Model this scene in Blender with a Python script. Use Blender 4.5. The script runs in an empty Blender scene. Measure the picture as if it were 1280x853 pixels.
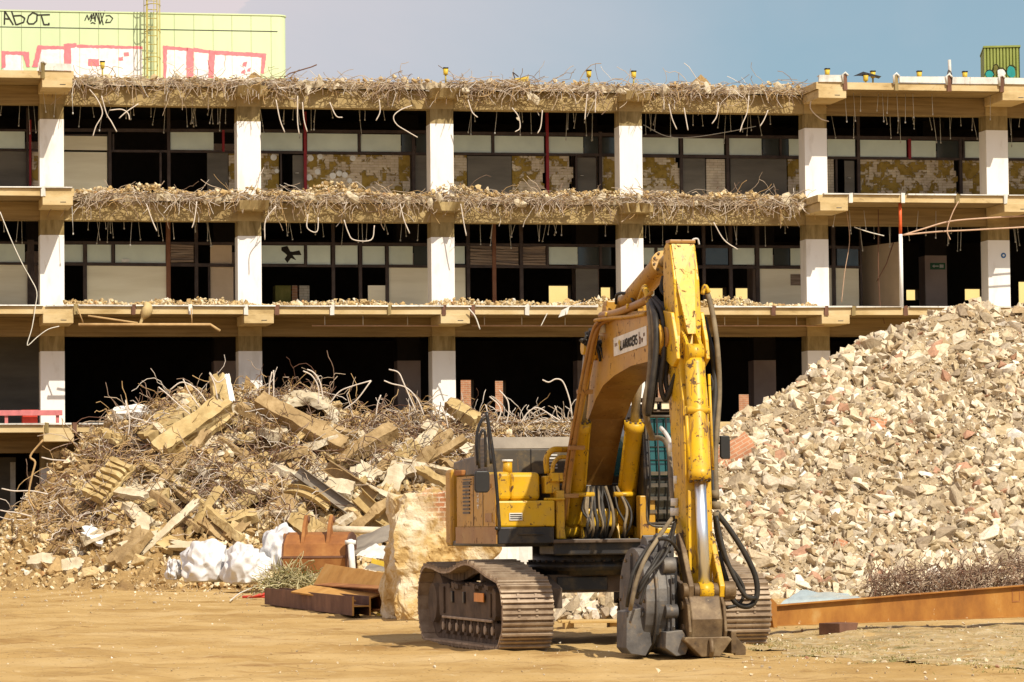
import bpy, bmesh, math, random
import numpy as np
from mathutils import Vector, Matrix, noise
random.seed(7); rng = np.random.default_rng(7)
S = bpy.context.scene
COL = S.collection
PI = math.pi
R_ = math.radians

# ------------------------------------------------------------------ camera
F_PX, PITCH, ROLL, CAM_H = 4500.0, R_(2.899), R_(0.589), 1.66
_R = Vector((1, 0, 0)); _F = Vector((0, math.cos(PITCH), math.sin(PITCH))); _U = Vector((0, -math.sin(PITCH), math.cos(PITCH)))
CR = _R * math.cos(ROLL) - _U * math.sin(ROLL); CU = _R * math.sin(ROLL) + _U * math.cos(ROLL)
CAM = Vector((0, 0, CAM_H))
cd = bpy.data.cameras.new('camera'); cam = bpy.data.objects.new('camera', cd); COL.objects.link(cam)
M = Matrix(((CR.x, CU.x, -_F.x, 0), (CR.y, CU.y, -_F.y, 0), (CR.z, CU.z, -_F.z, CAM_H), (0, 0, 0, 1)))
cam.matrix_world = M
cd.sensor_width = 36; cd.lens = F_PX * 36 / 1280; cd.clip_start = 1; cd.clip_end = 8000
S.camera = cam

def ray(x, y): return _F + CR * ((x - 640) / F_PX) + CU * ((426.5 - y) / F_PX)
def at(x, y, Y):
    d = ray(x, y); return CAM + d * (Y / d.y)
def ground_at(x, y, z=0.0):
    d = ray(x, y); return CAM + d * ((z - CAM_H) / d.z)
def project(P):
    v = Vector(P) - CAM; d = v.dot(_F)
    return 640 + F_PX * v.dot(CR) / d, 426.5 - F_PX * v.dot(CU) / d

class Frame:
    """Local frame on the ground: first axis along, second axis outwards (towards the viewer), third up."""
    def __init__(s, x, y, th):
        s.o = Vector((x, y, 0)); s.th = th
        s.ex = Vector((math.cos(th), math.sin(th), 0)); s.ey = Vector((-math.sin(th), math.cos(th), 0))
    def px(s, x, y, q=None, r=None):
        d = ray(x, y)
        if r is None: k = (-q - (CAM - s.o).dot(s.ey)) / d.dot(s.ey)
        else: k = (r - (CAM - s.o).dot(s.ex)) / d.dot(s.ex)
        P = CAM + d * k - s.o
        return Vector((P.dot(s.ex), P.dot(s.ey), P.z))
    def world(s, t, q, z): return s.o + s.ex * t - s.ey * q + Vector((0, 0, z))

BF = Frame(-14.229, 108.477, R_(11.318))       # the building: t along the facade, q outwards from the column fronts
XF = Frame(1.03, 50.2, R_(14.0))               # the excavator

# ------------------------------------------------------------------ materials
MATS = {}
def nodes_of(name):
    m = bpy.data.materials.new(name); m.use_nodes = True
    nt = m.node_tree; b = nt.nodes['Principled BSDF']
    return m, nt, b
def nd(nt, t, **kw):
    n = nt.nodes.new(t)
    for k, v in kw.items():
        if k in n.inputs.keys(): n.inputs[k].default_value = v
        else: setattr(n, k, v)
    return n
def ramp(nt, fac, stops, interp='LINEAR'):
    r = nt.nodes.new('ShaderNodeValToRGB'); r.color_ramp.interpolation = interp
    e = r.color_ramp.elements
    while len(e) < len(stops): e.new(0.5)
    for el, (p, c) in zip(e, stops):
        el.position = p; el.color = (*c, 1) if len(c) == 3 else c
    nt.links.new(fac, r.inputs['Fac']); return r.outputs['Color']
def mix(nt, fac, a, b, mode='MIX'):
    m = nt.nodes.new('ShaderNodeMix'); m.data_type = 'RGBA'; m.blend_type = mode
    for sock, v in ((m.inputs[0], fac), (m.inputs[6], a), (m.inputs[7], b)):
        if isinstance(v, (int, float)): sock.default_value = v
        elif isinstance(v, tuple): sock.default_value = (*v, 1)
        else: nt.links.new(v, sock)
    return m.outputs[2]
def coords(nt, scale=(1, 1, 1), kind='Object'):
    tc = nt.nodes.new('ShaderNodeTexCoord'); mp = nt.nodes.new('ShaderNodeMapping')
    mp.inputs['Scale'].default_value = scale
    nt.links.new(tc.outputs[kind], mp.inputs['Vector']); return mp.outputs['Vector']
def noise_n(nt, vec, scale, detail=4, rough=0.6, dist=0.0):
    n = nd(nt, 'ShaderNodeTexNoise', Scale=scale, Detail=detail, Roughness=rough, Distortion=dist)
    nt.links.new(vec, n.inputs['Vector']); return n.outputs['Fac']
def bump(nt, b, h, strength=0.4, dist=0.02):
    bp = nd(nt, 'ShaderNodeBump', Strength=strength, Distance=dist)
    nt.links.new(h, bp.inputs['Height']); nt.links.new(bp.outputs['Normal'], b.inputs['Normal'])

def surf(name, stops, scale=1.5, stretch=(1, 1, 1), rough=0.85, spec=0.3, metal=0.0, bumps=(12, 0.3, 0.02), over=None, detail=6):
    """A mottled surface: noise through a colour ramp, optional worn patches on top, fine bump."""
    m, nt, b = nodes_of(name)
    v = coords(nt, stretch)
    c = ramp(nt, noise_n(nt, v, scale, detail, 0.62), stops)
    if over:
        for (sc, lo, hi, colr) in over:
            mk = ramp(nt, noise_n(nt, v, sc, 8, 0.68, 0.3), [(lo, (0, 0, 0)), (hi, (1, 1, 1))])
            c = mix(nt, mk, c, colr)
    nt.links.new(c, b.inputs['Base Color'])
    b.inputs['Roughness'].default_value = rough; b.inputs['Metallic'].default_value = metal
    b.inputs['Specular IOR Level'].default_value = spec
    if bumps: bump(nt, b, noise_n(nt, coords(nt), bumps[0], 6, 0.65), bumps[1], bumps[2])
    MATS[name] = m; return m

def plain(name, col, rough=0.6, metal=0.0, spec=0.4, emit=None):
    m, nt, b = nodes_of(name)
    v = coords(nt)
    c = ramp(nt, noise_n(nt, v, 6, 5), [(0.3, tuple(x * 0.8 for x in col)), (0.7, tuple(min(1, x * 1.12) for x in col))])
    nt.links.new(c, b.inputs['Base Color'])
    b.inputs['Roughness'].default_value = rough; b.inputs['Metallic'].default_value = metal
    b.inputs['Specular IOR Level'].default_value = spec
    MATS[name] = m; return m

def rubble_mat(name, stops, source='island', sc=14):
    m, nt, b = nodes_of(name)
    if source == 'island': f = nt.nodes.new('ShaderNodeNewGeometry').outputs['Random Per Island']
    else: f = nt.nodes.new('ShaderNodeObjectInfo').outputs['Random']
    c = ramp(nt, f, stops, 'CONSTANT')
    v = coords(nt, kind='Object')
    g = ramp(nt, noise_n(nt, v, sc, 5), [(0.3, (0.72, 0.70, 0.66)), (0.62, (1.1, 1.08, 1.04))])
    c = mix(nt, 1.0, c, g, 'MULTIPLY')
    nt.links.new(c, b.inputs['Base Color']); b.inputs['Roughness'].default_value = 0.92
    b.inputs['Specular IOR Level'].default_value = 0.15
    bump(nt, b, noise_n(nt, v, sc * 2, 5), 0.5, 0.02)
    MATS[name] = m; return m

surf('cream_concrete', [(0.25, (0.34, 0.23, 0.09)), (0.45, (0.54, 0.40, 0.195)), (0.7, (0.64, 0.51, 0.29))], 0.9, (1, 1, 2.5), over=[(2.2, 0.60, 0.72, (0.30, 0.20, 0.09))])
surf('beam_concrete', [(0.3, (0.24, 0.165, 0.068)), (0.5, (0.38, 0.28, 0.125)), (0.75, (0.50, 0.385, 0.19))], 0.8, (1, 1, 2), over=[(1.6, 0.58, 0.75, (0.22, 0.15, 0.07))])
surf('shaded_board_concrete', [(0.3, (0.17, 0.11, 0.045)), (0.5, (0.27, 0.185, 0.08)), (0.72, (0.36, 0.26, 0.12))], 1.0, (0.35, 1, 7), bumps=(9, 0.3, 0.02), over=[(1.2, 0.60, 0.72, (0.16, 0.105, 0.045))])  # board-marked concrete with the overhang's shade darkened into the colour
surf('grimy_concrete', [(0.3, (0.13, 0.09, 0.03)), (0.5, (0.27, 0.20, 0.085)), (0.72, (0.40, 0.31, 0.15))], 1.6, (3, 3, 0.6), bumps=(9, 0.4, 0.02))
surf('white_paint', [(0.28, (0.62, 0.58, 0.52)), (0.45, (0.80, 0.78, 0.74)), (0.8, (0.84, 0.83, 0.80))], 0.8, (2, 2, 0.7), rough=0.7, bumps=(20, 0.1, 0.01), over=[(1.3, 0.66, 0.72, (0.60, 0.54, 0.45)), (3.2, 0.69, 0.71, (0.42, 0.34, 0.22)), (7, 0.74, 0.75, (0.30, 0.24, 0.17))])
surf('shade_pink_paint', [(0.3, (0.44, 0.32, 0.27)), (0.7, (0.60, 0.46, 0.40))], 0.8, rough=0.8)  # inner columns: their shade put into a pinkish brown
surf('shade_black', [(0.3, (0.012, 0.010, 0.008)), (0.7, (0.035, 0.028, 0.02))], 0.7, rough=0.95)  # near-black: darkness of the unlit ceiling voids put into the colour
surf('dark_interior', [(0.3, (0.018, 0.014, 0.012)), (0.7, (0.04, 0.032, 0.027))], 0.5, rough=0.95)  # room walls coloured near-black so the unlit depth reads as dark
surf('dark_frame', [(0.3, (0.035, 0.022, 0.018)), (0.7, (0.08, 0.055, 0.045))], 3, rough=0.6)
surf('red_mullion', [(0.3, (0.22, 0.012, 0.02)), (0.7, (0.32, 0.03, 0.035))], 3, rough=0.6)
surf('rusty_mullion', [(0.3, (0.16, 0.06, 0.03)), (0.7, (0.24, 0.11, 0.06))], 3, rough=0.7)
surf('cream_board', [(0.3, (0.72, 0.65, 0.47)), (0.6, (0.84, 0.78, 0.60))], 0.7, (0.5, 0.5, 4), rough=0.8, bumps=None)
surf('tan_board', [(0.3, (0.50, 0.38, 0.25)), (0.6, (0.62, 0.48, 0.33))], 0.7, rough=0.8, bumps=None)
surf('slate_panel', [(0.3, (0.10, 0.088, 0.07)), (0.6, (0.16, 0.14, 0.11))], 0.8, (0.6, 0.6, 3), rough=0.6, bumps=None)
surf('louvre_wood', [(0.3, (0.10, 0.07, 0.05)), (0.5, (0.22, 0.16, 0.12)), (0.7, (0.34, 0.27, 0.21))], 2.0, (0.6, 1, 14), rough=0.8)
surf('rebar_steel', [(0.3, (0.34, 0.25, 0.165)), (0.7, (0.56, 0.44, 0.315))], 4, rough=0.75, spec=0.3, bumps=None)
surf('pale_rebar', [(0.3, (0.52, 0.44, 0.36)), (0.7, (0.72, 0.64, 0.54))], 4, rough=0.7, bumps=None)
surf('brown_wire', [(0.3, (0.17, 0.105, 0.07)), (0.7, (0.36, 0.25, 0.175))], 4, rough=0.8, bumps=None)
surf('ochre_rebar', [(0.3, (0.36, 0.22, 0.09)), (0.7, (0.55, 0.37, 0.17))], 4, rough=0.8, bumps=None)
surf('hanger_metal', [(0.3, (0.40, 0.38, 0.34)), (0.7, (0.62, 0.60, 0.55))], 4, rough=0.5, bumps=None)
surf('lime_cladding', [(0.3, (0.53, 0.63, 0.36)), (0.6, (0.60, 0.69, 0.42))], 0.5, (1, 1, 0.3), rough=0.75, bumps=None)
plain('seam_olive', (0.30, 0.34, 0.16)); plain('pink_spray', (0.74, 0.20, 0.22), 0.7); plain('white_spray', (0.80, 0.77, 0.74), 0.7)
plain('black_spray', (0.025, 0.02, 0.012), 0.7); plain('teal_spray', (0.02, 0.30, 0.27), 0.7)
surf('yellowed_steel', [(0.3, (0.36, 0.28, 0.06)), (0.7, (0.50, 0.42, 0.13))], 3, rough=0.6)
surf('container_green', [(0.3, (0.24, 0.28, 0.06)), (0.7, (0.33, 0.37, 0.10))], 1.2, rough=0.7)
surf('galvanised', [(0.3, (0.50, 0.49, 0.44)), (0.5, (0.68, 0.66, 0.60)), (0.7, (0.78, 0.76, 0.70))], 1.4, (3, 1, 1), rough=0.55, over=[(2.5, 0.60, 0.68, (0.30, 0.24, 0.16))])
plain('lamp_yellow', (0.62, 0.43, 0.04), 0.5); plain('black_plastic', (0.02, 0.018, 0.016), 0.5)
surf('sunlit_yellow_wall', [(0.3, (0.66, 0.52, 0.20)), (0.7, (0.74, 0.62, 0.28))], 0.4, rough=0.85)
surf('soil', [(0.3, (0.26, 0.15, 0.06)), (0.7, (0.42, 0.27, 0.12))], 2.0, bumps=(6, 0.8, 0.08))

def brick_mat(name, c1, c2, mortar, patch=None, bw=0.26, bh=0.085, lo=0.44, hi=0.52, psc=1.1, patch_cols=None):
    m, nt, b = nodes_of(name)
    tc = nt.nodes.new('ShaderNodeTexCoord')
    sp = nt.nodes.new('ShaderNodeSeparateXYZ'); cb = nt.nodes.new('ShaderNodeCombineXYZ')
    nt.links.new(tc.outputs['Object'], sp.inputs[0]); nt.links.new(sp.outputs['X'], cb.inputs['X']); nt.links.new(sp.outputs['Z'], cb.inputs['Y'])
    br = nd(nt, 'ShaderNodeTexBrick', Scale=1.0)
    br.inputs['Brick Width'].default_value = bw; br.inputs['Row Height'].default_value = bh; br.inputs['Mortar Size'].default_value = 0.008
    br.inputs['Color1'].default_value = (*c1, 1); br.inputs['Color2'].default_value = (*c2, 1); br.inputs['Mortar'].default_value = (*mortar, 1)
    nt.links.new(cb.outputs[0], br.inputs['Vector'])
    c = br.outputs['Color']
    n1 = noise_n(nt, tc.outputs['Object'], 3, 5)
    c = mix(nt, 0.35, c, ramp(nt, n1, [(0.3, (0.2, 0.16, 0.1)), (0.7, (0.9, 0.85, 0.75))]), 'OVERLAY')
    if patch_cols:
        snp = nd(nt, 'ShaderNodeVectorMath', operation='SNAP'); nt.links.new(tc.outputs['Object'], snp.inputs[0]); snp.inputs[1].default_value = (bw * 0.5, 1.0, bh)
        n2a = noise_n(nt, tc.outputs['Object'], psc, 9, 0.7, 0.6); n2b = noise_n(nt, snp.outputs[0], psc * 0.55, 5, 0.6, 0.0)
        av = nd(nt, 'ShaderNodeMath', operation='MULTIPLY_ADD'); nt.links.new(n2b, av.inputs[0]); av.inputs[1].default_value = 0.6
        hf_ = nd(nt, 'ShaderNodeMath', operation='MULTIPLY'); nt.links.new(n2a, hf_.inputs[0]); hf_.inputs[1].default_value = 0.4; nt.links.new(hf_.outputs[0], av.inputs[2])
        n2 = av.outputs[0]
        mk = ramp(nt, n2, [(lo, (0, 0, 0)), (lo + 0.02, (1, 1, 1))])
        pc = ramp(nt, noise_n(nt, tc.outputs['Object'], 5, 4), [(0.35, patch_cols[0]), (0.6, patch_cols[1])])
        c = mix(nt, mk, c, pc)
        bump(nt, b, mk, 0.8, 0.03)
    else: bump(nt, b, br.outputs['Fac'], -0.5, 0.01)
    nt.links.new(c, b.inputs['Base Color']); b.inputs['Roughness'].default_value = 0.9; b.inputs['Specular IOR Level'].default_value = 0.2
    MATS[name] = m; return m
brick_mat('adhesive_brick', (0.50, 0.42, 0.32), (0.58, 0.50, 0.40), (0.42, 0.34, 0.22), lo=0.50, psc=4.2, patch_cols=((0.22, 0.14, 0.025), (0.33, 0.22, 0.05)))
brick_mat('pale_brick', (0.56, 0.50, 0.42), (0.50, 0.43, 0.34), (0.36, 0.30, 0.22))
brick_mat('red_brick', (0.42, 0.20, 0.11), (0.34, 0.16, 0.09), (0.42, 0.33, 0.24))
brick_mat('plastered_brick', (0.62, 0.30, 0.17), (0.50, 0.22, 0.12), (0.60, 0.48, 0.34), lo=0.40, psc=0.9, bw=0.24, bh=0.09, patch_cols=((0.42, 0.26, 0.09), (0.72, 0.58, 0.36)))

def glass_mat(name, c, rough=0.12):
    m, nt, b = nodes_of(name)
    v = coords(nt)
    nt.links.new(ramp(nt, noise_n(nt, v, 1.0, 5), [(0.3, tuple(x * 0.8 for x in c)), (0.7, c)]), b.inputs['Base Color'])
    b.inputs['Roughness'].default_value = rough; b.inputs['Specular IOR Level'].default_value = 0.6
    MATS[name] = m; return m
glass_mat('dusty_glass', (0.72, 0.79, 0.65), 0.3); glass_mat('dark_glass', (0.05, 0.055, 0.05), 0.15)
glass_mat('cab_glass', (0.02, 0.10, 0.10), 0.05)

RUB = [(0.0, (0.58, 0.48, 0.33)), (0.16, (0.47, 0.375, 0.235)), (0.30, (0.68, 0.58, 0.42)), (0.46, (0.40, 0.325, 0.225)), (0.58, (0.53, 0.455, 0.345)), (0.70, (0.75, 0.67, 0.53)), (0.84, (0.43, 0.32, 0.19)), (0.91, (0.33, 0.26, 0.18)), (0.95, (0.45, 0.26, 0.17)), (0.98, (0.80, 0.76, 0.68))]
rubble_mat('rubble_mix', RUB); rubble_mat('rubble_chunk_mix', RUB, 'object', 5)
DEB = [(0.0, (0.56, 0.42, 0.22)), (0.25, (0.50, 0.35, 0.16)), (0.45, (0.64, 0.52, 0.32)), (0.65, (0.44, 0.30, 0.14)), (0.8, (0.70, 0.60, 0.42)), (0.93, (0.76, 0.70, 0.58)), (0.97, (0.46, 0.27, 0.12))]
rubble_mat('debris_mix', DEB); rubble_mat('debris_chunk_mix', DEB, 'object', 5)
surf('heap_soil', [(0.25, (0.30, 0.20, 0.10)), (0.5, (0.42, 0.32, 0.19)), (0.75, (0.50, 0.41, 0.28))], 1.2, bumps=(5, 1.0, 0.12))
surf('debris_soil', [(0.25, (0.19, 0.11, 0.045)), (0.5, (0.36, 0.23, 0.09)), (0.75, (0.46, 0.33, 0.16))], 0.8, bumps=(5, 1.0, 0.12))
surf('ochre_concrete', [(0.3, (0.34, 0.23, 0.09)), (0.5, (0.48, 0.35, 0.155)), (0.7, (0.58, 0.45, 0.23))], 1.5, bumps=(10, 0.4, 0.03))
surf('brown_concrete', [(0.3, (0.22, 0.14, 0.06)), (0.5, (0.34, 0.23, 0.105)), (0.7, (0.45, 0.32, 0.16))], 2.5, bumps=(14, 0.7, 0.03))
surf('pale_concrete', [(0.3, (0.40, 0.32, 0.20)), (0.5, (0.56, 0.47, 0.32)), (0.7, (0.68, 0.60, 0.46))], 1.8, bumps=(9, 0.6, 0.04))
surf('white_plaster', [(0.3, (0.70, 0.66, 0.58)), (0.7, (0.82, 0.80, 0.75))], 2.5)
surf('rust', [(0.25, (0.16, 0.055, 0.02)), (0.5, (0.30, 0.12, 0.035)), (0.75, (0.42, 0.20, 0.06))], 2.2, rough=0.8, bumps=(18, 0.3, 0.01))
surf('orange_rust', [(0.25, (0.17, 0.065, 0.018)), (0.45, (0.31, 0.125, 0.024)), (0.62, (0.40, 0.18, 0.035)), (0.8, (0.50, 0.31, 0.11))], 1.6, (1, 1, 0.7), rough=0.75, bumps=(18, 0.3, 0.01), over=[(5, 0.64, 0.68, (0.60, 0.46, 0.28))])
surf('dark_rust', [(0.3, (0.09, 0.04, 0.025)), (0.7, (0.20, 0.10, 0.06))], 2.0, rough=0.8)
surf('sheet_metal', [(0.3, (0.16, 0.13, 0.10)), (0.7, (0.34, 0.29, 0.22))], 1.2, rough=0.6)
surf('white_plastic', [(0.3, (0.56, 0.55, 0.54)), (0.7, (0.70, 0.69, 0.68))], 2, rough=0.5, spec=0.3, bumps=(5, 0.25, 0.03), over=[(2.5, 0.62, 0.68, (0.42, 0.36, 0.27))])
surf('dry_straw', [(0.3, (0.42, 0.36, 0.17)), (0.7, (0.62, 0.55, 0.32))], 4, rough=0.9, bumps=None)
surf('weed_green', [(0.3, (0.10, 0.10, 0.02)), (0.7, (0.26, 0.22, 0.06))], 3, rough=0.9, bumps=None)
surf('board_wood', [(0.3, (0.40, 0.25, 0.08)), (0.7, (0.58, 0.40, 0.16))], 2, (1, 8, 1), rough=0.85)
plain('red_paint', (0.55, 0.05, 0.03), 0.6); plain('pink_rail', (0.52, 0.16, 0.16), 0.6); plain('white_cable', (0.72, 0.68, 0.58), 0.6)
plain('exit_green', (0.03, 0.16, 0.07), 0.5); plain('sign_blue', (0.02, 0.12, 0.32), 0.4); plain('off_white', (0.74, 0.72, 0.66), 0.6)
plain('orange_paint', (0.72, 0.12, 0.03), 0.6); plain('copper_cable', (0.55, 0.36, 0.24), 0.6); plain('clear_sheet', (0.45, 0.52, 0.50), 0.2, 0.0, 0.8)

# excavator paints
def paint_mat(name, base, dark, chips, rough=0.42, dust=0.35):
    m, nt, b = nodes_of(name)
    v = coords(nt)
    c = ramp(nt, noise_n(nt, v, 1.3, 5), [(0.3, dark), (0.6, base)])
    dm = ramp(nt, noise_n(nt, v, 3.5, 8, 0.7), [(0.48, (0, 0, 0)), (0.75, (dust, dust, dust))])
    c = mix(nt, dm, c, (0.42, 0.28, 0.10))
    mk = ramp(nt, noise_n(nt, v, 9, 10, 0.72, 0.4), [(chips, (0, 0, 0)), (chips + 0.03, (1, 1, 1))])
    c = mix(nt, mk, c, (0.11, 0.055, 0.025))
    v2 = coords(nt, (9, 9, 1.2))
    mk2 = ramp(nt, noise_n(nt, v2, 2.2, 6, 0.6, 0.8), [(chips + 0.02, (0, 0, 0)), (chips + 0.06, (0.8, 0.8, 0.8))])
    c = mix(nt, mk2, c, (0.24, 0.12, 0.03))
    nt.links.new(c, b.inputs['Base Color'])
    r = ramp(nt, mk, [(0, (rough,) * 3), (1, (0.85,) * 3)]); nt.links.new(r, b.inputs['Roughness'])
    b.inputs['Specular IOR Level'].default_value = 0.4
    bump(nt, b, noise_n(nt, v, 14, 5), 0.12, 0.01)
    MATS[name] = m; return m
paint_mat('yellow_paint', (0.64, 0.38, 0.008), (0.48, 0.26, 0.008), 0.595, dust=0.5)
paint_mat('worn_yellow', (0.68, 0.41, 0.010), (0.50, 0.27, 0.010), 0.565, dust=0.6)
paint_mat('shaded_ochre_paint', (0.52, 0.28, 0.02), (0.36, 0.17, 0.02), 0.59, dust=0.6)  # yellow darkened to ochre, shade of boom and left side put in
paint_mat('grease_and_shade_brown', (0.20, 0.095, 0.018), (0.10, 0.045, 0.012), 0.60, dust=0.3)  # boom underside: grease plus painted-in shade
surf('ochre_rust', [(0.25, (0.34, 0.16, 0.035)), (0.5, (0.52, 0.27, 0.065)), (0.75, (0.60, 0.36, 0.12))], 1.8, rough=0.8, bumps=(18, 0.3, 0.01))
paint_mat('pipe_brown', (0.36, 0.18, 0.04), (0.26, 0.11, 0.03), 0.60, dust=0.6)
paint_mat('black_paint', (0.022, 0.02, 0.02), (0.012, 0.012, 0.013), 0.66, dust=0.25)
paint_mat('hood_grey', (0.085, 0.072, 0.055), (0.06, 0.05, 0.04), 0.66, dust=0.45)
surf('track_steel', [(0.3, (0.22, 0.15, 0.095)), (0.5, (0.34, 0.25, 0.165)), (0.75, (0.46, 0.36, 0.25))], 5, rough=0.6, metal=0.15, spec=0.4, bumps=(25, 0.3, 0.01))
surf('muddy_frame', [(0.3, (0.06, 0.042, 0.03)), (0.7, (0.15, 0.105, 0.07))], 3, rough=0.85)
surf('grab_steel', [(0.3, (0.05, 0.045, 0.042)), (0.5, (0.10, 0.093, 0.088)), (0.7, (0.20, 0.175, 0.145))], 2.6, rough=0.55, metal=0.1, over=[(5, 0.58, 0.66, (0.20, 0.14, 0.08)), (8, 0.66, 0.7, (0.32, 0.30, 0.27))])
surf('coupler_steel', [(0.3, (0.06, 0.036, 0.018)), (0.5, (0.14, 0.09, 0.044)), (0.74, (0.30, 0.22, 0.12))], 3.2, rough=0.55, metal=0.15, over=[(4, 0.60, 0.7, (0.05, 0.032, 0.02)), (7, 0.66, 0.70, (0.36, 0.28, 0.17))])
surf('rubber_hose', [(0.3, (0.015, 0.013, 0.011)), (0.7, (0.05, 0.042, 0.032))], 6, rough=0.55, bumps=None)
surf('dusty_hose', [(0.3, (0.12, 0.09, 0.055)), (0.7, (0.26, 0.20, 0.12))], 6, rough=0.7, bumps=None)
plain('lamp_lens', (0.75, 0.68, 0.48), 0.25)
plain('reflector_orange', (0.70, 0.24, 0.02), 0.4)
m, nt, b = nodes_of('chrome_rod'); b.inputs['Base Color'].default_value = (0.80, 0.84, 0.90, 1); b.inputs['Metallic'].default_value = 1; b.inputs['Roughness'].default_value = 0.38; MATS['chrome_rod'] = m
surf('dull_rod', [(0.3, (0.30, 0.25, 0.18)), (0.7, (0.52, 0.46, 0.36))], 5, rough=0.4, metal=0.6)

# ------------------------------------------------------------------ mesh builder
class MB:
    def __init__(s): s.v = []; s.f = []; s.m = []; s.mats = []; s.smooth = []
    def mi(s, mat):
        if mat not in s.mats: s.mats.append(mat)
        return s.mats.index(mat)
    def add(s, vs, fs, mat, smooth=False):
        o = len(s.v); s.v.extend([tuple(v) for v in vs]); k = s.mi(mat)
        for f in fs: s.f.append(tuple(i + o for i in f)); s.m.append(k); s.smooth.append(smooth)
        return s
    def box(s, x0, x1, y0, y1, z0, z1, mat, jit=0.0):
        if x0 > x1: x0, x1 = x1, x0
        if y0 > y1: y0, y1 = y1, y0
        if z0 > z1: z0, z1 = z1, z0
        vs = [(x0, y0, z0), (x1, y0, z0), (x1, y1, z0), (x0, y1, z0), (x0, y0, z1), (x1, y0, z1), (x1, y1, z1), (x0, y1, z1)]
        if jit: vs = [(a + random.uniform(-jit, jit), b_ + random.uniform(-jit, jit), c + random.uniform(-jit, jit)) for a, b_, c in vs]
        return s.add(vs, [(0, 3, 2, 1), (4, 5, 6, 7), (0, 1, 5, 4), (1, 2, 6, 5), (2, 3, 7, 6), (3, 0, 4, 7)], mat)
    def obox(s, c, ax, ay, az, mat):
        """Box centred at c with half-axis vectors."""
        c, ax, ay, az = map(Vector, (c, ax, ay, az))
        vs = [c - ax - ay - az, c + ax - ay - az, c + ax + ay - az, c - ax + ay - az, c - ax - ay + az, c + ax - ay + az, c + ax + ay + az, c - ax + ay + az]
        return s.add(vs, [(0, 3, 2, 1), (4, 5, 6, 7), (0, 1, 5, 4), (1, 2, 6, 5), (2, 3, 7, 6), (3, 0, 4, 7)], mat)
    def bar(s, a, b_, w, h, mat, up=(0, 0, 1)):
        a, b_ = Vector(a), Vector(b_); d = (b_ - a); l = d.length; d.normalize()
        sd = d.cross(Vector(up))
        if sd.length < 1e-4: sd = d.cross(Vector((1, 0, 0)))
        sd.normalize(); u = sd.cross(d)
        return s.obox((a + b_) / 2, d * l / 2, sd * w / 2, u * h / 2, mat)
    def tube(s, pts, r, mat, n=8, cap=True, smooth=True):
        pts = [Vector(p) for p in pts]; rs = r if isinstance(r, (list, tuple)) else [r] * len(pts)
        t = (pts[1] - pts[0]).normalized(); u = t.orthogonal().normalized(); vs = []; fs = []
        for i, p in enumerate(pts):
            t2 = (pts[min(i + 1, len(pts) - 1)] - pts[max(i - 1, 0)])
            if t2.length > 1e-7:
                t2.normalize(); u = (u - t2 * u.dot(t2))
                u = u.normalized() if u.length > 1e-6 else t2.orthogonal().normalized()
                t = t2
            w = t.cross(u)
            for k in range(n):
                a = 2 * PI * k / n; vs.append(p + (u * math.cos(a) + w * math.sin(a)) * rs[i])
        for i in range(len(pts) - 1):
            for k in range(n):
                a, b_ = i * n + k, i * n + (k + 1) % n; fs.append((a, b_, b_ + n, a + n))
        s.add(vs, fs, mat, smooth)
        if cap:
            o = len(s.v) - len(vs); k = s.mi(mat)
            s.f.append(tuple(o + i for i in reversed(range(n)))); s.m.append(k); s.smooth.append(False)
            e = o + (len(pts) - 1) * n; s.f.append(tuple(e + i for i in range(n))); s.m.append(k); s.smooth.append(False)
        return s
    def prism(s, prof, plane, a, b_, mat):
        """Extrude a 2D outline: plane 'x' -> outline is (y,z) extruded x=a..b; 'y' -> (x,z); 'z' -> (x,y)."""
        n = len(prof); P = {'x': lambda p, e: (e, p[0], p[1]), 'y': lambda p, e: (p[0], e, p[1]), 'z': lambda p, e: (p[0], p[1], e)}[plane]
        vs = [P(p, a) for p in prof] + [P(p, b_) for p in prof]
        fs = [tuple(reversed(range(n))), tuple(range(n, 2 * n))] + [(i, (i + 1) % n, (i + 1) % n + n, i + n) for i in range(n)]
        return s.add(vs, fs, mat)
    def build(s, name, parent=None, bevel=0.0, fix=True, segs=2):
        me = bpy.data.meshes.new(name); me.from_pydata(s.v, [], s.f)
        for mt in s.mats: me.materials.append(MATS[mt])
        me.polygons.foreach_set('material_index', s.m); me.polygons.foreach_set('use_smooth', s.smooth)
        if fix and len(s.f) < 60000:
            bm = bmesh.new(); bm.from_mesh(me); bmesh.ops.recalc_face_normals(bm, faces=bm.faces); bm.to_mesh(me); bm.free()
        me.update()
        o = bpy.data.objects.new(name, me); COL.objects.link(o)
        if parent: o.parent = parent
        if bevel:
            bv = o.modifiers.new('soft_edges', 'BEVEL'); bv.width = bevel; bv.segments = segs; bv.limit_method = 'ANGLE'; bv.angle_limit = R_(40)
        return o

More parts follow.
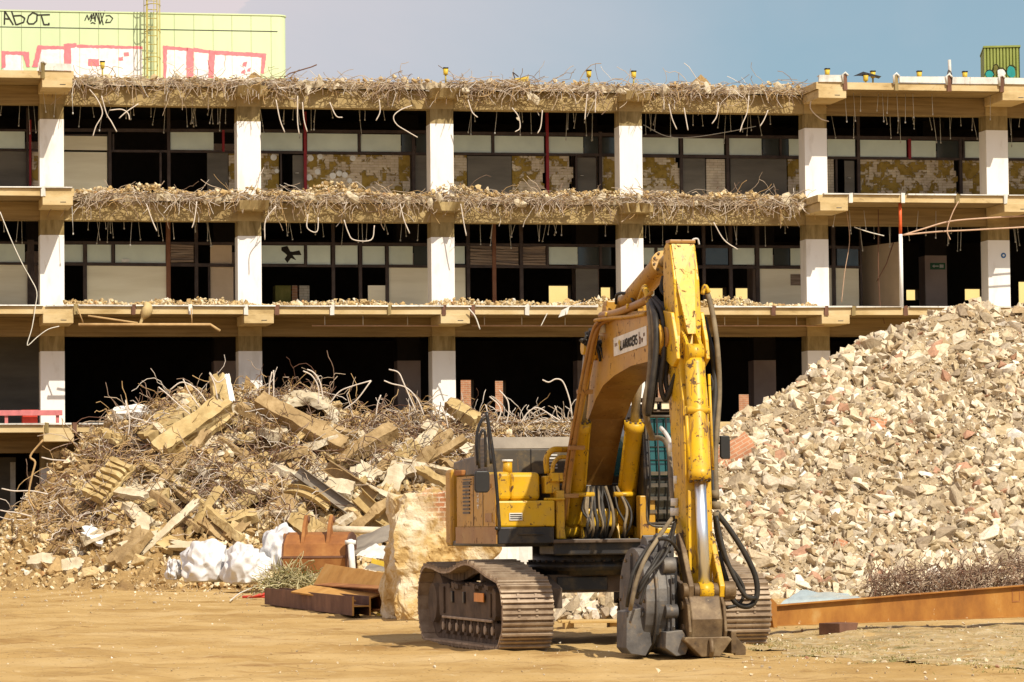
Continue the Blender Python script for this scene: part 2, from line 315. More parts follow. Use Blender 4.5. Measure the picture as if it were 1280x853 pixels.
def tag(o, label=None, cat=None, group=None, kind=None):
    if label: o['label'] = label
    if cat: o['category'] = cat
    if group: o['group'] = group
    o['kind'] = kind or 'thing'
    return o
def thing(name, label, cat, loc=(0, 0, 0), rz=0.0, group=None):
    o = bpy.data.objects.new(name, None); COL.objects.link(o); o.location = loc; o.rotation_euler = (0, 0, rz); o.empty_display_size = 0.3
    return tag(o, label, cat, group)
def text_obj(name, body, size, mat, parent, mtx, extrude=0.002, shear=0.0, sx=1.0):
    cu = bpy.data.curves.new(name, 'FONT'); cu.body = body; cu.size = size; cu.extrude = extrude; cu.shear = shear
    cu.align_x = 'CENTER'; cu.align_y = 'CENTER'; cu.materials.append(MATS[mat])
    tmp = bpy.data.objects.new('t', cu); me = bpy.data.meshes.new_from_object(tmp); bpy.data.objects.remove(tmp)
    me.materials.clear(); me.materials.append(MATS[mat])
    o = bpy.data.objects.new(name, me); COL.objects.link(o); o.parent = parent
    o.matrix_local = mtx @ Matrix.Diagonal((sx, 1, 1, 1)); return o
def smooth_path(pts, k=5):
    """Catmull-Rom through the points."""
    P = [Vector(p) for p in pts]; P = [P[0] * 2 - P[1]] + P + [P[-1] * 2 - P[-2]]; out = []
    for i in range(1, len(P) - 2):
        a, b_, c, d = P[i - 1:i + 3]
        for j in range(k):
            t = j / k
            out.append(0.5 * ((2 * b_) + (c - a) * t + (2 * a - 5 * b_ + 4 * c - d) * t * t + (3 * b_ - a - 3 * c + d) * t ** 3))
    out.append(P[-2]); return out
def fbm(x, y, z=0.0, oct=4): return noise.fractal(Vector((x, y, z)), 1.0, 2.0, oct, noise_basis='PERLIN_ORIGINAL')

# angular rock prototypes: convex hulls of a few jittered points
def rock_proto(n=11, flat=1.0):
    bm = bmesh.new()
    for _ in range(n):
        v = Vector((random.gauss(0, 1), random.gauss(0, 1), random.gauss(0, 1))).normalized() * random.uniform(0.7, 1.0)
        bm.verts.new((v.x, v.y * 0.85, v.z * 0.7 * flat))
    r = bmesh.ops.convex_hull(bm, input=bm.verts)
    junk = [g for g in r['geom_interior'] if isinstance(g, bmesh.types.BMVert)]
    bmesh.ops.delete(bm, geom=junk, context='VERTS')
    bm.verts.index_update(); vs = np.array([v.co[:] for v in bm.verts]); fs = [[v.index for v in f.verts] for f in bm.faces]
    bm.free(); return vs, fs
PROTO_SMALL = [rock_proto(random.choice((8, 9, 10, 12))) for _ in range(16)]
def rot_rand():
    q = rng.normal(size=4); q /= np.linalg.norm(q); w, x, y, z = q
    return np.array([[1 - 2 * (y * y + z * z), 2 * (x * y - z * w), 2 * (x * z + y * w)], [2 * (x * y + z * w), 1 - 2 * (x * x + z * z), 2 * (y * z - x * w)], [2 * (x * z - y * w), 2 * (y * z + x * w), 1 - 2 * (x * x + y * y)]])
def scatter_rocks(name, spots, mat, parent=None):
    """Many small stones as one mesh; spots = [(x, y, z, size)]."""
    V = []; Fc = []; o = 0
    for (x, y, z, sz) in spots:
        vs, fs = PROTO_SMALL[rng.integers(len(PROTO_SMALL))]
        w = (vs * (sz * rng.uniform(0.75, 1.3, 3))) @ rot_rand().T + np.array([x, y, z])
        V.append(w); Fc.extend([tuple(i + o for i in f) for f in fs]); o += len(vs)
    me = bpy.data.meshes.new(name); me.from_pydata(np.concatenate(V).tolist(), [], Fc); me.materials.append(MATS[mat]); me.update()
    ob = bpy.data.objects.new(name, me); COL.objects.link(ob)
    if parent: ob.parent = parent
    return ob
def big_rock_mesh(name, mat):
    """A larger chunk: hull of more points, bevelled a little, with a chipped surface."""
    bm = bmesh.new()
    for _ in range(14):
        v = Vector((random.uniform(-1, 1), random.uniform(-0.8, 0.8), random.uniform(-0.6, 0.6)))
        v = v.normalized() * (0.55 + 0.45 * random.random()) if random.random() < 0.5 else v * 0.85
        bm.verts.new(v)
    r = bmesh.ops.convex_hull(bm, input=bm.verts)
    bmesh.ops.delete(bm, geom=[g for g in r['geom_interior'] if isinstance(g, bmesh.types.BMVert)], context='VERTS')
    bmesh.ops.bevel(bm, geom=list(bm.edges), offset=0.04, segments=1, affect='EDGES')
    bmesh.ops.triangulate(bm, faces=bm.faces)
    bmesh.ops.subdivide_edges(bm, edges=[e for e in bm.edges if e.calc_length() > 0.35], cuts=1)
    bmesh.ops.triangulate(bm, faces=bm.faces)
    sd = random.uniform(0, 90)
    for v in bm.verts: v.co += v.co.normalized() * fbm(v.co.x * 2.5 + sd, v.co.y * 2.5, v.co.z * 2.5) * 0.10
    me = bpy.data.meshes.new(name); bm.to_mesh(me); bm.free(); me.materials.append(MATS[mat]); return me

def weather(o, step=0.22, amp=0.035, seed=0.0):
    """Chip and wear a concrete piece: cut its faces finer and shift them by noise."""
    me = o.data; bm = bmesh.new(); bm.from_mesh(me)
    bmesh.ops.triangulate(bm, faces=bm.faces)
    for _ in range(4):
        L = [e for e in bm.edges if e.calc_length() > step]
        if not L: break
        bmesh.ops.subdivide_edges(bm, edges=L, cuts=1); bmesh.ops.triangulate(bm, faces=[f for f in bm.faces if len(f.verts) > 3])
    for v in bm.verts:
        p = v.co * 2.6 + Vector((seed, seed * 0.7, 3)); q = v.co * 8 + Vector((seed, 1, 2))
        v.co += Vector((fbm(p.x, p.y, p.z), fbm(p.y, p.z, p.x + 4), fbm(p.z, p.x, p.y + 8))) * amp * 1.6 + Vector((fbm(q.x, q.y, q.z), fbm(q.y, q.z, q.x), fbm(q.z, q.x, q.y))) * amp * 0.7
    bm.normal_update(); bm.to_mesh(me); bm.free(); me.update(); return o
# ------------------------------------------------------------------ sky, sun, exposure
SUN_AZ, SUN_EL = R_(34), R_(45.5)          # to the right of the viewer's back, about 43 degrees up
W = bpy.data.worlds.new('World'); S.world = W; W.use_nodes = True
wn = W.node_tree; bg = wn.nodes['Background']
sky = wn.nodes.new('ShaderNodeTexSky'); sky.sky_type = 'NISHITA'; sky.sun_disc = False
sky.sun_elevation = SUN_EL; sky.sun_rotation = PI - SUN_AZ
sky.air_density = 1.3; sky.dust_density = 2.2; sky.ozone_density = 1.5
tc = wn.nodes.new('ShaderNodeTexCoord'); mp = wn.nodes.new('ShaderNodeMapping'); mp.inputs['Scale'].default_value = (1, 1, 2.2)
wn.links.new(tc.outputs['Generated'], mp.inputs['Vector'])
cn = noise_n(wn, mp.outputs['Vector'], 4.0, 7, 0.55, 0.4)
sx = wn.nodes.new('ShaderNodeSeparateXYZ'); wn.links.new(tc.outputs['Generated'], sx.inputs[0])
g = nd(wn, 'ShaderNodeMapRange'); g.inputs['From Min'].default_value = 0.07; g.inputs['From Max'].default_value = -0.18
wn.links.new(sx.outputs['X'], g.inputs['Value'])
ad = nd(wn, 'ShaderNodeMath', operation='MULTIPLY_ADD'); wn.links.new(cn, ad.inputs[0]); ad.inputs[1].default_value = 0.8; wn.links.new(g.outputs[0], ad.inputs[2])
cm = ramp(wn, ad.outputs[0], [(0.45, (0.0,) * 3), (1.0, (0.75,) * 3), (1.35, (0.95,) * 3)])
skyc = mix(wn, 1.0, sky.outputs['Color'], (0.92, 1.0, 1.10), 'MULTIPLY')
hz = nd(wn, 'ShaderNodeMapRange'); hz.inputs['From Min'].default_value = 0.34; hz.inputs['From Max'].default_value = 0.05; hz.interpolation_type = 'SMOOTHSTEP'; wn.links.new(sx.outputs['Z'], hz.inputs['Value'])
hm_ = nd(wn, 'ShaderNodeMath', operation='MULTIPLY'); wn.links.new(hz.outputs[0], hm_.inputs[0]); hm_.inputs[1].default_value = 0.80
skyc = mix(wn, hm_.outputs[0], skyc, (4.4, 6.7, 8.3))          # bright horizon haze
wn.links.new(mix(wn, cm, skyc, (9.8, 8.6, 8.8)), bg.inputs['Color'])
bg.inputs['Strength'].default_value = 0.075
sl = bpy.data.lights.new('sun', 'SUN'); so = bpy.data.objects.new('sun', sl); COL.objects.link(so)
sl.energy = 5.0; sl.angle = R_(0.5); sl.color = (1.0, 0.915, 0.77)
to_sun = Vector((math.sin(SUN_AZ) * math.cos(SUN_EL), -math.cos(SUN_AZ) * math.cos(SUN_EL), math.sin(SUN_EL)))
so.rotation_euler = to_sun.to_track_quat('Z', 'Y').to_euler(); so.location = (30, -40, 60)
S.view_settings.view_transform = 'Standard'; S.view_settings.look = 'None'; S.view_settings.gamma = 1
S.view_settings.use_curve_mapping = False; S.view_settings.exposure = 0.08
S.cycles.max_bounces = 6; S.cycles.diffuse_bounces = 3

# ------------------------------------------------------------------ ground: one sheet, fine where the camera sees it
def gz(x, y):
    if not (-30 < x < 30 and 30 < y < 120): return 0.0
    e = min(1, (x + 30) / 6, (30 - x) / 6, (y - 30) / 4, (120 - y) / 6)
    z = 0.06 * fbm(x * 0.25, y * 0.12, 3) + 0.05 * fbm(x * 1.1, y * 0.8, 9)
    z += 0.03 * fbm(x * 3.0, y * 2.0, 5)
    r = math.sin((y - 0.12 * x) * 2.1 + 1.5 * fbm(x * 0.2, y * 0.2)); z += 0.014 * max(0, r) ** 3
    return z * e - 0.02
xs = [-3000, -600, -150, -60] + list(np.linspace(-30, 30, 241)) + [60, 150, 600, 3000]
ys = [-300, -60, 0, 20] + list(np.linspace(30, 100, 421)) + [110, 120, 160, 300, 900, 4000]
verts = [(x, y, gz(x, y)) for y in ys for x in xs]; nx = len(xs)
faces = [(j * nx + i, j * nx + i + 1, (j + 1) * nx + i + 1, (j + 1) * nx + i) for j in range(len(ys) - 1) for i in range(nx - 1)]
m, nt, b = nodes_of('packed_dirt')
v = coords(nt)
c = ramp(nt, noise_n(nt, v, 0.35, 7, 0.6), [(0.28, (0.31, 0.185, 0.062)), (0.46, (0.44, 0.285, 0.108)), (0.60, (0.50, 0.34, 0.145)), (0.85, (0.56, 0.41, 0.21))])
c = mix(nt, ramp(nt, noise_n(nt, coords(nt, (0.5, 1.2, 1)), 1.2, 8, 0.7), [(0.53, (0, 0, 0)), (0.66, (0.8,) * 3)]), c, (0.27, 0.15, 0.052))
c = mix(nt, ramp(nt, noise_n(nt, v, 5, 6, 0.7), [(0.58, (0, 0, 0)), (0.68, (0.6,) * 3)]), c, (0.56, 0.43, 0.24))
c = mix(nt, ramp(nt, noise_n(nt, v, 16, 4, 0.6), [(0.63, (0, 0, 0)), (0.68, (0.9,) * 3)]), c, (0.15, 0.085, 0.032))
nt.links.new(c, b.inputs['Base Color']); b.inputs['Roughness'].default_value = 0.95; b.inputs['Specular IOR Level'].default_value = 0.1
bump(nt, b, noise_n(nt, v, 9, 8, 0.7), 0.5, 0.03); MATS['packed_dirt'] = m
mb = MB(); mb.add(verts, faces, 'packed_dirt', True); gr = mb.build('ground', fix=False); tag(gr, 'packed sandy demolition yard with shallow ruts', kind='structure')

# stony verge under the tapered girder, a sheet a few millimetres proud with an uneven edge
edge_near = [(920, 806), (960, 812), (1010, 816), (1060, 820), (1110, 826), (1170, 831), (1230, 834), (1300, 835), (1420, 834)]
edge_far = [(1420, 776), (1280, 778), (1150, 781), (1050, 786), (980, 790), (930, 795)]
poly = []
for (px, py) in edge_near + edge_far:
    P = ground_at(px, py); poly.append((P.x, P.y))
def in_poly(x, y, pl):
    ins = False
    for i in range(len(pl)):
        (x1, y1), (x2, y2) = pl[i], pl[i - 1]
        if (y1 > y) != (y2 > y) and x < (x2 - x1) * (y - y1) / (y2 - y1) + x1: ins = not ins
    return ins
vid = {}; vs = []; fs = []
gx = np.linspace(2, 12, 101); gy = np.linspace(36, 66, 201)
def vert(i, j):
    if (i, j) not in vid:
        vid[i, j] = len(vs); x, y = gx[i], gy[j]; vs.append((x, y, gz(x, y) + 0.005 + 0.03 * max(0, fbm(x * 2, y * 1.5, 8) - 0.05)))
    return vid[i, j]
for i in range(100):
    for j in range(200):
        xc, yc = (gx[i] + gx[i + 1]) / 2, (gy[j] + gy[j + 1]) / 2
        if in_poly(xc + 0.25 * fbm(xc * 1.5, yc * 1.5), yc + 0.5 * fbm(xc, yc, 4), poly): fs.append((vert(i, j), vert(i + 1, j), vert(i + 1, j + 1), vert(i, j + 1)))
surf('stony_verge', [(0.3, (0.29, 0.185, 0.07)), (0.48, (0.44, 0.31, 0.135)), (0.7, (0.55, 0.42, 0.225))], 1.6, bumps=(10, 0.9, 0.05), over=[(1.5, 0.56, 0.66, (0.20, 0.16, 0.05)), (9, 0.56, 0.64, (0.56, 0.47, 0.32)), (14, 0.62, 0.68, (0.14, 0.10, 0.04))])
mb = MB(); mb.add(vs, fs, 'stony_verge', True); tag(mb.build('verge', fix=False), 'stony verge with thin dry weeds beside the rusty girder', kind='structure')
# weeds and loose pebbles
mb = MB()
for _ in range(5200):
    k = random.random()
    if k < 0.55: px = random.uniform(935, 1290); py = np.interp(px, [e[0] for e in edge_near], [e[1] for e in edge_near]) + random.gauss(-3, 3.5)
    else: px = random.uniform(940, 1290); py = random.uniform(786, 826)
    P = ground_at(px, py)
    if fbm(P.x * 0.9, P.y * 0.9, 2) < -0.02: continue
    hgt = random.uniform(0.012, 0.042)
    d = Vector((random.gauss(0, 1), random.gauss(0, 1), 0)) * 0.03
    z0 = gz(P.x, P.y); w = 0.006
    mb.add([(P.x - w, P.y, z0), (P.x + w, P.y, z0), (P.x + d.x, P.y + d.y, z0 + hgt)], [(0, 1, 2)], random.choice(('weed_green', 'weed_green', 'dry_straw')))
tag(mb.build('grass', fix=False), 'short dry weeds along the edge of the stony verge', 'grass', kind='stuff')
sp = []
for _ in range(700):
    px = random.uniform(-20, 660); P = ground_at(px, 738 + abs(random.gauss(0, 9))); s_ = 0.012 + 0.05 * random.random() ** 3; sp.append((P.x, P.y, gz(P.x, P.y) + s_ * 0.4, s_))
for _ in range(2400):
    px = random.uniform(-20, 1300); py = 735 + 118 * random.random() ** 1.5 if random.random() < 0.6 else random.uniform(780, 832)
    if px < 930 and py > 780 and random.random() < 0.72: continue
    P = ground_at(px, py); s_ = 0.008 + 0.02 * random.random() ** 2
    if px > 930: s_ *= 1.5
    sp.append((P.x, P.y, gz(P.x, P.y) + s_ * 0.4, s_))
for px, py, s_ in [(822, 842, 0.05), (543, 836, 0.035), (1048, 783, 0.10), (1102, 790, 0.06), (1110, 798, 0.05), (447, 801, 0.03), (868, 838, 0.02), (1112, 789, 0.07), (1232, 828, 0.05), (700, 805, 0.03)]:
    P = ground_at(px, py); sp.append((P.x, P.y, s_ * 0.5, s_))
tag(scatter_rocks('gravel', sp, 'rubble_mix'), 'loose pebbles and crumbs scattered over the yard', 'gravel', kind='stuff')

# ------------------------------------------------------------------ the building
ZB = [14.78, 11.26, 7.74, 4.22]            # undersides of the console brackets, top floor first
def bl(t, d, z): return (t, -d, z)
BLD = thing('concrete_building', 'half demolished four storey concrete frame building with white columns and torn slab edges', 'building', BF.o, BF.th)
T0, T1 = -8.0, 42.0
def bbox(mb, t0, t1, d0, d1, z0, z1, mat, jit=0.0): return mb.box(t0, t1, -d1, -d0, z0, z1, mat, jit)
CUT0, CUT1 = 0.90, 23.9                    # the stretch whose slab edge is torn off on the two upper levels

def torn_profile(t0, t1, d, amp, n, seed):
    return [(t0 + (t1 - t0) * i / n, d - 0.10 + 2.2 * amp * fbm(t0 * 3 + i * 0.09, seed * 3.1) + amp * fbm(t0 * 3 + i * 0.31, seed * 7.3) + random.uniform(-amp, amp) * 0.35) for i in range(n + 1)]
for k, zb in enumerate(ZB):
    mb = MB(); zt, z0 = zb + 0.5, zb + 0.28
    if k < 2:
        spans = [(T0, CUT0, 1.745, False), (CUT0, CUT1, 0.28, True), (CUT1, T1, 1.745, False)]
    else: spans = [(T0, T1, 1.745, False)]
    for a, c_, d, torn in spans:
        if torn:
            pr = torn_profile(a, c_, d, 0.12, 230, k + 1)
            out = [(t, -dd) for t, dd in pr] + [(c_, 14.0), (a, 14.0)]
            lo = MB()
            n = len(pr)
            vs = [(t, -dd, zt) for t, dd in pr] + [(t, -dd + 0.06 + random.uniform(-0.06, 0.06), z0) for t, dd in pr] + [(t, 14.0, zt) for t, dd in pr] + [(t, 14.0, z0) for t, dd in pr]
            f1 = [(i, i + 1, n + i + 1, n + i) for i in range(n - 1)]; f2 = [(i, 2 * n + i, 2 * n + i + 1, i + 1) for i in range(n - 1)]
            f3 = [(n + i, n + i + 1, 3 * n + i + 1, 3 * n + i) for i in range(n - 1)]
            mb.add(vs, f1 + f2, 'pale_concrete'); mb.add(vs, f3, 'shade_black')
        else:
            e = 0.001
            bbox(mb, a, c_, 0.0, d, z0, zt, 'cream_concrete'); bbox(mb, a, c_, -14.0, -0.002, z0, zt, 'shade_black'); bbox(mb, a + 0.01, c_ - 0.01, 0.001, d - 0.03, z0 - 0.006, z0 - 0.001, 'shaded_board_concrete')  # last box: thin soffit sheet, darkened for shade
    mb.build('floor_slab', BLD, fix=True)
    if k in (1, 2):
        mb = MB(); bbox(mb, T0, T1, -2.64, -0.05 if k == 1 else 1.5, zt + 0.001, zt + 0.006, 'pale_concrete'); mb.build('bounce_floor_sheet', BLD)  # pale sheet added to bounce sunlight onto the inner panels
    # edge beam, in front of the ceiling void
    mb = MB()
    if k < 2:
        bbox(mb, T0, 0.36, -0.55, -0.06, zb - 0.29, zb + 0.272, 'shaded_board_concrete'); bbox(mb, 0.36, 24.36, -0.55, -0.06, zb - 0.29, zb + 0.272, 'beam_concrete'); bbox(mb, 24.36, T1, -0.55, -0.06, zb - 0.29, zb + 0.272, 'shaded_board_concrete')  # intact spans coloured darker for the overhang's shade, torn span lighter
    else: bbox(mb, T0, T1, -0.55, -0.06, zb - 0.29, zb + 0.272, 'shaded_board_concrete')
    mb.build('edge_beam', BLD)
    # consoles over every column
    for i in range(-1, 7):
        a = 6 * i - 0.04; stub = k < 2 and 1 <= i <= 3
        mb = MB()
        if stub:
            L = {0: 0.75, 1: 0.95}[k]
            n = 9; vs = []
            for j in range(n):
                for (dz) in (0.0, 0.27): vs.append(bl(a + 0.9 * j / (n - 1), L + random.uniform(-0.14, 0.1) - (0.15 if dz == 0 else 0), zb + dz))
            for j in range(n):
                for (dz) in (0.0, 0.27): vs.append(bl(a + 0.9 * j / (n - 1), -0.05, zb + dz))
            o = 2 * n; fs = []
            for j in range(n - 1):
                p = 2 * j; fs += [(p, p + 2, p + 3, p + 1), (p, o + p, o + p + 2, p + 2), (p + 1, p + 3, o + p + 3, o + p + 1)]
            fs += [(0, 1, o + 1, o), (2 * n - 2, o + 2 * n - 2, o + 2 * n - 1, 2 * n - 1)]
            mb.add(vs, fs, 'beam_concrete')
        else:
            bbox(mb, a, a + 0.9, 0.002, 1.765, zb, zb + 0.278, 'cream_concrete')
            if k < 3: bbox(mb, a + 0.52, a + 0.70, 1.70, 1.775, zb + 0.08, zb + 0.105, 'black_plastic')
            if k == 2: pass
        mb.build('console_bracket', BLD, 0.0 if stub else 0.012)
# columns: white paint up to a bare grimy band under each beam
for i in range(-1, 7):
    for row, d0, w in ((0, 0.0, 0.727), (1, -6.5, 0.76)):
        if row and i == 6: continue
        mb = MB(); z = 0.0
        for k in (3, 2, 1, 0):
            zb = ZB[k]; white = 'white_paint' if row == 0 else 'shade_pink_paint'
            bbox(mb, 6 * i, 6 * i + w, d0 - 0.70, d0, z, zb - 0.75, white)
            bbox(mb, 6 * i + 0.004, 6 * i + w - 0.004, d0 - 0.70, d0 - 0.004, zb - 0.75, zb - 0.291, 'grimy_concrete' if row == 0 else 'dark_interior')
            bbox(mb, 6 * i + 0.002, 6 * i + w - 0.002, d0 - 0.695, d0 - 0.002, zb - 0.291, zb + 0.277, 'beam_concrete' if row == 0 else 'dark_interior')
            z = zb + 0.5
        mb.build('column', BLD, 0.0)
# rear shell: a dark back wall with the openings one can see daylight through
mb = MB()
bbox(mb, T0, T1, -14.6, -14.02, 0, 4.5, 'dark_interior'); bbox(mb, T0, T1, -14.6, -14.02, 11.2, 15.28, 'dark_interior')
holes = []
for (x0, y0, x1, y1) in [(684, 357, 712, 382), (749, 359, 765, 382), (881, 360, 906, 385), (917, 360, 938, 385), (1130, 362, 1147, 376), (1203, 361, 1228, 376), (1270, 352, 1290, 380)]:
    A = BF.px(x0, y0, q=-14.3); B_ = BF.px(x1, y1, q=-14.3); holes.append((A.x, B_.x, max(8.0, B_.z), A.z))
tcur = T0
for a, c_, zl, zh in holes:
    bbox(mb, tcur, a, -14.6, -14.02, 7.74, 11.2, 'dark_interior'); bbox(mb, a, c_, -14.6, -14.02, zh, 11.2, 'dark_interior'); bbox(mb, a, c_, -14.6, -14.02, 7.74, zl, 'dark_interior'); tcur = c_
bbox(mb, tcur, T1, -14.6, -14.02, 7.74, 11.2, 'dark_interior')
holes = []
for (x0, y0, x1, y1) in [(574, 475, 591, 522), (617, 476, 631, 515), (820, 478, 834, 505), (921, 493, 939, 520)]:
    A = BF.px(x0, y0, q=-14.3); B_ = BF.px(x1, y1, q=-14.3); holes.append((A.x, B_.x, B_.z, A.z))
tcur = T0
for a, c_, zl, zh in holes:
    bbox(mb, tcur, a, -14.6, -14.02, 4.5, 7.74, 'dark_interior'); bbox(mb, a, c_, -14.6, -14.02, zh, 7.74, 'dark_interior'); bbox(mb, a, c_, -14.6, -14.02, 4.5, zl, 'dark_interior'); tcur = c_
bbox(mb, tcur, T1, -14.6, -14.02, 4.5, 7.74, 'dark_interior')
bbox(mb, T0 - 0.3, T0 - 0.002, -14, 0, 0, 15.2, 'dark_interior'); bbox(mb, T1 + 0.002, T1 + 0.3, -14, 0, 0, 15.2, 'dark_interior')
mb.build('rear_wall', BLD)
# inner partitions that keep the rooms dark (top floor corridor, ground floor rooms)
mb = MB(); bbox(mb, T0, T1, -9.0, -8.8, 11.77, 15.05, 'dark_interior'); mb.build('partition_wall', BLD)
mb = MB(); bbox(mb, -6, 0.6, -3.6, -3.4, 4.73, 7.9, 'slate_panel'); mb.build('partition_wall', BLD)
mb = MB()
A = BF.px(1074, 310, q=-3.6); C_ = BF.px(1126, 298, q=-1.2)
mb.add([bl(A.x, -3.6, 8.24), bl(C_.x, -1.2, 8.24), bl(C_.x, -1.2, 10.55), bl(A.x, -3.6, 10.55), bl(A.x, -3.72, 8.24), bl(C_.x + 0.02, -1.32, 8.24), bl(C_.x + 0.02, -1.32, 10.55), bl(A.x, -3.72, 10.55)],
       [(0, 1, 2, 3), (4, 7, 6, 5), (0, 4, 5, 1), (3, 2, 6, 7), (0, 3, 7, 4), (1, 5, 6, 2)], 'tan_board')
mb.build('partition_wall', BLD)

# ---- glazed inner front, set back 2.6 m: everything read off the photograph and laid on its real plane
QW = -2.6
def rect(x0, y0, x1, y1, q=QW):
    A = BF.px(x0, y0, q=q); B_ = BF.px(x1, y1, q=q); return A.x, B_.x, B_.z, A.z
FR_N = 0
def panel(kind, x0, y0, x1, y1, floor=None):
    """One pane, board or wall patch of the inner front; floor: bring its foot down to that height (hidden behind the slab edge)."""
    t0, t1, z0, z1 = rect(x0, y0, x1, y1)
    if floor is not None: z0 = floor
    mat, name, dq, th = {'G': ('dusty_glass', 'glass_pane', 0.0, 0.02), 'g': ('dark_glass', 'glass_pane', 0.0, 0.02), 'B': ('adhesive_brick', 'brick_infill', -0.03, 0.15), 'P': ('pale_brick', 'brick_infill', -0.03, 0.15),
                         'C': ('cream_board', 'wall_panel', 0.0, 0.05), 'T': ('tan_board', 'wall_panel', -0.02, 0.05), 'S': ('slate_panel', 'wall_panel', -0.02, 0.05), 'L': ('louvre_wood', 'louvre', 0.0, 0.04), 'D': ('slate_panel', 'door', -0.05, 0.05)}[kind]
    mb = MB()
    if kind == 'B' and floor is not None and t1 - t0 > 0.7:
        # ragged side where bricks were knocked out
        n = int((z1 - z0) / 0.17); prof = [(t0, z0)]
        for j in range(n):
            e = random.choice((0, 0, 0.13, 0.06)); prof += [(t1 - e, z0 + j * (z1 - z0) / n), (t1 - e, z0 + (j + 1) * (z1 - z0) / n)]
        prof += [(t0, z1)]
        mb.prism(prof, 'y', -(QW + dq), -(QW + dq) + th, mat)
    else: bbox(mb, t0, t1, QW + dq - th, QW + dq, z0, z1, mat)
    if kind == 'L':
        n = 7
        for j in range(n):
            zz = z0 + (z1 - z0) * (j + 0.5) / n
            if random.random() < 0.85: mb.obox(bl((t0 + t1) / 2, QW + 0.03, zz), ((t1 - t0) / 2 * 0.98, 0, random.uniform(-0.03, 0.03)), (0, 0.02, 0.01), (0, -0.01, (z1 - z0) / n * 0.42), mat)
    o = mb.build(name, BLD)
    if kind == 'D':
        h = MB(); h.tube([bl(t0 + 0.08, QW + 0.0, z0 + 0.95), bl(t0 + 0.08, QW + 0.06, z0 + 0.95), bl(t0 + 0.18, QW + 0.06, z0 + 0.95)], 0.012, 'hanger_metal', 6); h.build('handle', o)
    return o
FL = {1: 11.762, 2: 8.242}
TOP = [('G', -6, 164, 31, 186), ('S', -6, 189, 33, 0), ('B', 40, 190, 48, 0), ('C', 78, 170, 134, 188), ('C', 78, 190, 134, 0), ('G', 213, 165, 267, 188), ('S', 259, 191, 285, 0), ('B', 286, 192, 296, 0),
       ('G', 326, 166, 378, 189), ('G', 384, 167, 447, 190), ('G', 451, 168, 501, 190), ('g', 502, 168, 515, 190), ('B', 326, 192, 349, 0), ('D', 366, 194, 380, 0), ('B', 383, 193, 513, 0), ('S', 519, 194, 536, 0), ('g', 520, 168, 536, 191),
       ('G', 566, 169, 614, 191), ('G', 618, 170, 680, 192), ('G', 686, 171, 729, 192), ('g', 730, 171, 748, 192), ('g', 752, 172, 770, 192), ('B', 566, 194, 584, 0), ('S', 584.3, 195, 640, 0), ('B', 640.3, 195, 681, 0), ('B', 686, 195, 717, 0), ('D', 722, 197, 746, 0), ('B', 751, 196, 772, 0),
       ('G', 803, 172, 848, 193), ('G', 854, 173, 905, 195), ('G', 911, 173, 952, 195), ('g', 953, 173, 974, 195), ('g', 977, 174, 985, 195), ('G', 986, 174, 1003, 195), ('B', 803, 196, 850, 0), ('S', 852, 198, 882, 0), ('P', 883, 199, 907, 0), ('S', 913, 198, 984, 0), ('B', 985, 199, 1004, 0),
       ('G', 1034, 174, 1069, 196), ('G', 1074, 175, 1133, 197), ('G', 1138, 176, 1170, 197), ('g', 1171, 176, 1202, 198), ('G', 1206, 177, 1230, 198), ('P', 1034, 199, 1043, 0), ('D', 1056, 201, 1069, 0), ('B', 1075, 199, 1198, 0), ('B', 1202, 200, 1230, 0), ('G', 1260, 178, 1330, 199), ('B', 1260, 201, 1340, 0)]
for kd, x0, y0, x1, y1 in TOP: panel(kd, x0, y0, x1, y1 or y0 + 50, FL[1] if y1 == 0 else None)
MID = [('G', -6, 305, 31, 328), ('C', -6, 331, 36, 0), ('G', 80, 306, 104, 328), ('G', 109, 306, 139, 329), ('G', 144, 306, 207, 329), ('L', 213, 306, 242, 328), ('T', 263, 306, 290, 330), ('C', 108, 332, 210, 0), ('T', 263, 333, 292, 0),
       ('G', 326, 307, 380, 330), ('G', 384, 307, 413, 331), ('G', 419, 307, 447, 331), ('G', 453, 308, 481, 331), ('G', 486, 308, 516, 331), ('g', 517, 308, 535, 332), ('C', 485, 334, 536, 0), ('C', 460, 357, 482, 0),
       ('G', 567, 308, 581, 330), ('L', 587, 308, 615, 332), ('L', 619, 308, 648, 332), ('L', 653, 308, 682, 332), ('G', 686, 309, 722, 331), ('g', 722.5, 309, 749, 332), ('g', 752, 309, 764, 332), ('C', 567, 334, 582, 0), ('S', 720, 335, 748, 0),
       ('G', 804, 310, 818, 331), ('G', 822, 310, 850, 331), ('g', 882, 310, 910, 331), ('G', 915, 310, 943, 331), ('G', 949, 310, 966, 332), ('g', 967, 310, 987, 332), ('G', 988, 310, 1004, 332), ('C', 804, 334, 818, 0), ('C', 948, 335, 1005, 0), ('T', 988, 343, 1002, 357),
       ('C', 1036, 335, 1074, 0), ('g', 1046, 311, 1073, 333)]
for kd, x0, y0, x1, y1 in MID:
    if kd == 'T' and y1 == 357:
        t0, t1, z0, z1 = rect(x0, y0, x1, y1); mb = MB(); bbox(mb, t0, t1, QW + 0.002, QW + 0.02, z0, z1, 'louvre_wood'); mb.build('air_vent', BLD); continue
    panel(kd, x0, y0, x1, y1 or y0 + 50, FL[2] if y1 == 0 else None)
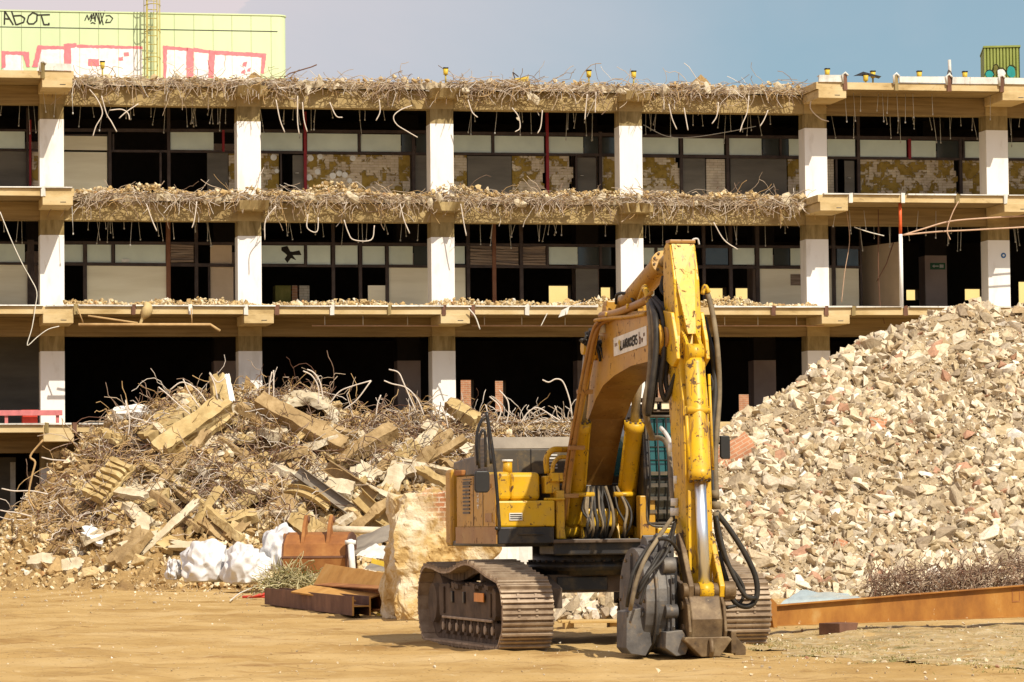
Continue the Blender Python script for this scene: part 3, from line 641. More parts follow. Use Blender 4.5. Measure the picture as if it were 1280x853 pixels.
# frames: the verticals and horizontals of each bay are one frame each
def frame(bars, verts_):
    mb = MB()
    for (x0, x1, y0, y1, th) in bars:
        A = BF.px(x0, y0, q=QW); B_ = BF.px(x1, y1, q=QW); mb.bar(bl(A.x, QW, A.z), bl(B_.x, QW, B_.z), 0.10, th, 'dark_frame')
    for v_ in verts_:
        x, y0, y1, w = v_[:4]; mt = v_[4] if len(v_) > 4 else 'dark_frame'
        A = BF.px(x, y0, q=QW + 0.004); B_ = BF.px(x, y1, q=QW + 0.004); mb.box(A.x - w / 2, A.x + w / 2, -QW - 0.06, -QW + 0.05, B_.z, A.z, mt)
    mb.build('window_frame', BLD)
frame([(-6, 48, 163, 163.5, .07), (-6, 48, 187.5, 188, .06)], [(34, 135, 240, .06), (37.5, 150, 245, .07, 'red_mullion')])
frame([(80, 296, 162.8, 163.8, .10), (134, 296, 189, 190, .07), (80, 134, 169, 169, .04)], [(137, 162, 252, .10), (141.5, 168, 189, .05), (200.5, 190, 252, .06), (210.5, 130, 252, .10), (279, 163, 190, .07, 'red_mullion')])
frame([(326, 536, 164, 165.5, .10), (326, 536, 190.5, 192.5, .08)], [(351, 192, 252, .05), (381, 140, 253, .09, 'red_mullion'), (449, 165, 192, .07), (516.5, 165, 254, .10)])
frame([(566, 772, 167, 168.8, .11), (566, 772, 192.5, 194, .08)], [(616, 167, 194, .08), (683.5, 140, 256, .09, 'red_mullion'), (720, 195, 256, .06), (750, 165, 256, .10)])
frame([(803, 1004, 170, 172, .10), (803, 1004, 195, 197, .10)], [(851, 170, 256, .09), (909, 170, 258, .10), (975.5, 172, 198, .07)])
frame([(1034, 1230, 172, 174, .11), (1034, 1230, 197.5, 199.5, .08)], [(1045, 199, 258, .06), (1072, 140, 258, .10), (1136.5, 174, 199, .09, 'red_mullion'), (1200, 172, 260, .10), (1204, 175, 199, .05)])
frame([(1260, 1400, 174.5, 176, .11), (1260, 1400, 199.5, 200.5, .08)], [(1330, 150, 260, .1)])
frame([(-6, 48, 303.5, 304, .08), (-6, 48, 329.5, 330, .08)], [(36, 300, 395, .10), (40, 300, 395, .12)])
frame([(80, 296, 303.5, 305, .09), (80, 296, 330, 332, .10)], [(106, 303, 395, .12), (141, 303, 331, .09), (210, 275, 395, .13, 'rusty_mullion'), (245, 280, 395, .11), (261, 331, 395, .05)])
frame([(326, 536, 304.5, 306, .09), (326, 536, 332, 333.5, .08)], [(382, 305, 332, .07), (416, 278, 395, .10), (450, 305, 395, .10), (483.5, 305, 395, .10)])
frame([(566, 772, 306, 307.5, .09), (566, 772, 333, 334.5, .09)], [(584.5, 280, 395, .11), (617, 280, 397, .12, 'rusty_mullion'), (651, 280, 397, .11), (684, 306, 333, .08), (750.5, 306, 335, .08)])
frame([(803, 1004, 308, 309, .09), (803, 1004, 333.5, 334.5, .10)], [(820, 308, 335, .07), (879, 280, 397, .10), (912.5, 280, 397, .11), (946, 280, 397, .12)])
frame([(1036, 1075, 309, 310, .09), (1036, 1075, 333.5, 334.5, .08)], [(1041, 280, 397, .12), (1075, 280, 397, .06), (1098, 270, 315, .06)])
# little things fixed on the walls
A = BF.px(157, 326, q=QW + 0.03); mb = MB(); bbox(mb, A.x - 0.12, A.x + 0.12, QW + 0.02, QW + 0.03, A.z - 0.05, A.z + 0.05, 'off_white'); mb.build('notice', BLD)
A = BF.px(934, 333, q=-6.47) if False else BF.px(1172, 333, q=-6.49)
mb = MB(); bbox(mb, A.x - 0.26, A.x + 0.26, -6.5, -6.47, A.z - 0.11, A.z + 0.11, 'exit_green'); es = mb.build('exit_sign', BLD)
mb = MB()
pc = lambda x, z: (A.x + x, 6.462, A.z + z)
mb.prism([(A.x + .06, A.z - .055), (A.x + .20, A.z - .055), (A.x + .20, A.z + .055), (A.x + .06, A.z + .055)], 'y', 6.462, 6.466, 'off_white')
mb.prism([(A.x - .20, A.z), (A.x - .12, A.z + .06), (A.x - .12, A.z + .02), (A.x + .03, A.z + .02), (A.x + .03, A.z - .02), (A.x - .12, A.z - .02), (A.x - .12, A.z - .06)], 'y', 6.462, 6.466, 'off_white')
mb.build('pictogram', es)
A = BF.px(1254.5, 319.5, q=0.02); mb = MB(); mb.tube([bl(A.x, 0.001, A.z), bl(A.x, 0.015, A.z)], 0.085, 'sign_blue', 20); bs = mb.build('round_sign', BLD)
mb = MB(); mb.tube([bl(A.x, 0.0155, A.z), bl(A.x, 0.018, A.z)], 0.038, 'off_white', 14); mb.build('sign_mark', bs)

# ---- galvanised upstands on the intact slab edges, one strip per length
def trims(zs, joints, upstand):
    for (x0, x1) in joints:
        A = BF.px(x0, 200, q=1.76); B_ = BF.px(x1, 200, q=1.76); mb = MB()
        if upstand > 0.1:
            bbox(mb, A.x, B_.x, 1.70, 1.80, zs + 0.004, zs + upstand, 'galvanised', 0.014); bbox(mb, A.x, B_.x, 1.55, 1.70, zs + upstand - 0.03, zs + upstand - 0.005, 'galvanised')
        else: bbox(mb, A.x, B_.x, 1.60, 1.83, zs + 0.008, zs + upstand, 'galvanised', 0.008)
        mb.build('edge_trim', BLD)
trims(ZB[0] + 0.5, [(55, 90), (1025, 1055), (1126, 1185), (1192, 1250), (1257, 1330)], 0.21)
trims(ZB[1] + 0.5, [(-40, 52), (56, 90), (1029, 1060), (1066, 1124), (1134, 1194), (1199, 1254), (1260, 1330)], 0.045)
trims(ZB[2] + 0.5, [(-40, 53), (57, 91), (97, 164), (169, 235), (240, 305), (309, 343), (348, 412), (417, 483), (488, 552), (556, 587), (592, 655), (661, 745), (890, 962), (967, 1028), (1032, 1062), (1067, 1125), (1134, 1190), (1200, 1260), (1264, 1330)], 0.05)
trims(ZB[3] + 0.5, [(-40, 54), (60, 88), (97, 150), (590, 655), (660, 720)], 0.05)
# dark joints with rusty clamps between the lengths
for k, xs_ in ((0, (1058, 1122, 1188, 1254, 54)), (1, (1063, 1128, 1196, 1256, 54)), (2, (94, 166, 237, 306, 345, 414, 485, 553, 589, 657, 964, 1030, 1064, 1129, 1195)), (3, (57, 92))):
    for x in xs_:
        A = BF.px(x, 200, q=1.78); zs = ZB[k]; mb = MB()
        bbox(mb, A.x - 0.06, A.x + 0.06, 1.752, 1.80, zs + 0.26, zs + (0.74 if k == 0 else 0.56), random.choice(('dark_rust', 'grimy_concrete', 'galvanised')), 0.015)
        if k == 0: mb.tube([bl(A.x - 0.08, 1.80, zs + 0.45), bl(A.x - 0.10, 1.84, zs + 0.72), bl(A.x, 1.8, zs + 0.80), bl(A.x + 0.09, 1.82, zs + 0.70)], 0.035, 'galvanised', 6)
        mb.build('edge_clamp', BLD)

# ---- wires
def strand(mb, p, d, L, n, curl, grav, r, mat, sides=3):
    p = Vector(p); d = Vector(d).normalized(); pts = [p.copy()]
    for i in range(n):
        d = (d + Vector((random.gauss(0, curl), random.gauss(0, curl), random.gauss(0, curl) - grav))).normalized()
        p = p + d * (L / n); pts.append(p.copy())
    mb.tube(pts, r, mat, sides, cap=False)
def wire_px(name, pts, q, r, mat, parent, k=5):
    mb = MB(); P = []
    for e in pts:
        A = BF.px(e[0], e[1], q=e[2] if len(e) > 2 else q); P.append((A.x, A.y, A.z))
    mb.tube(smooth_path(P, k) if k > 1 else P, r, mat, 6); return mb.build(name, parent)
# torn reinforcement along the two upper slab edges
mbf = MB(); n_s = 0
for k in (0, 1):
    zb = ZB[k]
    for _ in range(2100):
        t = random.uniform(CUT0 - 0.1, CUT1 + 0.1)
        dens = 0.50 + 1.2 * fbm(t * 0.8, k * 9.0, 2) + 0.35 * math.exp(-((t + 5.6) % 6 - 0.0) ** 2 / 0.5)
        if random.random() > dens: continue
        lay = random.random(); mt = random.choice(('rebar_steel', 'rebar_steel', 'rebar_steel', 'pale_rebar', 'brown_wire', 'ochre_rebar'))
        if lay < 0.72:      # tangled lengths lying along the edge
            strand(mbf, bl(t, random.uniform(0.15, 0.55), zb + random.uniform(0.30, 0.58)), (random.choice((-1, 1)) * random.uniform(0.5, 1), -random.uniform(-0.1, 0.4), random.uniform(-0.25, 0.2)), random.uniform(0.4, 1.2), 6, 0.30, 0.07, random.uniform(0.007, 0.013), mt)
        else:               # ends bent over the edge and drooping
            strand(mbf, bl(t, random.uniform(0.2, 0.45), zb + random.uniform(0.3, 0.5)), (random.gauss(0, 0.7), -1, random.uniform(-0.2, 0.3)), random.uniform(0.3, 0.9), 6, 0.28, 0.36, random.uniform(0.007, 0.012), mt)
fr = mbf.build('rebar_fringe', BLD, fix=False); fr['kind'] = 'stuff'
# the longest loose ends, each a part of its own
LONG = [([(112, 112), (122, 125), (128, 142), (120, 158), (116, 171)], .9), ([(127, 120), (133, 142), (139, 152), (146, 165)], .95), ([(137, 138), (152, 137), (160, 142), (162, 150)], .9), ([(173, 130), (158, 140), (149, 148)], .9), ([(345, 125), (350, 150), (356, 166)], .9), ([(372, 120), (372, 152), (374, 168)], .9), ([(378, 128), (380, 150), (384, 165)], .9), ([(412, 128), (420, 145), (428, 147)], .8), ([(474, 125), (475, 140), (470, 151)], .9), ([(515, 132), (500, 138), (492, 146), (496, 156), (510, 165), (522, 172)], 1.0), ([(585, 125), (590, 140), (597, 147)], .9), ([(640, 135), (648, 146), (650, 160), (644, 165)], .95), ([(678, 138), (676, 158), (672, 167)], .9), ([(734, 118), (732, 138), (731, 150)], .9), ([(745, 115), (744, 135), (744, 141)], .9), ([(836, 130), (840, 148), (846, 162)], .9), ([(855, 135), (858, 152), (860, 163)], .9), ([(898, 128), (896, 145), (890, 155)], .9), ([(936, 120), (934, 140), (928, 155), (925, 165)], .95), ([(960, 138), (955, 150), (950, 158)], .9), ([(1017, 118), (1013, 135), (1025, 148), (1036, 152)], .9), ([(183, 255), (190, 275), (196, 289)], .9), ([(246, 252), (243, 275), (240, 285)], .9), ([(430, 275), (435, 290), (442, 300), (464, 300), (468, 282)], .9), ([(500, 255), (505, 275), (512, 292)], .9), ([(385, 268), (384, 285), (396, 290), (398, 272)], .9), ([(576, 255), (580, 280), (583, 295)], .9), ([(345, 258), (332, 275), (331, 300)], .9), ([(892, 278), (905, 300), (922, 312)], 1.1), ([(1000, 256), (1006, 264), (1012, 268)], .9)]
for pts, q in LONG: wire_px('rebar_strand', pts, q, 0.017, 'pale_rebar', BLD)
# hangers of the lost ceilings: one hundred as parts, the many small ones behind as one
hang = []
for k, n in ((0, 140), (1, 125)):
    zb = ZB[k]
    for _ in range(n):
        i = random.randrange(-1, 7); t = 6 * i + random.uniform(0.8, 5.9); q = -random.uniform(0.6, 2.3)
        hang.append((t, q, zb + 0.28, random.uniform(0.66, 1.3), random.gauss(0, 0.10)))
for x in (1056, 1067, 1076, 1098, 1103, 1110, 1121, 1132, 1141, 1165, 1238, 90, 54, 70): 
    A = BF.px(x, 120, q=0.9 if x > 1000 else 0.5); hang.append((A.x, A.y * -1, ZB[0] + (0.28 if x > 1000 else 0.0), random.uniform(0.55, 0.95), random.gauss(0, 0.04)))
for x in (90, 1045, 1062, 1080, 1148, 1170): 
    A = BF.px(x, 270, q=0.8); hang.append((A.x, A.y * -1, ZB[1] + 0.1, random.uniform(0.5, 0.9), random.gauss(0, 0.06)))
hang.sort(key=lambda h_: -h_[1])
rest = MB()
for j, (t, q, z, L, lean) in enumerate(hang):
    mb = MB() if j < 100 else rest
    mb.tube([bl(t, q, z), bl(t + lean * 0.5, q, z - L * 0.5), bl(t + lean, q, z - L)], 0.0095, 'hanger_metal', 4)
    mb.tube([bl(t + lean, q, z - L + 0.03), bl(t + lean, q, z - L - 0.03)], 0.022, 'hanger_metal', 5)
    if j < 100: mb.build('ceiling_hanger', BLD)
o = rest.build('ceiling_hanger', BLD, fix=False); o['kind'] = 'stuff'
# conduit under the third level edge, with its drops
for (x0, x1) in ((390, 549), (590, 745), (892, 1030)):
    A = BF.px(x0, 407.3, q=1.0); B_ = BF.px(x1, 407.5, q=1.0); mb = MB(); mb.tube([A, B_], 0.022, 'copper_cable', 6)
    for f_ in (0.1, 0.4, 0.75): 
        P = A.lerp(B_, f_); mb.tube([P, (P.x, P.y, ZB[2] + 0.28)], 0.014, 'galvanised', 5)
    mb.build('conduit', BLD)
mb = MB()
A = [BF.px(*p, q=1.9) for p in ((98, 406), (160, 406), (263, 406), (275, 414))]; mb.tube(A, 0.045, 'ochre_rebar', 6); A = [BF.px(*p, q=1.9) for p in ((110, 395), (172, 404))]; mb.tube(A, 0.03, 'ochre_rebar', 6)
A = [BF.px(*p, q=1.9) for p in ((104, 404), (97, 385))]; mb.tube(A, 0.02, 'ochre_rebar', 6); A = [BF.px(*p, q=1.9) for p in ((240, 406), (239, 385))]; mb.tube(A, 0.02, 'ochre_rebar', 6); mb.build('bent_pipe', BLD)
wire_px('dangling_wire', [(0, 265), (14, 300), (28, 330), (38, 348), (46, 365), (44, 385), (40, 410), (34, 432), (46, 422), (60, 412), (74, 408)], 1.85, 0.014, 'white_cable', BLD, 4)
wire_px('dangling_wire', [(1058, 262), (1062, 300), (1056, 340), (1052, 378)], 0.4, 0.012, 'copper_cable', BLD)
wire_px('dangling_wire', [(1098, 262), (1098, 330), (1100, 380), (1106, 405)], 0.4, 0.014, 'dark_rust', BLD)
wire_px('dangling_wire', [(1117, 303), (1108, 330), (1096, 352)], -0.6, 0.016, 'dark_rust', BLD, 1)
wire_px('dangling_wire', [(1198, 252), (1190, 268), (1184, 288), (1188, 300)], 1.9, 0.018, 'copper_cable', BLD)
wire_px('dangling_wire', [(1068, 284), (1085, 290), (1105, 295)], 1.0, 0.016, 'white_cable', BLD)
wire_px('dangling_wire', [(804, 156), (832, 170), (862, 172), (910, 165), (945, 158)], -1.0, 0.012, 'hanger_metal', BLD)
wire_px('dangling_wire', [(684, 392), (680, 400), (676, 408)], 1.9, 0.014, 'white_cable', BLD)
wire_px('dangling_wire', [(586, 386), (594, 396), (600, 412)], 1.9, 0.02, 'white_cable', BLD)

# torn wires and pale rubble on the lowest slab edge behind the machine
mb = MB()
tA, tB = BF.px(588, 530, q=1.8).x, BF.px(722, 530, q=1.8).x
for _ in range(420):
    strand(mb, bl(random.uniform(tA, tB), random.uniform(1.5, 2.3), ZB[3] + random.uniform(-0.35, 0.62)), (random.gauss(0, 1), random.gauss(-0.2, 0.4), random.gauss(0.05, 0.4)), random.uniform(0.4, 1.3), 7, 0.30, 0.08, random.uniform(0.010, 0.016), random.choice(('rebar_steel', 'pale_rebar', 'ochre_rebar')))
for _ in range(26):
    strand(mb, bl(random.uniform(tA, tB), random.uniform(1.4, 1.8), ZB[3] + 0.5), (random.gauss(0, 0.5), random.gauss(0, 0.2), 1), random.uniform(0.4, 1.2), 7, 0.22, 0.12, 0.016, 'pale_rebar')
o = mb.build('rebar_mat', BLD, fix=False); o['kind'] = 'stuff'
A = BF.px(-6, 572, q=-3.2); B_ = BF.px(20, 572, q=-3.2)
mb = MB(); bbox(mb, A.x - 0.6, B_.x, -3.25, -3.2, 0.0, A.z, 'slate_panel'); dr = mb.build('door', BLD)
mb = MB(); bbox(mb, B_.x - 0.18, B_.x - 0.02, -3.195, -3.17, 0.1, A.z - 0.15, 'off_white'); mb.build('door_trim', dr)

# near-black star painted on a pane for the dark behind its break, dabs of old adhesive on the bricks
A = BF.px(362, 318, q=QW + 0.003); mb = MB(); pr = []
for i, r in enumerate((0.33, 0.30, 0.12, 0.10, 0.30, 0.33, 0.26, 0.09, 0.08, 0.22, 0.31, 0.14, 0.28, 0.09)):
    a = 2 * PI * (i + random.uniform(-0.2, 0.2)) / 14; pr.append((A.x + r * math.cos(a) * 1.15, A.z + r * math.sin(a) * 0.9))
mb.prism(pr, 'y', -(QW + 0.004), -(QW + 0.001), 'shade_black'); mb.build('dark_hole_patch', BLD)
for x, y in ((388, 198), (400, 196), (397, 215), (386, 222), (416, 220), (424, 217), (431, 219), (441, 198), (346, 214), (342, 197), (437, 226)):
    A = BF.px(x, y, q=QW - 0.02); mb = MB(); mb.tube([(A.x, -(QW - 0.03), A.z), (A.x, -(QW - 0.012), A.z)], random.uniform(0.07, 0.11), 'off_white', 12); mb.build('plaster_dab', BLD)
# ------------------------------------------------------------------ on the roof
RZ = ZB[0] + 0.5
def bw(t, d, z): return BF.world(t, d, z)
PL = thing('rooftop_block', 'lime green rooftop block sprayed with pink and white graffiti', 'rooftop room', BF.o, BF.th)
A = BF.px(358.5, 60, q=-6); tr = A.x; RZ2 = 18.2
mb = MB()
# rounded right-hand corner
prof = [(-8.0, 6.0)] + [(tr - 0.35 + 0.35 * math.sin(a), 6.35 - 0.35 * math.cos(a)) for a in np.linspace(0, PI / 2, 8)] + [(tr, 12.0), (-8.0, 12.0)]
mb.prism(prof, 'z', RZ, RZ2 - 0.04, 'lime_cladding'); 
pr2 = [(-8.05, 5.97)] + [(tr - 0.34 + 0.37 * math.sin(a), 6.34 - 0.37 * math.cos(a)) for a in np.linspace(0, PI / 2, 8)] + [(tr + 0.03, 12.0), (-8.05, 12.0)]
mb.prism(pr2, 'z', RZ2 - 0.04, RZ2, 'lime_cladding'); mb.build('cladding', PL)
mb = MB()
zj = BF.px(250, 38, q=-6).z; mb.box(-8, tr - 0.3, 5.990, 6.003, zj - 0.012, zj + 0.012, 'black_plastic')
for x in (2, 27, 51, 75, 99.5, 123.5, 148, 172, 218, 242.5, 266.5, 290, 314, 339):
    t = BF.px(x, 60, q=-6).x; mb.box(t - 0.006, t + 0.006, 5.991, 6.002, RZ, RZ2 - 0.05, 'seam_olive')  # thin strips in a darker olive mark the seams
mb.build('panel_joint', PL)
def spray(name, polys, mat, q, parent=PL):
    mb = MB()
    for p in polys:
        pts = [BF.px(x, y, q=q) for x, y in p]; n = len(pts)
        c = sum(pts, Vector()) / n
        mb.add([(v_.x, -q, v_.z) for v_ in pts] + [(v_.x, -q + 0.004, v_.z) for v_ in pts], [tuple(range(n))] + [(i, (i + 1) % n, (i + 1) % n + n, i + n) for i in range(n)], mat)
    return mb.build(name, parent)
def rough(p, amp=0.7, step=2.5):
    out = []
    for i in range(len(p)):
        (x0, y0), (x1, y1) = p[i], p[(i + 1) % len(p)]; n = max(1, int(math.hypot(x1 - x0, y1 - y0) / step))
        for j in range(n): out.append((x0 + (x1 - x0) * j / n + random.uniform(-amp, amp), y0 + (y1 - y0) * j / n + random.uniform(-amp, amp)))
    return out
wq = -5.992
white = [[(5, 67), (27, 66), (30, 100), (4, 100)], [(52, 60), (80, 59.5), (80, 100), (43, 100)], [(88, 58), (178, 60), (178, 102), (88, 102)], [(208, 62), (233, 63), (233, 104), (207, 104)], [(242, 65), (261, 66), (261, 104), (242, 104)], [(268, 68), (327, 71), (325, 104), (266, 104)]]
spray('white_graffiti', [rough(p) for p in white], 'white_spray', wq)
pink = [[(2, 64), (36, 65), (37, 84), (33, 84), (29, 69), (7, 68.5), (7, 85), (2, 85)], [(47, 57), (80, 58), (80, 62), (52, 62), (47, 84), (40, 84)], [(80, 55), (96, 54), (96, 59), (89, 60), (89, 92), (80, 92)], [(96, 56), (178, 58), (178, 61.5), (96, 60)], [(110, 74), (124, 74), (124, 83), (110, 83)], [(148, 72), (154, 71), (154, 76), (148, 76)], [(155, 66), (161, 65.5), (161, 70), (155, 71)],
        [(204, 57), (235, 60), (235, 64), (209, 62), (208, 98), (204, 98)], [(233, 60), (242, 61), (242, 98), (233, 98)], [(242, 60), (262, 63), (262, 67), (242, 65)], [(261, 63), (269, 64), (267, 98), (260, 98)], [(268, 63.5), (333, 67), (330, 92), (326, 92), (327, 72), (268, 68.5)], [(304, 78), (309, 77), (308, 84), (303, 83)], [(302, 89), (306, 87), (306, 93), (301, 92)], [(310, 86), (314, 84), (313, 90), (309, 90)]]
spray('pink_graffiti', [rough(p, 0.5) for p in pink], 'pink_spray', wq + 0.004)
def strokes(name, lines, w):
    mb = MB()
    for l in lines:
        for a, b_ in zip(l[:-1], l[1:]):
            A = BF.px(*a, q=-5.99); B_ = BF.px(*b_, q=-5.99)
            mb.bar(A, B_ + (B_ - A).normalized() * 0.01, w, 0.006, 'black_spray', up=(0, 1, 0))
    return mb.build(name, PL)
strokes('lettering', [[(5.5, 31), (6, 14), (16.5, 31)], [(6, 23.5), (12, 24)], [(14.5, 14), (20, 31)], [(17.5, 20), (26, 19.5), (31, 23), (29.5, 28), (21, 31)],
                      [(34, 27), (36, 20), (41, 16), (46.5, 18), (46, 26), (42, 30), (36, 30), (34, 27)], [(46, 19), (62, 18.5)], [(51.5, 19), (55, 31), (61.5, 31), (61, 29)]], 0.045)
strokes('lettering', [[(106, 26), (109, 19), (111, 25), (114.5, 18), (114, 26)], [(113, 27), (117, 17), (119, 27)], [(114.5, 23), (119, 22.5)], [(119, 27), (120, 15), (125, 30), (123, 14)], [(125, 30.5), (131, 14)], [(125, 14), (129, 31)], [(132, 20), (137, 19.5), (141, 23), (138, 28), (132, 28.5), (134, 24)], [(113.5, 29.5), (116, 28.3), (119, 29.8)]], 0.032)
# caged ladder
LD = thing('caged_ladder', 'yellowed steel ladder with safety hoops rising above the lime green block', 'ladder', BF.world(BF.px(190, 60, q=-5.6).x, -5.6, RZ), BF.th)
L0 = BF.px(190, 60, q=-5.6).x
def lx(x): return BF.px(x, 60, q=-5.6).x - L0
top = BF.px(190, -25, q=-5.6).z - RZ
for x in (183.5, 196.5):
    mb = MB(); mb.box(lx(x) - 0.018, lx(x) + 0.018, -0.03, 0.03, 0, top, 'yellowed_steel'); mb.build('rail', LD)
z = 0.15
while z < top:
    mb = MB(); mb.tube([(lx(183.5), 0, z), (lx(196.5), 0, z)], 0.014, 'yellowed_steel', 6); mb.build('rung', LD); z += 0.28
wq2 = (lx(200) - lx(180)) / 2
for z in np.arange(0.5, top, 0.85):
    mb = MB(); mb.tube([(lx(190) + math.cos(a) * wq2, -0.05 - math.sin(a) * 0.62, z) for a in np.linspace(0, PI, 13)], 0.016, 'yellowed_steel', 5); mb.build('hoop', LD)
for a in np.linspace(0, PI, 5):
    mb = MB(); mb.box(lx(190) + math.cos(a) * wq2 - 0.01, lx(190) + math.cos(a) * wq2 + 0.01, -0.06 - math.sin(a) * 0.62, -0.04 - math.sin(a) * 0.62, 0.3, top, 'yellowed_steel'); mb.build('cage_strip', LD)
# corrugated container with spray paint
A = BF.px(1230.5, 95, q=-3.0); B_ = BF.px(1271, 95, q=-3.0); zt = BF.px(1250, 58, q=-3.0).z
CT = thing('roof_container', 'corrugated green metal container with teal graffiti on the roof edge', 'container', BF.world(A.x, -3.0, RZ + 0.55), BF.th - R_(16))
Wc = (B_.x - A.x) * 1.04; H = zt - RZ - 0.55; prof = []; n = 11
for j in range(n):
    x = Wc * j / n; prof += [(x, 0), (x + Wc / n * 0.55, 0), (x + Wc / n * 0.65, 0.05), (x + Wc / n * 0.9, 0.05)]
prof += [(Wc, 0), (Wc, 2.4), (0, 2.4)]
mb = MB(); mb.prism([(x, y) for x, y in prof], 'z', 0.08, H - 0.06, 'container_green'); mb.build('corrugated_wall', CT)
mb = MB(); mb.box(-0.02, Wc + 0.03, -0.03, 2.43, H - 0.06, H, 'container_green'); mb.box(-0.02, Wc + 0.03, -0.03, 2.43, 0, 0.08, 'container_green'); mb.build('frame', CT)
mb = MB()
for x0, w_, z0, h_, mt in ((0.03, 0.28, 0.22, 0.30, 'teal_spray'), (0.28, 0.2, 0.32, 0.38, 'weed_green'), (0.40, 0.3, 0.22, 0.36, 'white_spray'), (0.72, 0.32, 0.24, 0.42, 'teal_spray')):
    mb.prism([(x0 + w_ / 2 + w_ / 2 * math.cos(a) * random.uniform(0.75, 1.1), z0 + h_ / 2 + h_ / 2 * math.sin(a) * random.uniform(0.75, 1.1)) for a in np.linspace(0, 2 * PI, 11)[:-1]], 'y', -0.012 - 0.004 * x0, -0.002, mt)
    mb.tube([(x0 + w_ / 2 + w_ * 0.52 * math.cos(a), -0.018, z0 + h_ / 2 + h_ * 0.52 * math.sin(a)) for a in np.linspace(0.2, 3.2, 8)], 0.012, 'black_spray', 4)
mb.build('graffiti', CT)
# lamps on short posts
def roof_lamp(x, y, sc=1.0, q=0.9, up=True):
    A = BF.px(x, y, q=q); base = RZ
    o = thing('roof_lamp', 'small yellow lamp with a black cap on a short post at the roof edge', 'lamp', BF.world(A.x, q, base), BF.th, 'yellow lamps along the roof edge')
    h = max(0.2, A.z - base); sc *= 0.72; mb = MB(); mb.tube([(0, 0, 0), (0, 0, h - 0.1)], 0.028, 'yellowed_steel', 6); mb.build('post', o)
    mb = MB(); mb.tube([(0, 0, h - 0.12), (0, 0, h - 0.06), (0, 0, h + 0.07)], [0.08, 0.12 * sc, 0.135 * sc], 'lamp_yellow', 4); mb.build('lamp_shade', o)
    mb = MB(); mb.tube([(0, 0, h + 0.07), (0, 0, h + 0.11)], 0.15 * sc, 'black_plastic', 4); mb.build('cap', o); return o
for x, y, q in ((128, 81, -0.4), (557, 89, 0.1), (736, 92, 0.1), (792, 93, 0.1), (1034, 90, 1.3), (1091, 93, 0.8), (1082, 97, 1.2), (1149, 93, 1.2), (1206, 93.5, 1.2)): roof_lamp(x, y, 1.0, q)
A = BF.px(645, 97, q=0.0); o = thing('broken_lamp', 'toppled yellow and black lamp bracket on the torn roof edge', 'lamp', BF.world(A.x, 0.0, A.z - 0.18), BF.th)
mb = MB(); mb.prism([(-0.05, 0.05), (0.36, 0.0), (0.38, 0.22), (0.25, 0.18), (-0.05, 0.14)], 'y', -0.12, 0.12, 'lamp_yellow'); mb.build('lamp_shade', o)
mb = MB(); mb.bar((-0.42, 0, 0.02), (0.02, 0, 0.10), 0.16, 0.10, 'grimy_concrete'); mb.bar((-0.02, 0, 0.1), (-0.1, 0, 0.34), 0.03, 0.03, 'dark_frame'); mb.bar((-0.1, 0, 0.34), (0.08, 0, 0.2), 0.03, 0.03, 'dark_frame'); mb.build('bracket', o)
A = BF.px(1187, 95, q=1.7); o = thing('vent_pipe', 'bent grey pipe stub standing up at the intact roof edge', 'pipe', BF.world(A.x, 1.7, RZ), BF.th)
hh = BF.px(1187, 75, q=1.7).z - RZ; mb = MB(); mb.tube([(0, 0, -0.1), (0.01, 0, hh * 0.5), (0, 0, hh)], 0.055, 'hanger_metal', 8); mb.build('tube', o)
mb = MB(); mb.tube(smooth_path([(-0.02, -0.05, 0), (-0.09, -0.06, 0.2), (-0.05, -0.05, 0.42), (0.05, -0.05, 0.3), (0.04, -0.05, 0.0)], 4), 0.016, 'dark_frame', 5); mb.build('wire_loop', o)
mb = MB()
for (x, y, w_) in ((588, 0, 0),):
    pass
def mound(px, py, wpx, q, label):
    A = BF.px(px, py, q=q); hw = wpx / 2 / 40; h = A.z - RZ
    vs = [(0, 0, h)]; fs = []; nr, na = 6, 18
    for r in range(1, nr + 1):
        for a in range(na):
            f_ = r / nr; rr = hw * f_ * (1 + 0.12 * fbm(a * 0.7, px)); vs.append((rr * math.cos(2 * PI * a / na), rr * 0.8 * math.sin(2 * PI * a / na), max(0, h * (1 - f_) * (1 + 0.15 * fbm(a * .9, r, px)))))
    fs += [(0, 1 + a, 1 + (a + 1) % na) for a in range(na)]
    for r in range(nr - 1):
        for a in range(na): fs.append((1 + r * na + a, 1 + (r + 1) * na + a, 1 + (r + 1) * na + (a + 1) % na, 1 + r * na + (a + 1) % na))
    m_ = MB(); m_.add(vs, fs, 'debris_soil', False); o = m_.build('dirt_mound'); o.location = BF.world(A.x, q, RZ); o.rotation_euler = (0, 0, BF.th); tag(o, label, 'mound')
mound(876, 93, 54, -2.0, 'wide low mound of brown grit on the roof to the right of the lamps')
mound(318, 90, 40, -0.8, 'small mound of brown grit on the torn roof edge before the lime green block')
A = BF.px(1068, 96, q=1.2); mb = MB(); mb.add([(0, 0, 0), (0.5, 0, -0.02), (0.9, 0.05, 0.0), (0.1, 0.5, 0.05), (0.6, 0.5, 0.08), (0.35, 0.2, 0.16), (0.95, 0.5, -0.02)], [(0, 1, 5), (1, 2, 5), (0, 5, 3), (5, 4, 3), (2, 6, 4, 5)], 'black_plastic'); o = mb.build('roofing_felt'); o.location = BF.world(A.x, 1.2, RZ + 0.28); o.rotation_euler = (0, 0, BF.th); tag(o, 'crumpled black roofing felt lying beside a roof lamp', 'roofing felt')
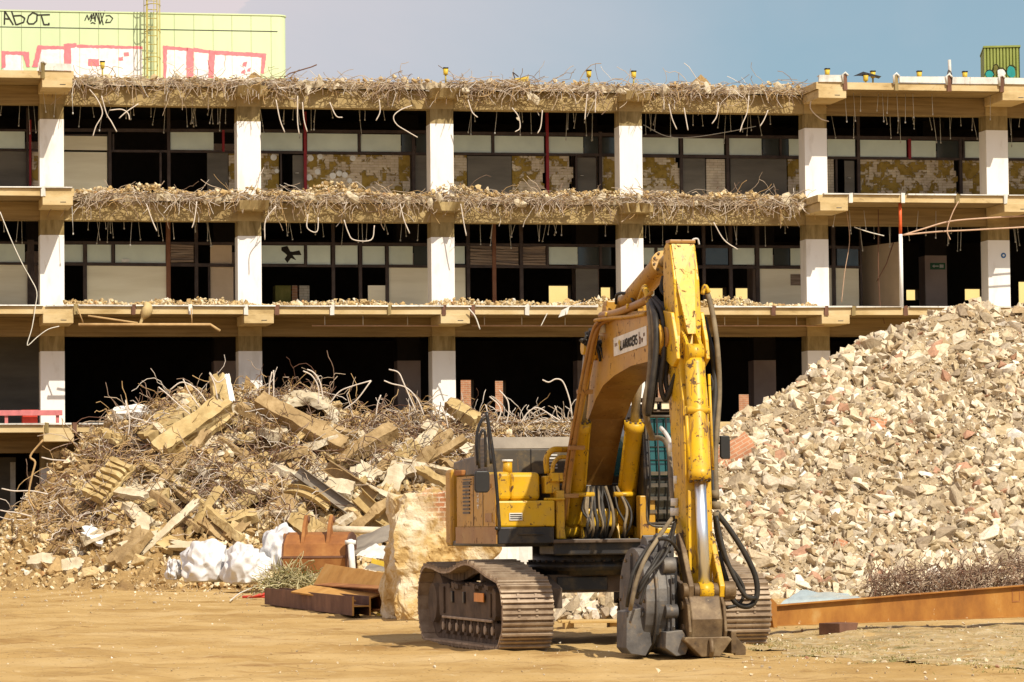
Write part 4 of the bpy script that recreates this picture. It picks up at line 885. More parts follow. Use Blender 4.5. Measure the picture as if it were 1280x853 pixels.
A = BF.px(366, 93, q=-0.2); mb = MB(); P = [BF.px(x, y, q=-0.2) - A for x, y in ((355, 97), (362, 92), (372, 89), (382, 86), (389, 84), (396, 81))]; mb.tube(P, 0.02, 'dark_rust', 5); o = mb.build('rebar_rod'); o.location = BF.world(A.x, -0.2, A.z); o.rotation_euler = (0, 0, BF.th); tag(o, 'thin bent rod sticking up from the roof edge right of the lime block', 'rod')

# rubble left lying along the slab edges: the crumbs are uncountable
sp = []
for k, n, (ta, tb), qd in ((1, 4200, (CUT0, CUT1), (-0.8, 0.48)), (2, 7000, (0.7, 23.9), (-0.6, 1.68)), (0, 900, (CUT0, CUT1), (-0.6, 0.42))):
    zt = ZB[k] + 0.5
    for _ in range(n):
        t = random.uniform(ta, tb); q = random.uniform(*qd); h = max(0.04, (0.27 if k == 2 else 0.17) + 0.34 * fbm(t * 0.5, k * 5, 1)) * (1 if k else 0.4) * (1 if k < 2 else 1.0 - 0.55 * abs(q - 0.5) / 1.2)
        P = BF.world(t, q, zt + random.uniform(0, h)); s_ = random.choice((0.025, 0.03, 0.04, 0.05, 0.07, 0.11)) * random.uniform(0.8, 1.2)
        sp.append((P.x, P.y, P.z, s_))
tag(scatter_rocks('rubble', sp, 'debris_mix'), 'crumbled concrete lying along the broken slab edges', 'rubble', kind='stuff')
for (px, py, s_, k, q, lab) in ((663, 122, 0.36, 0, 0.45, 'pale lump of concrete hanging in the wires of the roof edge mid bay'), (777, 115, 0.22, 0, 0.8, 'whitish flat lump caught in the roof edge wires by the fourth column'), (648, 149, 0.10, 0, 0.95, 'small pale lump dangling from a wire below the roof edge')):
    A = BF.px(px, py, q=q); me = big_rock_mesh('hanging_lump', 'pale_concrete'); o = bpy.data.objects.new('hanging_lump', me); COL.objects.link(o); o.location = BF.world(A.x, q, A.z); o.scale = (s_, s_ * 0.7, s_ * (1.1 if s_ > .3 else .8)); o.rotation_euler = (0.2, 0.3, 0.5); tag(o, lab, 'concrete lump')

# railing, bin and prop on the slabs
A = BF.px(-20, 517, q=1.3); B_ = BF.px(78, 517, q=1.3); zf = ZB[3] + 0.5
o = thing('guard_rail', 'faded pink guard rail along the lowest balcony at the left', 'railing', BF.world(B_.x, 1.3, zf), BF.th)
mb = MB(); mb.box(A.x - B_.x, 0, -0.03, 0.03, B_.z - zf - 0.06, B_.z - zf + 0.10, 'pink_rail'); mb.build('rail', o, 0.008)
for x in (72, 8):
    t = BF.px(x, 517, q=1.3).x - B_.x; mb = MB(); mb.box(t - 0.05, t + 0.05, 0.032, 0.09, 0, B_.z - zf + 0.09, 'pink_rail'); mb.build('post', o, 0.006)
A = BF.px(37, 521, q=0.9); o = thing('red_crate', 'bright red crate on the balcony behind the pink rail', 'crate', BF.world(A.x, 0.9, zf), BF.th)
mb = MB(); w_ = 0.23; mb.prism([(-w_, 0), (w_, 0), (w_ * 0.95, 0.46), (-w_ * 0.95, 0.46)], 'y', -0.2, 0.2, 'red_paint'); mb.build('body', o, 0.02)
mb = MB(); mb.box(-w_ - 0.02, w_ + 0.02, -0.22, 0.22, 0.42, 0.47, 'red_paint'); mb.build('rim', o)
A = BF.px(1127, 378, q=1.55); zt = ZB[1] + 0.28; zb_ = ZB[2] + 0.5
o = thing('steel_prop', 'slender red and white steel prop between two slab edges at the right', 'prop', BF.world(A.x, 1.55, zb_), BF.th)
hm = BF.px(1127, 293, q=1.55).z - zb_
mb = MB(); mb.tube([(0, 0, 0.01), (0, 0, hm)], 0.062, 'white_paint', 10); mb.build('outer_tube', o); mb = MB(); mb.tube([(0, 0, hm - 0.02), (0, 0, zt - zb_ - 0.01)], 0.052, 'orange_paint', 10); mb.build('inner_tube', o)
mb = MB(); mb.box(-0.1, 0.1, -0.1, 0.1, 0.0, 0.012, 'galvanised'); mb.build('foot', o)
def cable(lab, pts, q, r, mat, cat='cable'):
    P = [BF.px(e[0], e[1], q=q) for e in pts]; o0 = P[0].copy(); mb = MB(); mb.tube(smooth_path([p - o0 for p in P], 5), r, mat, 6)
    o = mb.build('cable'); o.location = BF.world(o0.x, q, o0.z); o.rotation_euler = (0, 0, BF.th); tag(o, lab, cat); return o
cable('upper of two copper coloured cables strung from the red and white prop', [(1129, 294), (1155, 286), (1187, 277), (1230, 273), (1282, 270), (1330, 266)], 1.6, 0.026, 'copper_cable')
cable('lower of two copper coloured cables strung from the red and white prop', [(1129, 294), (1170, 290), (1210, 288), (1282, 284), (1330, 281)], 1.62, 0.026, 'copper_cable')
A = BF.px(520, 350, q=1.9)
mb = MB(); P = [BF.px(x, y, q=1.85) for x, y in ((698, 397), (702, 388), (712, 383), (724, 380))]; o0 = P[0].copy()
w_ = Vector((0.28, 0, 0.10)); vs = []
for i, p in enumerate(P): vs += [p - o0, p - o0 + w_ * (1 - 0.15 * i)]
vs2 = [v_ + Vector((0, 0.012, 0)) for v_ in vs]
mb.add([tuple(v_) for v_ in vs + vs2], [(2 * i, 2 * i + 1, 2 * i + 3, 2 * i + 2) for i in range(3)] + [(8 + 2 * i, 8 + 2 * i + 2, 8 + 2 * i + 3, 8 + 2 * i + 1) for i in range(3)], 'galvanised'); o = mb.build('sheet_strip'); o.location = BF.world(o0.x, 1.85, o0.z); o.rotation_euler = (0, 0, BF.th); tag(o, 'curled strip of pale sheet metal hanging over the third slab edge beside the boom', 'sheet metal')
# green and brick boxes in the second bay, a sack of brown cloth on the edge
for (x0, x1, y0, y1, mt, lab) in ((344, 364, 357, 378, 'weed_green', 'green box stored inside the second bay of the middle floor'), (365, 372, 357, 378, 'red_brick', 'narrow stack of brown bricks next to the green box'), (374, 387, 357, 378, 'pale_brick', 'short stack of tan bricks right of the narrow brown stack')):
    A = BF.px(x0, y0, q=-4.0); B_ = BF.px(x1, y1, q=-4.0); mb = MB(); mb.box(0, B_.x - A.x, 0, 0.6, 0, A.z - ZB[2] - 0.5, mt); o = mb.build('box_stack', None, 0.015); o.name = 'green_box' if mt == 'weed_green' else 'brick_stack'; o.location = BF.world(A.x, -4.0, ZB[2] + 0.503); o.rotation_euler = (0, 0, BF.th); tag(o, lab, 'box' if mt == 'weed_green' else 'brick stack')
A = BF.px(181, 380, q=1.8); mb = MB(); P = [(0.0, 0, 0.05), (0.08, -0.03, -0.1), (0.02, -0.05, -0.3), (-0.08, -0.03, -0.45), (-0.15, -0.02, -0.62)]; mb.tube(smooth_path(P, 4), [0.05 + 0.12 * math.sin(PI * min(1, i / 12)) for i in range(17)], 'ochre_concrete', 7); o = mb.build('hanging_rag'); o.location = BF.world(A.x, 1.82, A.z); o.rotation_euler = (0, 0, BF.th); tag(o, 'brown rag hanging over the third slab edge in the first bay', 'rag')
# the sunlit house far behind, seen through the openings
A = BF.world(10, -40, 0); o = thing('far_building', 'sunlit yellow house seen through the empty floors', 'building', A, BF.th)
mb = MB(); mb.box(-30, 40, 0, 8, 8.6, 14.5, 'sunlit_yellow_wall'); mb.build('wall', o); mb = MB(); mb.box(-30, 40, -0.02, 8, 0, 8.59, 'red_brick'); mb.build('plinth', o)

# broken lumps still hanging in the torn edges
LUMP = [big_rock_mesh('hanging_lump', 'pale_concrete') for _ in range(5)]
for k in (0, 1):
    for j in range(26):
        t = CUT0 + (CUT1 - CUT0) * random.random(); s2 = random.uniform(0.10, 0.26)
        o = bpy.data.objects.new('hanging_lump', random.choice(LUMP)); COL.objects.link(o); o.location = BF.world(t, random.uniform(0.3, 0.6), ZB[k] + random.uniform(0.2, 0.55)); o.scale = (s2 * random.uniform(1, 1.6), s2, s2 * 0.8); o.rotation_euler = (random.random() * 3, random.random() * 3, random.random() * 3)
        tag(o, 'pale concrete lump caught in the wires of the %s torn slab edge' % ('uppermost' if k == 0 else 'second'), 'concrete lump', 'lumps in the %s slab edge' % ('top' if k == 0 else 'second'))
# ------------------------------------------------------------------ heaps
def slope_hit(hf, px, py, y0=60, y1=125):
    """Where the sight line through a point of the picture first meets the heap (or the ground)."""
    d = ray(px, py); n = 700
    for i in range(n):
        Y = y0 + (y1 - y0) * i / n; P = CAM + d * (Y / d.y)
        if P.z <= hf(P.x, P.y): return P
    return None
# right-hand heap of crushed rubble: a long ridge, its front a 33 degree slope
TOE_R = 76.5
sil = [(700, 700), (760, 672), (800, 640), (850, 598), (880, 560), (905, 536), (935, 512), (1000, 470), (1035, 445), (1070, 421), (1110, 409), (1150, 399), (1190, 389), (1235, 383), (1290, 374), (1360, 362), (1450, 372), (1600, 420)]
ridge = []
for px, py in sil:
    Y = TOE_R + 8
    for _ in range(12):
        P = at(px, py, Y); Y = TOE_R + max(0.3, P.z) / 0.62
    ridge.append((P.x, max(0.0, P.z), Y))
rx = [r[0] for r in ridge]; rz = [r[1] for r in ridge]
def heap_r(x, y):
    C = float(np.interp(x, rx, rz, left=0.0)) if x > rx[0] else 0.0
    toe = TOE_R + 0.35 * fbm(x * 0.5, 3.3) - 0.02 * x
    run = C / 0.62; f_ = (y - toe)
    if f_ < -0.4 or C <= 0.02: return -0.05
    if f_ < run: z = 0.62 * f_
    else: z = C - 0.55 * (f_ - run - 0.8) if f_ > run + 0.8 else C
    e = min(1, max(0, (f_ + 0.4) / 1.2))
    z += e * (0.26 * fbm(x * 0.45, y * 0.45, 7) + 0.16 * fbm(x * 1.3, y * 1.3, 2) - 0.22) * min(1, C / 2)
    return z
def grid_heap(name, hf, x0, x1, y0, y1, nx, ny, mat, fine=0.05):
    vs = []; 
    for j in range(ny + 1):
        for i in range(nx + 1):
            x = x0 + (x1 - x0) * i / nx; y = y0 + (y1 - y0) * j / ny
            z = hf(x, y); vs.append((x, y, z + (fine * fbm(x * 4, y * 4, 1) if z > -0.04 else 0)))
    fs = []
    for j in range(ny):
        for i in range(nx):
            q = (j * (nx + 1) + i, j * (nx + 1) + i + 1, (j + 1) * (nx + 1) + i + 1, (j + 1) * (nx + 1) + i)
            if max(vs[k][2] for k in q) > -0.04: fs.append(q)
    used = sorted({k for f in fs for k in f}); mp_ = {k: i for i, k in enumerate(used)}
    mb = MB(); mb.add([vs[k] for k in used], [tuple(mp_[k] for k in f) for f in fs], mat); return mb.build(name, fix=False)
hp = grid_heap('rubble_heap', heap_r, 1.5, 26, 75, 100, 160, 150, 'heap_soil'); tag(hp, 'tall sloping heap of crushed pale rubble at the right', 'rubble heap')
sp = []
XMAX = 14.5
while len(sp) < 24000:
    x = random.uniform(2.2, XMAX); C = float(np.interp(x, rx, rz))
    y = TOE_R - 0.8 + random.uniform(0, C / 0.62 + 2.2); z = heap_r(x, y)
    if z < -0.04: 
        if random.random() > 0.3: continue
        z = 0
    clump = fbm(x * 0.7, y * 0.7, 5)
    if random.random() > 0.84 + 1.0 * clump: continue
    s_ = 0.024 + 0.22 * random.random() ** max(1.5, 3.8 - 5.0 * clump)
    sp.append((x, y, z + s_ * 0.25, s_))
for _ in range(16000):
    x = random.uniform(2.2, XMAX); C = float(np.interp(x, rx, rz)); y = TOE_R - 0.8 + random.uniform(0, C / 0.62 + 2.2); z = heap_r(x, y)
    if z > 0: sp.append((x, y, z + 0.03, random.uniform(0.016, 0.055)))
# stones at the foot of the heap, seen under the machine
for _ in range(520):
    x = random.uniform(0.3, 2.6); y = 60.5 + random.uniform(0, 3.2); hh = max(0, 1 - abs(x - 1.5) / 1.5) * max(0, 1 - abs(y - 62.2) / 1.8) * 0.85
    s_ = random.uniform(0.07, 0.24); sp.append((x, y, random.uniform(0, hh) + s_ * 0.3, s_))
tag(scatter_rocks('rubble', sp, 'rubble_mix'), 'crushed pale rubble covering the right heap', 'rubble', kind='stuff')
CH = [big_rock_mesh('concrete_chunk', 'rubble_chunk_mix') for _ in range(14)]
def chunk(P, s_, me, label, group, flat=0.75, name='concrete_chunk'):
    o = bpy.data.objects.new(name, me); COL.objects.link(o); o.location = P
    o.scale = (s_ * random.uniform(0.9, 1.3), s_ * random.uniform(0.8, 1.1), s_ * flat * random.uniform(0.8, 1.1)); o.rotation_euler = (random.uniform(-0.7, 0.7), random.uniform(-0.7, 0.7), random.uniform(0, 6.28))
    return tag(o, label, 'concrete chunk', group)
n = 0
SPEC = [(1090, 437, 20), (1145, 452, 17), (1115, 533, 11), (1128, 500, 14), (1185, 503, 20), (1180, 402, 12), (1170, 415, 10), (985, 608, 17), (1030, 585, 10), (1105, 590, 11), (1238, 672, 16), (1045, 637, 13), (1095, 655, 11), (1060, 640, 10), (1258, 560, 12), (1218, 505, 11), (1040, 545, 13), (955, 580, 11), (1010, 553, 11), (950, 615, 10), (1165, 507, 13), (1005, 665, 10), (1130, 480, 13), (1010, 735, 14), (985, 725, 12), (1060, 722, 12), (1250, 612, 10), (975, 640, 10), (1205, 450, 10), (1075, 467, 11), (1240, 430, 11), (1270, 470, 11)]
for px, py, w_ in SPEC:
    P = slope_hit(heap_r, px, py)
    if P: chunk(P + Vector((0, 0, 0.05)), w_ * 1.35 * P.y / F_PX, random.choice(CH), 'large pale broken concrete chunk lying on the right rubble heap', 'large chunks on the right heap'); n += 1
while n < 195:
    px = random.uniform(885, 1290); py = random.uniform(385, 750)
    P = slope_hit(heap_r, px, py)
    if not P or P.z < 0.02 or P.y > 98: continue
    chunk(P + Vector((0, 0, 0.02)), random.uniform(0.13, 0.24) if n < 120 else random.uniform(0.26, 0.44), random.choice(CH), 'fist to head sized pale chunk among the crushed rubble of the right heap', 'small chunks on the right heap'); n += 1
def brick_lump(px, py, w_, lab, hf=heap_r, dark=False, rz=0.3):
    P = slope_hit(hf, px, py); s_ = w_ * P.y / F_PX / 2; bm = bmesh.new(); bmesh.ops.create_cube(bm, size=2); bmesh.ops.subdivide_edges(bm, edges=bm.edges[:], cuts=3, use_grid_fill=True)
    for v_ in bm.verts: v_.co += Vector((fbm(v_.co.x * 1.5, v_.co.y * 1.5, v_.co.z * 1.5 + px), fbm(v_.co.y * 1.5, v_.co.z, px + 4), fbm(v_.co.z, v_.co.x * 1.5, px + 9))) * 0.22; v_.co = Vector((v_.co.x * s_, v_.co.y * s_ * 0.6, v_.co.z * s_ * 0.65))
    me = bpy.data.meshes.new('brick_fragment'); bm.to_mesh(me); bm.free(); me.materials.append(MATS['plastered_brick' if not dark else 'red_brick']); o = bpy.data.objects.new('brick_fragment', me); COL.objects.link(o); o.location = P; o.rotation_euler = (random.uniform(-.5, -.2), rz, random.uniform(-.3, .5)); return tag(o, lab, 'brick fragment')
brick_lump(918, 572, 52, 'big reddish brick wall fragment on the heap right behind the excavator arm', dark=True, rz=-0.5)
brick_lump(1051, 681, 16, 'small red brick lump low on the right heap', dark=True)
brick_lump(1237, 645, 20, 'pale red brick piece beside the brown wire tangle', dark=True)
brick_lump(1052, 498, 16, 'upright brown brick piece high on the right heap', dark=True, rz=1.3)
brick_lump(1096, 533, 26, 'flat brick fragment under a pale slab mid way up the right heap', dark=True, rz=0.1)
brick_lump(1240, 485, 14, 'dark red brick lump high at the right of the heap', dark=True)
brick_lump(975, 572, 12, 'little reddish brick lump left on the heap slope', dark=True)

# left-hand heap of demolition debris against the building
TOE_L = 95.5
silL = [(-200, 690), (-80, 670), (0, 652), (40, 622), (75, 585), (110, 555), (150, 528), (195, 512), (235, 494), (280, 484), (330, 490), (400, 492), (440, 508), (480, 520), (540, 522), (600, 530), (680, 560), (760, 600), (840, 690), (900, 720)]
CRQ = 4.2
cr = []
for px, py in silL:
    A = BF.px(px, py, q=CRQ); cr.append((A.x, max(0.0, A.z)))
ct = [c_[0] for c_ in cr]; cz = [c_[1] for c_ in cr]
PITS = []
def heap_l(x, y):
    v = Vector((x, y, 0)) - BF.o; t = v.dot(BF.ex); q = -v.dot(BF.ey)
    C = float(np.interp(t, ct, cz, left=0, right=0))
    toe_q = -( (TOE_L + 0.5 * fbm(x * 0.35, 7.7) - BF.o.y) )         # roughly along the picture
    # distance from the toe measured along the view
    f_ = y - (TOE_L + 0.4 * fbm(x * 0.4, 1.7))
    run = (BF.o.y + math.sin(BF.th) * t * 1.0 - CRQ * math.cos(BF.th)) - TOE_L
    run = max(2.0, run)
    u = f_ / run
    if u < -0.05 or C < 0.02: return -0.05
    if u < 1: z = C * (0.92 * u + 0.08 * math.sin(u * PI))
    else: z = C - 0.12 * (f_ - run)
    if u > 1 and q < -1.5: z = min(z, C - (-1.5 - q) * 0.8)
    for (ax, ay, ar, ad) in PITS:
        dd = ((x - ax) / ar) ** 2 + ((y - ay) / (ar * 1.1)) ** 2
        if dd < 1: z -= ad * (1 - dd ** 2.5) * min(1, C / 2)
    e = min(1, max(0, u * 4)) * min(1, C / 2)
    z += e * (0.45 * fbm(x * 0.55, y * 0.55, 11) + 0.40 * fbm(x * 1.5, y * 1.5, 4) - 0.1)
    return z
for px, py, ar, ad in ((232, 612, 0.9, 1.3), (168, 602, 0.7, 1.1), (305, 622, 0.8, 1.2), (262, 640, 0.7, 1.0), (432, 580, 0.7, 1.1), (572, 590, 0.8, 1.2), (350, 655, 0.9, 1.1), (395, 600, 0.7, 1.1), (110, 590, 0.5, 0.8), (480, 640, 0.7, 1.0), (330, 560, 0.6, 1.0)):
    P = slope_hit(heap_l, px, py, 90, 112)
    if P: PITS.append((P.x, P.y + 0.3, ar, ad))
def in_pit(P): return any(((P.x - a) / r) ** 2 + ((P.y - b_) / (r * 1.1)) ** 2 < 0.55 for a, b_, r, d_ in PITS)
hp = grid_heap('debris_heap', heap_l, -19, 7, 94.5, 112, 230, 160, 'debris_soil', 0.22); tag(hp, 'sprawling heap of demolition debris piled against the building at the left', 'debris heap')
sp = []
while len(sp) < 14500:
    px = random.uniform(-20, 640) if random.random() < 0.85 else random.uniform(640, 880); py = random.uniform(480, 738) if random.random() < 0.6 else random.uniform(640, 738)
    P = slope_hit(heap_l, px, py, 90, 112)
    if not P or P.y > 108: continue
    if P.z < 0 and P.y < 93.5: continue
    if in_pit(P) and random.random() < 0.8: continue
    lowl = py > 640 and px < 260
    if lowl and fbm(P.x * 0.9, P.y * 0.9, 6) < 0.0 and random.random() < 0.45: continue
    s_ = (0.018 + 0.13 * random.random() ** 3.0) if lowl else (0.025 + 0.20 * random.random() ** 2.8); sp.append((P.x, P.y, P.z + s_ * 0.3 + (0 if lowl else random.uniform(0, 0.12)), s_))
for _ in range(700):   # spill along the foot
    px = random.uniform(-20, 500); P = ground_at(px, random.gauss(733, 3)); s_ = 0.02 + 0.06 * random.random() ** 2; sp.append((P.x, P.y, s_ * 0.3, s_))
tag(scatter_rocks('debris', sp, 'debris_mix'), 'crumbled concrete and dirt covering the left debris heap', 'rubble', kind='stuff')
CHL = [big_rock_mesh('concrete_chunk', 'debris_chunk_mix') for _ in range(12)]
n = 0
while n < 100:
    px = random.uniform(20, 600); py = random.uniform(495, 725); P = slope_hit(heap_l, px, py, 90, 112)
    if not P or P.z < 0.05 or P.y > 106 or in_pit(P): continue
    big = n < 38
    chunk(P + Vector((0, 0, 0.05)), random.uniform(0.28, 0.55) if big else random.uniform(0.14, 0.27), random.choice(CHL), 'big tan concrete chunk embedded in the left debris heap' if big else 'small tan concrete chunk embedded in the left debris heap', 'big chunks in the left heap' if big else 'small chunks in the left heap'); n += 1
# slabs, beams and planks that can be told apart
SLP = math.atan2(5.2, 9.0); UPS = Vector((0, math.cos(SLP), math.sin(SLP))); NRM = Vector((0, -math.sin(SLP), math.cos(SLP)))
def lay(px, py, ang, roll=0.0, lift=0.1, pitch=0.0):
    """A frame lying on the left heap: first axis at the given angle in the slope, third axis off it."""
    P = slope_hit(heap_l, px, py, 90, 112)
    if P is None: P = BF.world(BF.px(px, py, q=CRQ).x, CRQ, BF.px(px, py, q=CRQ).z)
    a = math.atan2(math.sin(R_(ang)) / math.sin(SLP + 0.55), math.cos(R_(ang)))
    u = Vector((1, 0, 0)) * math.cos(a) + (UPS * 0.8 + NRM * 0.35) .normalized() * math.sin(a); u = (u + NRM * pitch).normalized()
    n_ = (NRM - u * NRM.dot(u)).normalized(); v_ = n_.cross(u)
    rt = Matrix.Rotation(roll, 3, u); n_ = rt @ n_; v_ = rt @ v_
    o_ = P + NRM * lift
    return Matrix(((u.x, v_.x, n_.x, o_.x), (u.y, v_.y, n_.y, o_.y), (u.z, v_.z, n_.z, o_.z), (0, 0, 0, 1)))
PXM = 100.0 / F_PX     # metres per picture pixel on the heap
def ragged_slab(name, L, Wd, T, mat, mtx, label, cat, rag=0.12, group=None):
    n = 10; prof = []
    for i in range(n + 1): prof.append((-L / 2 + L * i / n, -Wd / 2 + random.uniform(-rag, rag) * Wd * 0.25))
    for i in range(1, 5): prof.append((L / 2 + random.uniform(-rag, rag) * min(L, 1.2), -Wd / 2 + Wd * i / 5))
    for i in range(n + 1): prof.append((L / 2 - L * i / n, Wd / 2 + random.uniform(-rag, rag) * Wd * 0.25))
    for i in range(1, 5): prof.append((-L / 2 + random.uniform(-rag, rag) * min(L, 1.2), Wd / 2 - Wd * i / 5))
    mb = MB(); mb.prism(prof, 'z', -T / 2, T / 2, mat); o = mb.build(name, None); weather(o, max(0.16, min(L, Wd) * 0.3), 0.020 if min(Wd, T) < 0.2 else 0.030, L * 31.7 + Wd * 7.1); o.matrix_world = mtx
    return tag(o, label, cat, group)
# L-shaped precast beam
mb = MB(); L = 108 * PXM; mb.prism([(-0.45, -0.12), (0.45, -0.12), (0.45, 0.08), (-0.10, 0.10), (-0.14, 0.50), (-0.34, 0.50), (-0.36, 0.08), (-0.45, 0.06)], 'x', -L / 2, L / 2, 'ochre_concrete'); o = mb.build('precast_beam', None); weather(o, 0.24, 0.028, 2.2); o.matrix_world = lay(243, 566, 40, 0.35, 0.75); tag(o, 'ochre L-shaped precast beam lying askew high on the left debris heap', 'concrete beam')
ragged_slab('concrete_slab', 82 * PXM, 0.75, 0.22, 'ochre_concrete', lay(214, 548, 36, -0.3, 0.55), 'long ochre slab with a broken edge just above the L-shaped beam', 'concrete slab')
mb = MB(); L = 1.5
for j in range(7): mb.box(-L / 2 + j * L / 7, -L / 2 + (j + 0.55) * L / 7, -0.35, 0.35, 0.0, 0.16, 'ochre_concrete', 0.012)
mb.box(-L / 2, L / 2, -0.37, 0.37, -0.10, 0.002, 'ochre_concrete', 0.01); o = weather(mb.build('ribbed_plank'), 0.2, 0.028, 5.1); o.matrix_world = lay(137, 614, 52, 0.1, 0.35); tag(o, 'ochre ribbed plank tilted on the left flank of the debris heap', 'concrete plank')
ragged_slab('concrete_slab', 46 * PXM, 0.62, 0.2, 'ochre_concrete', lay(278, 512, 100, 0.5, 0.55, 0.4), 'upright ochre slab standing at the crest of the debris heap', 'concrete slab')
ragged_slab('plaster_strip', 40 * PXM, 0.14, 0.06, 'white_plaster', lay(289, 520, 108, 0.0, 0.9, 0.3), 'thin white plaster strip leaning on the upright crest slab', 'plaster strip', 0.05)
ragged_slab('concrete_beam', 135 * PXM, 0.48, 0.40, 'brown_concrete', lay(378, 544, -31, 0.2, 0.35), 'long brown textured beam sloping down right from the crest', 'concrete beam', 0.05)
ragged_slab('concrete_beam', 88 * PXM, 0.42, 0.38, 'brown_concrete', lay(458, 577, 33, 0.1, 0.5), 'brown beam propped up to the right in the middle of the heap', 'concrete beam', 0.04)
ragged_slab('concrete_beam', 78 * PXM, 0.36, 0.32, 'pale_concrete', lay(560, 562, -33, 0.3, 0.35), 'pale beam sloping down right near the brick block', 'concrete beam', 0.05)
ragged_slab('concrete_beam', 48 * PXM, 0.40, 0.3, 'ochre_concrete', lay(578, 532, -32, 0.0, 0.45), 'short ochre beam on the heap crest left of the excavator hood', 'concrete beam', 0.06)
ragged_slab('concrete_slab', 58 * PXM, 0.62, 0.26, 'brown_concrete', lay(163, 695, 52, -0.25, 0.25), 'brown slab tilted on end at the foot of the heap left of the bags', 'concrete slab', 0.06)
ragged_slab('concrete_slab', 52 * PXM, 0.62, 0.14, 'brown_concrete', lay(270, 668, -38, 0.1, 0.25), 'flat brown slab just above the white bags', 'concrete slab', 0.03)
ragged_slab('concrete_beam', 42 * PXM, 0.32, 0.28, 'ochre_concrete', lay(300, 662, 14, 0.2, 0.35), 'short ochre beam right of the flat brown slab', 'concrete beam', 0.05)
ragged_slab('concrete_slab', 95 * PXM, 0.45, 0.2, 'ochre_concrete', lay(330, 628, 24, -0.2, 0.3), 'long ochre slab lying across the heap above the bags', 'concrete slab', 0.08)
ragged_slab('concrete_slab', 50 * PXM, 0.7, 0.18, 'pale_concrete', lay(398, 572, 22, -0.4, 0.45), 'pale flat slab under the propped brown beam', 'concrete slab', 0.08)
ragged_slab('concrete_slab', 46 * PXM, 0.5, 0.12, 'pale_concrete', lay(493, 610, 68, 0.25, 0.3, 0.15), 'whitish curved slab above the dark metal sheet', 'concrete slab', 0.1)
ragged_slab('concrete_block', 34 * PXM, 0.55, 0.4, 'pale_concrete', lay(425, 630, -10, 0.2, 0.4), 'pale squared block among the channel beams', 'concrete block', 0.03)
ragged_slab('concrete_slab', 60 * PXM, 0.5, 0.16, 'pale_concrete', lay(540, 645, -20, 0.2, 0.2), 'pale slab lying behind the brick block', 'concrete slab', 0.08)
ragged_slab('concrete_slab', 40 * PXM, 0.5, 0.2, 'white_plaster', lay(165, 534, 5, 0.0, 0.5), 'white flat slab on the crest near the lowest balcony', 'concrete slab', 0.08)
ragged_slab('concrete_slab', 30 * PXM, 0.4, 0.3, 'pale_concrete', lay(52, 708, 8, 0.1, 0.1), 'small pale slab at the far left foot of the heap', 'concrete slab', 0.1)
ragged_slab('concrete_slab', 26 * PXM, 0.4, 0.12, 'white_plaster', lay(118, 677, -35, 0.2, 0.2), 'bright white plaster lump low on the left flank', 'plaster lump', 0.2)
ragged_slab('concrete_slab', 28 * PXM, 0.4, 0.2, 'pale_concrete', lay(88, 713, 12, 0.2, 0.1), 'oval pale slab at the foot of the heap', 'concrete slab', 0.2)
# steel channels and profiles
def channel(px, py, ang, L, w_, mat, label, roll=0.0, lift=0.4, bend=0.0):
    n = 8; mb = MB(); prof = [(-w_ / 2, 0), (w_ / 2, 0), (w_ / 2, w_ * 0.6), (w_ / 2 - 0.02, w_ * 0.6), (w_ / 2 - 0.02, 0.02), (-w_ / 2 + 0.02, 0.02), (-w_ / 2 + 0.02, w_ * 0.6), (-w_ / 2, w_ * 0.6)]
    vs = []; fs = []; k = len(prof)
    for i in range(n + 1):
        f_ = i / n - 0.5
        for (y, z) in prof: vs.append((f_ * L, y, z + bend * (f_ * 2) ** 2))
    for i in range(n):
        for j in range(k): fs.append((i * k + j, i * k + (j + 1) % k, (i + 1) * k + (j + 1) % k, (i + 1) * k + j))
    mb.add(vs, fs + [tuple(range(k)), tuple(range(n * k, n * k + k))], mat); o = mb.build('steel_channel'); o.matrix_world = lay(px, py, ang, roll, lift); tag(o, label, 'steel channel'); return o
channel(408, 632, -38, 98 * PXM, 0.32, 'sheet_metal', 'long dark steel channel sloping down right behind the rusty bucket', 0.6)
channel(440, 622, -36, 80 * PXM, 0.36, 'brown_concrete', 'brown channel with open trough beside the long dark one', 0.9, 0.5)
channel(385, 640, -24, 60 * PXM, 0.28, 'ochre_concrete', 'bent ochre channel above the bucket', 0.3, 0.55, -0.25)
channel(470, 655, -42, 60 * PXM, 0.42, 'ochre_concrete', 'wide curled ochre sheet section left of the brick block', 0.5, 0.3, 0.2)
# hollow broken chunk on the crest: a bent shell
mb = MB(); vs = []; fs = []; na, nb = 12, 8
for s_, rr in ((0, 1.0), (1, 0.72)):
    for i in range(na + 1):
        for j in range(nb + 1):
            a = -0.2 + (PI + 0.1) * i / na; w_ = -0.55 + 1.1 * j / nb; r = rr * (1 + 0.18 * fbm(i * 0.5, j * 0.5, s_ + 3))
            vs.append((0.85 * r * math.cos(a), w_ * (1 + 0.1 * fbm(i, j)), 0.75 * r * math.sin(a)))
N_ = (na + 1) * (nb + 1)
for s_ in (0, 1):
    for i in range(na):
        for j in range(nb): p = s_ * N_ + i * (nb + 1) + j; fs.append((p, p + 1, p + nb + 2, p + nb + 1))
for i in range(na):
    for j in (0, nb): p = i * (nb + 1) + j; fs.append((p, p + nb + 1, p + nb + 1 + N_, p + N_))
for j in range(nb):
    for i in (0, na): p = i * (nb + 1) + j; fs.append((p, p + 1, p + 1 + N_, p + N_))
mb.add(vs, fs, 'pale_concrete'); o = weather(mb.build('hollow_chunk'), 0.18, 0.06, 3.3); A = BF.px(383, 516, q=5.0); o.location = BF.world(A.x, 5.0, A.z - 0.2); o.rotation_euler = (0.25, 0.1, 0.1); tag(o, 'big hollow broken concrete shell on the crest of the debris heap', 'concrete chunk')
n = 0
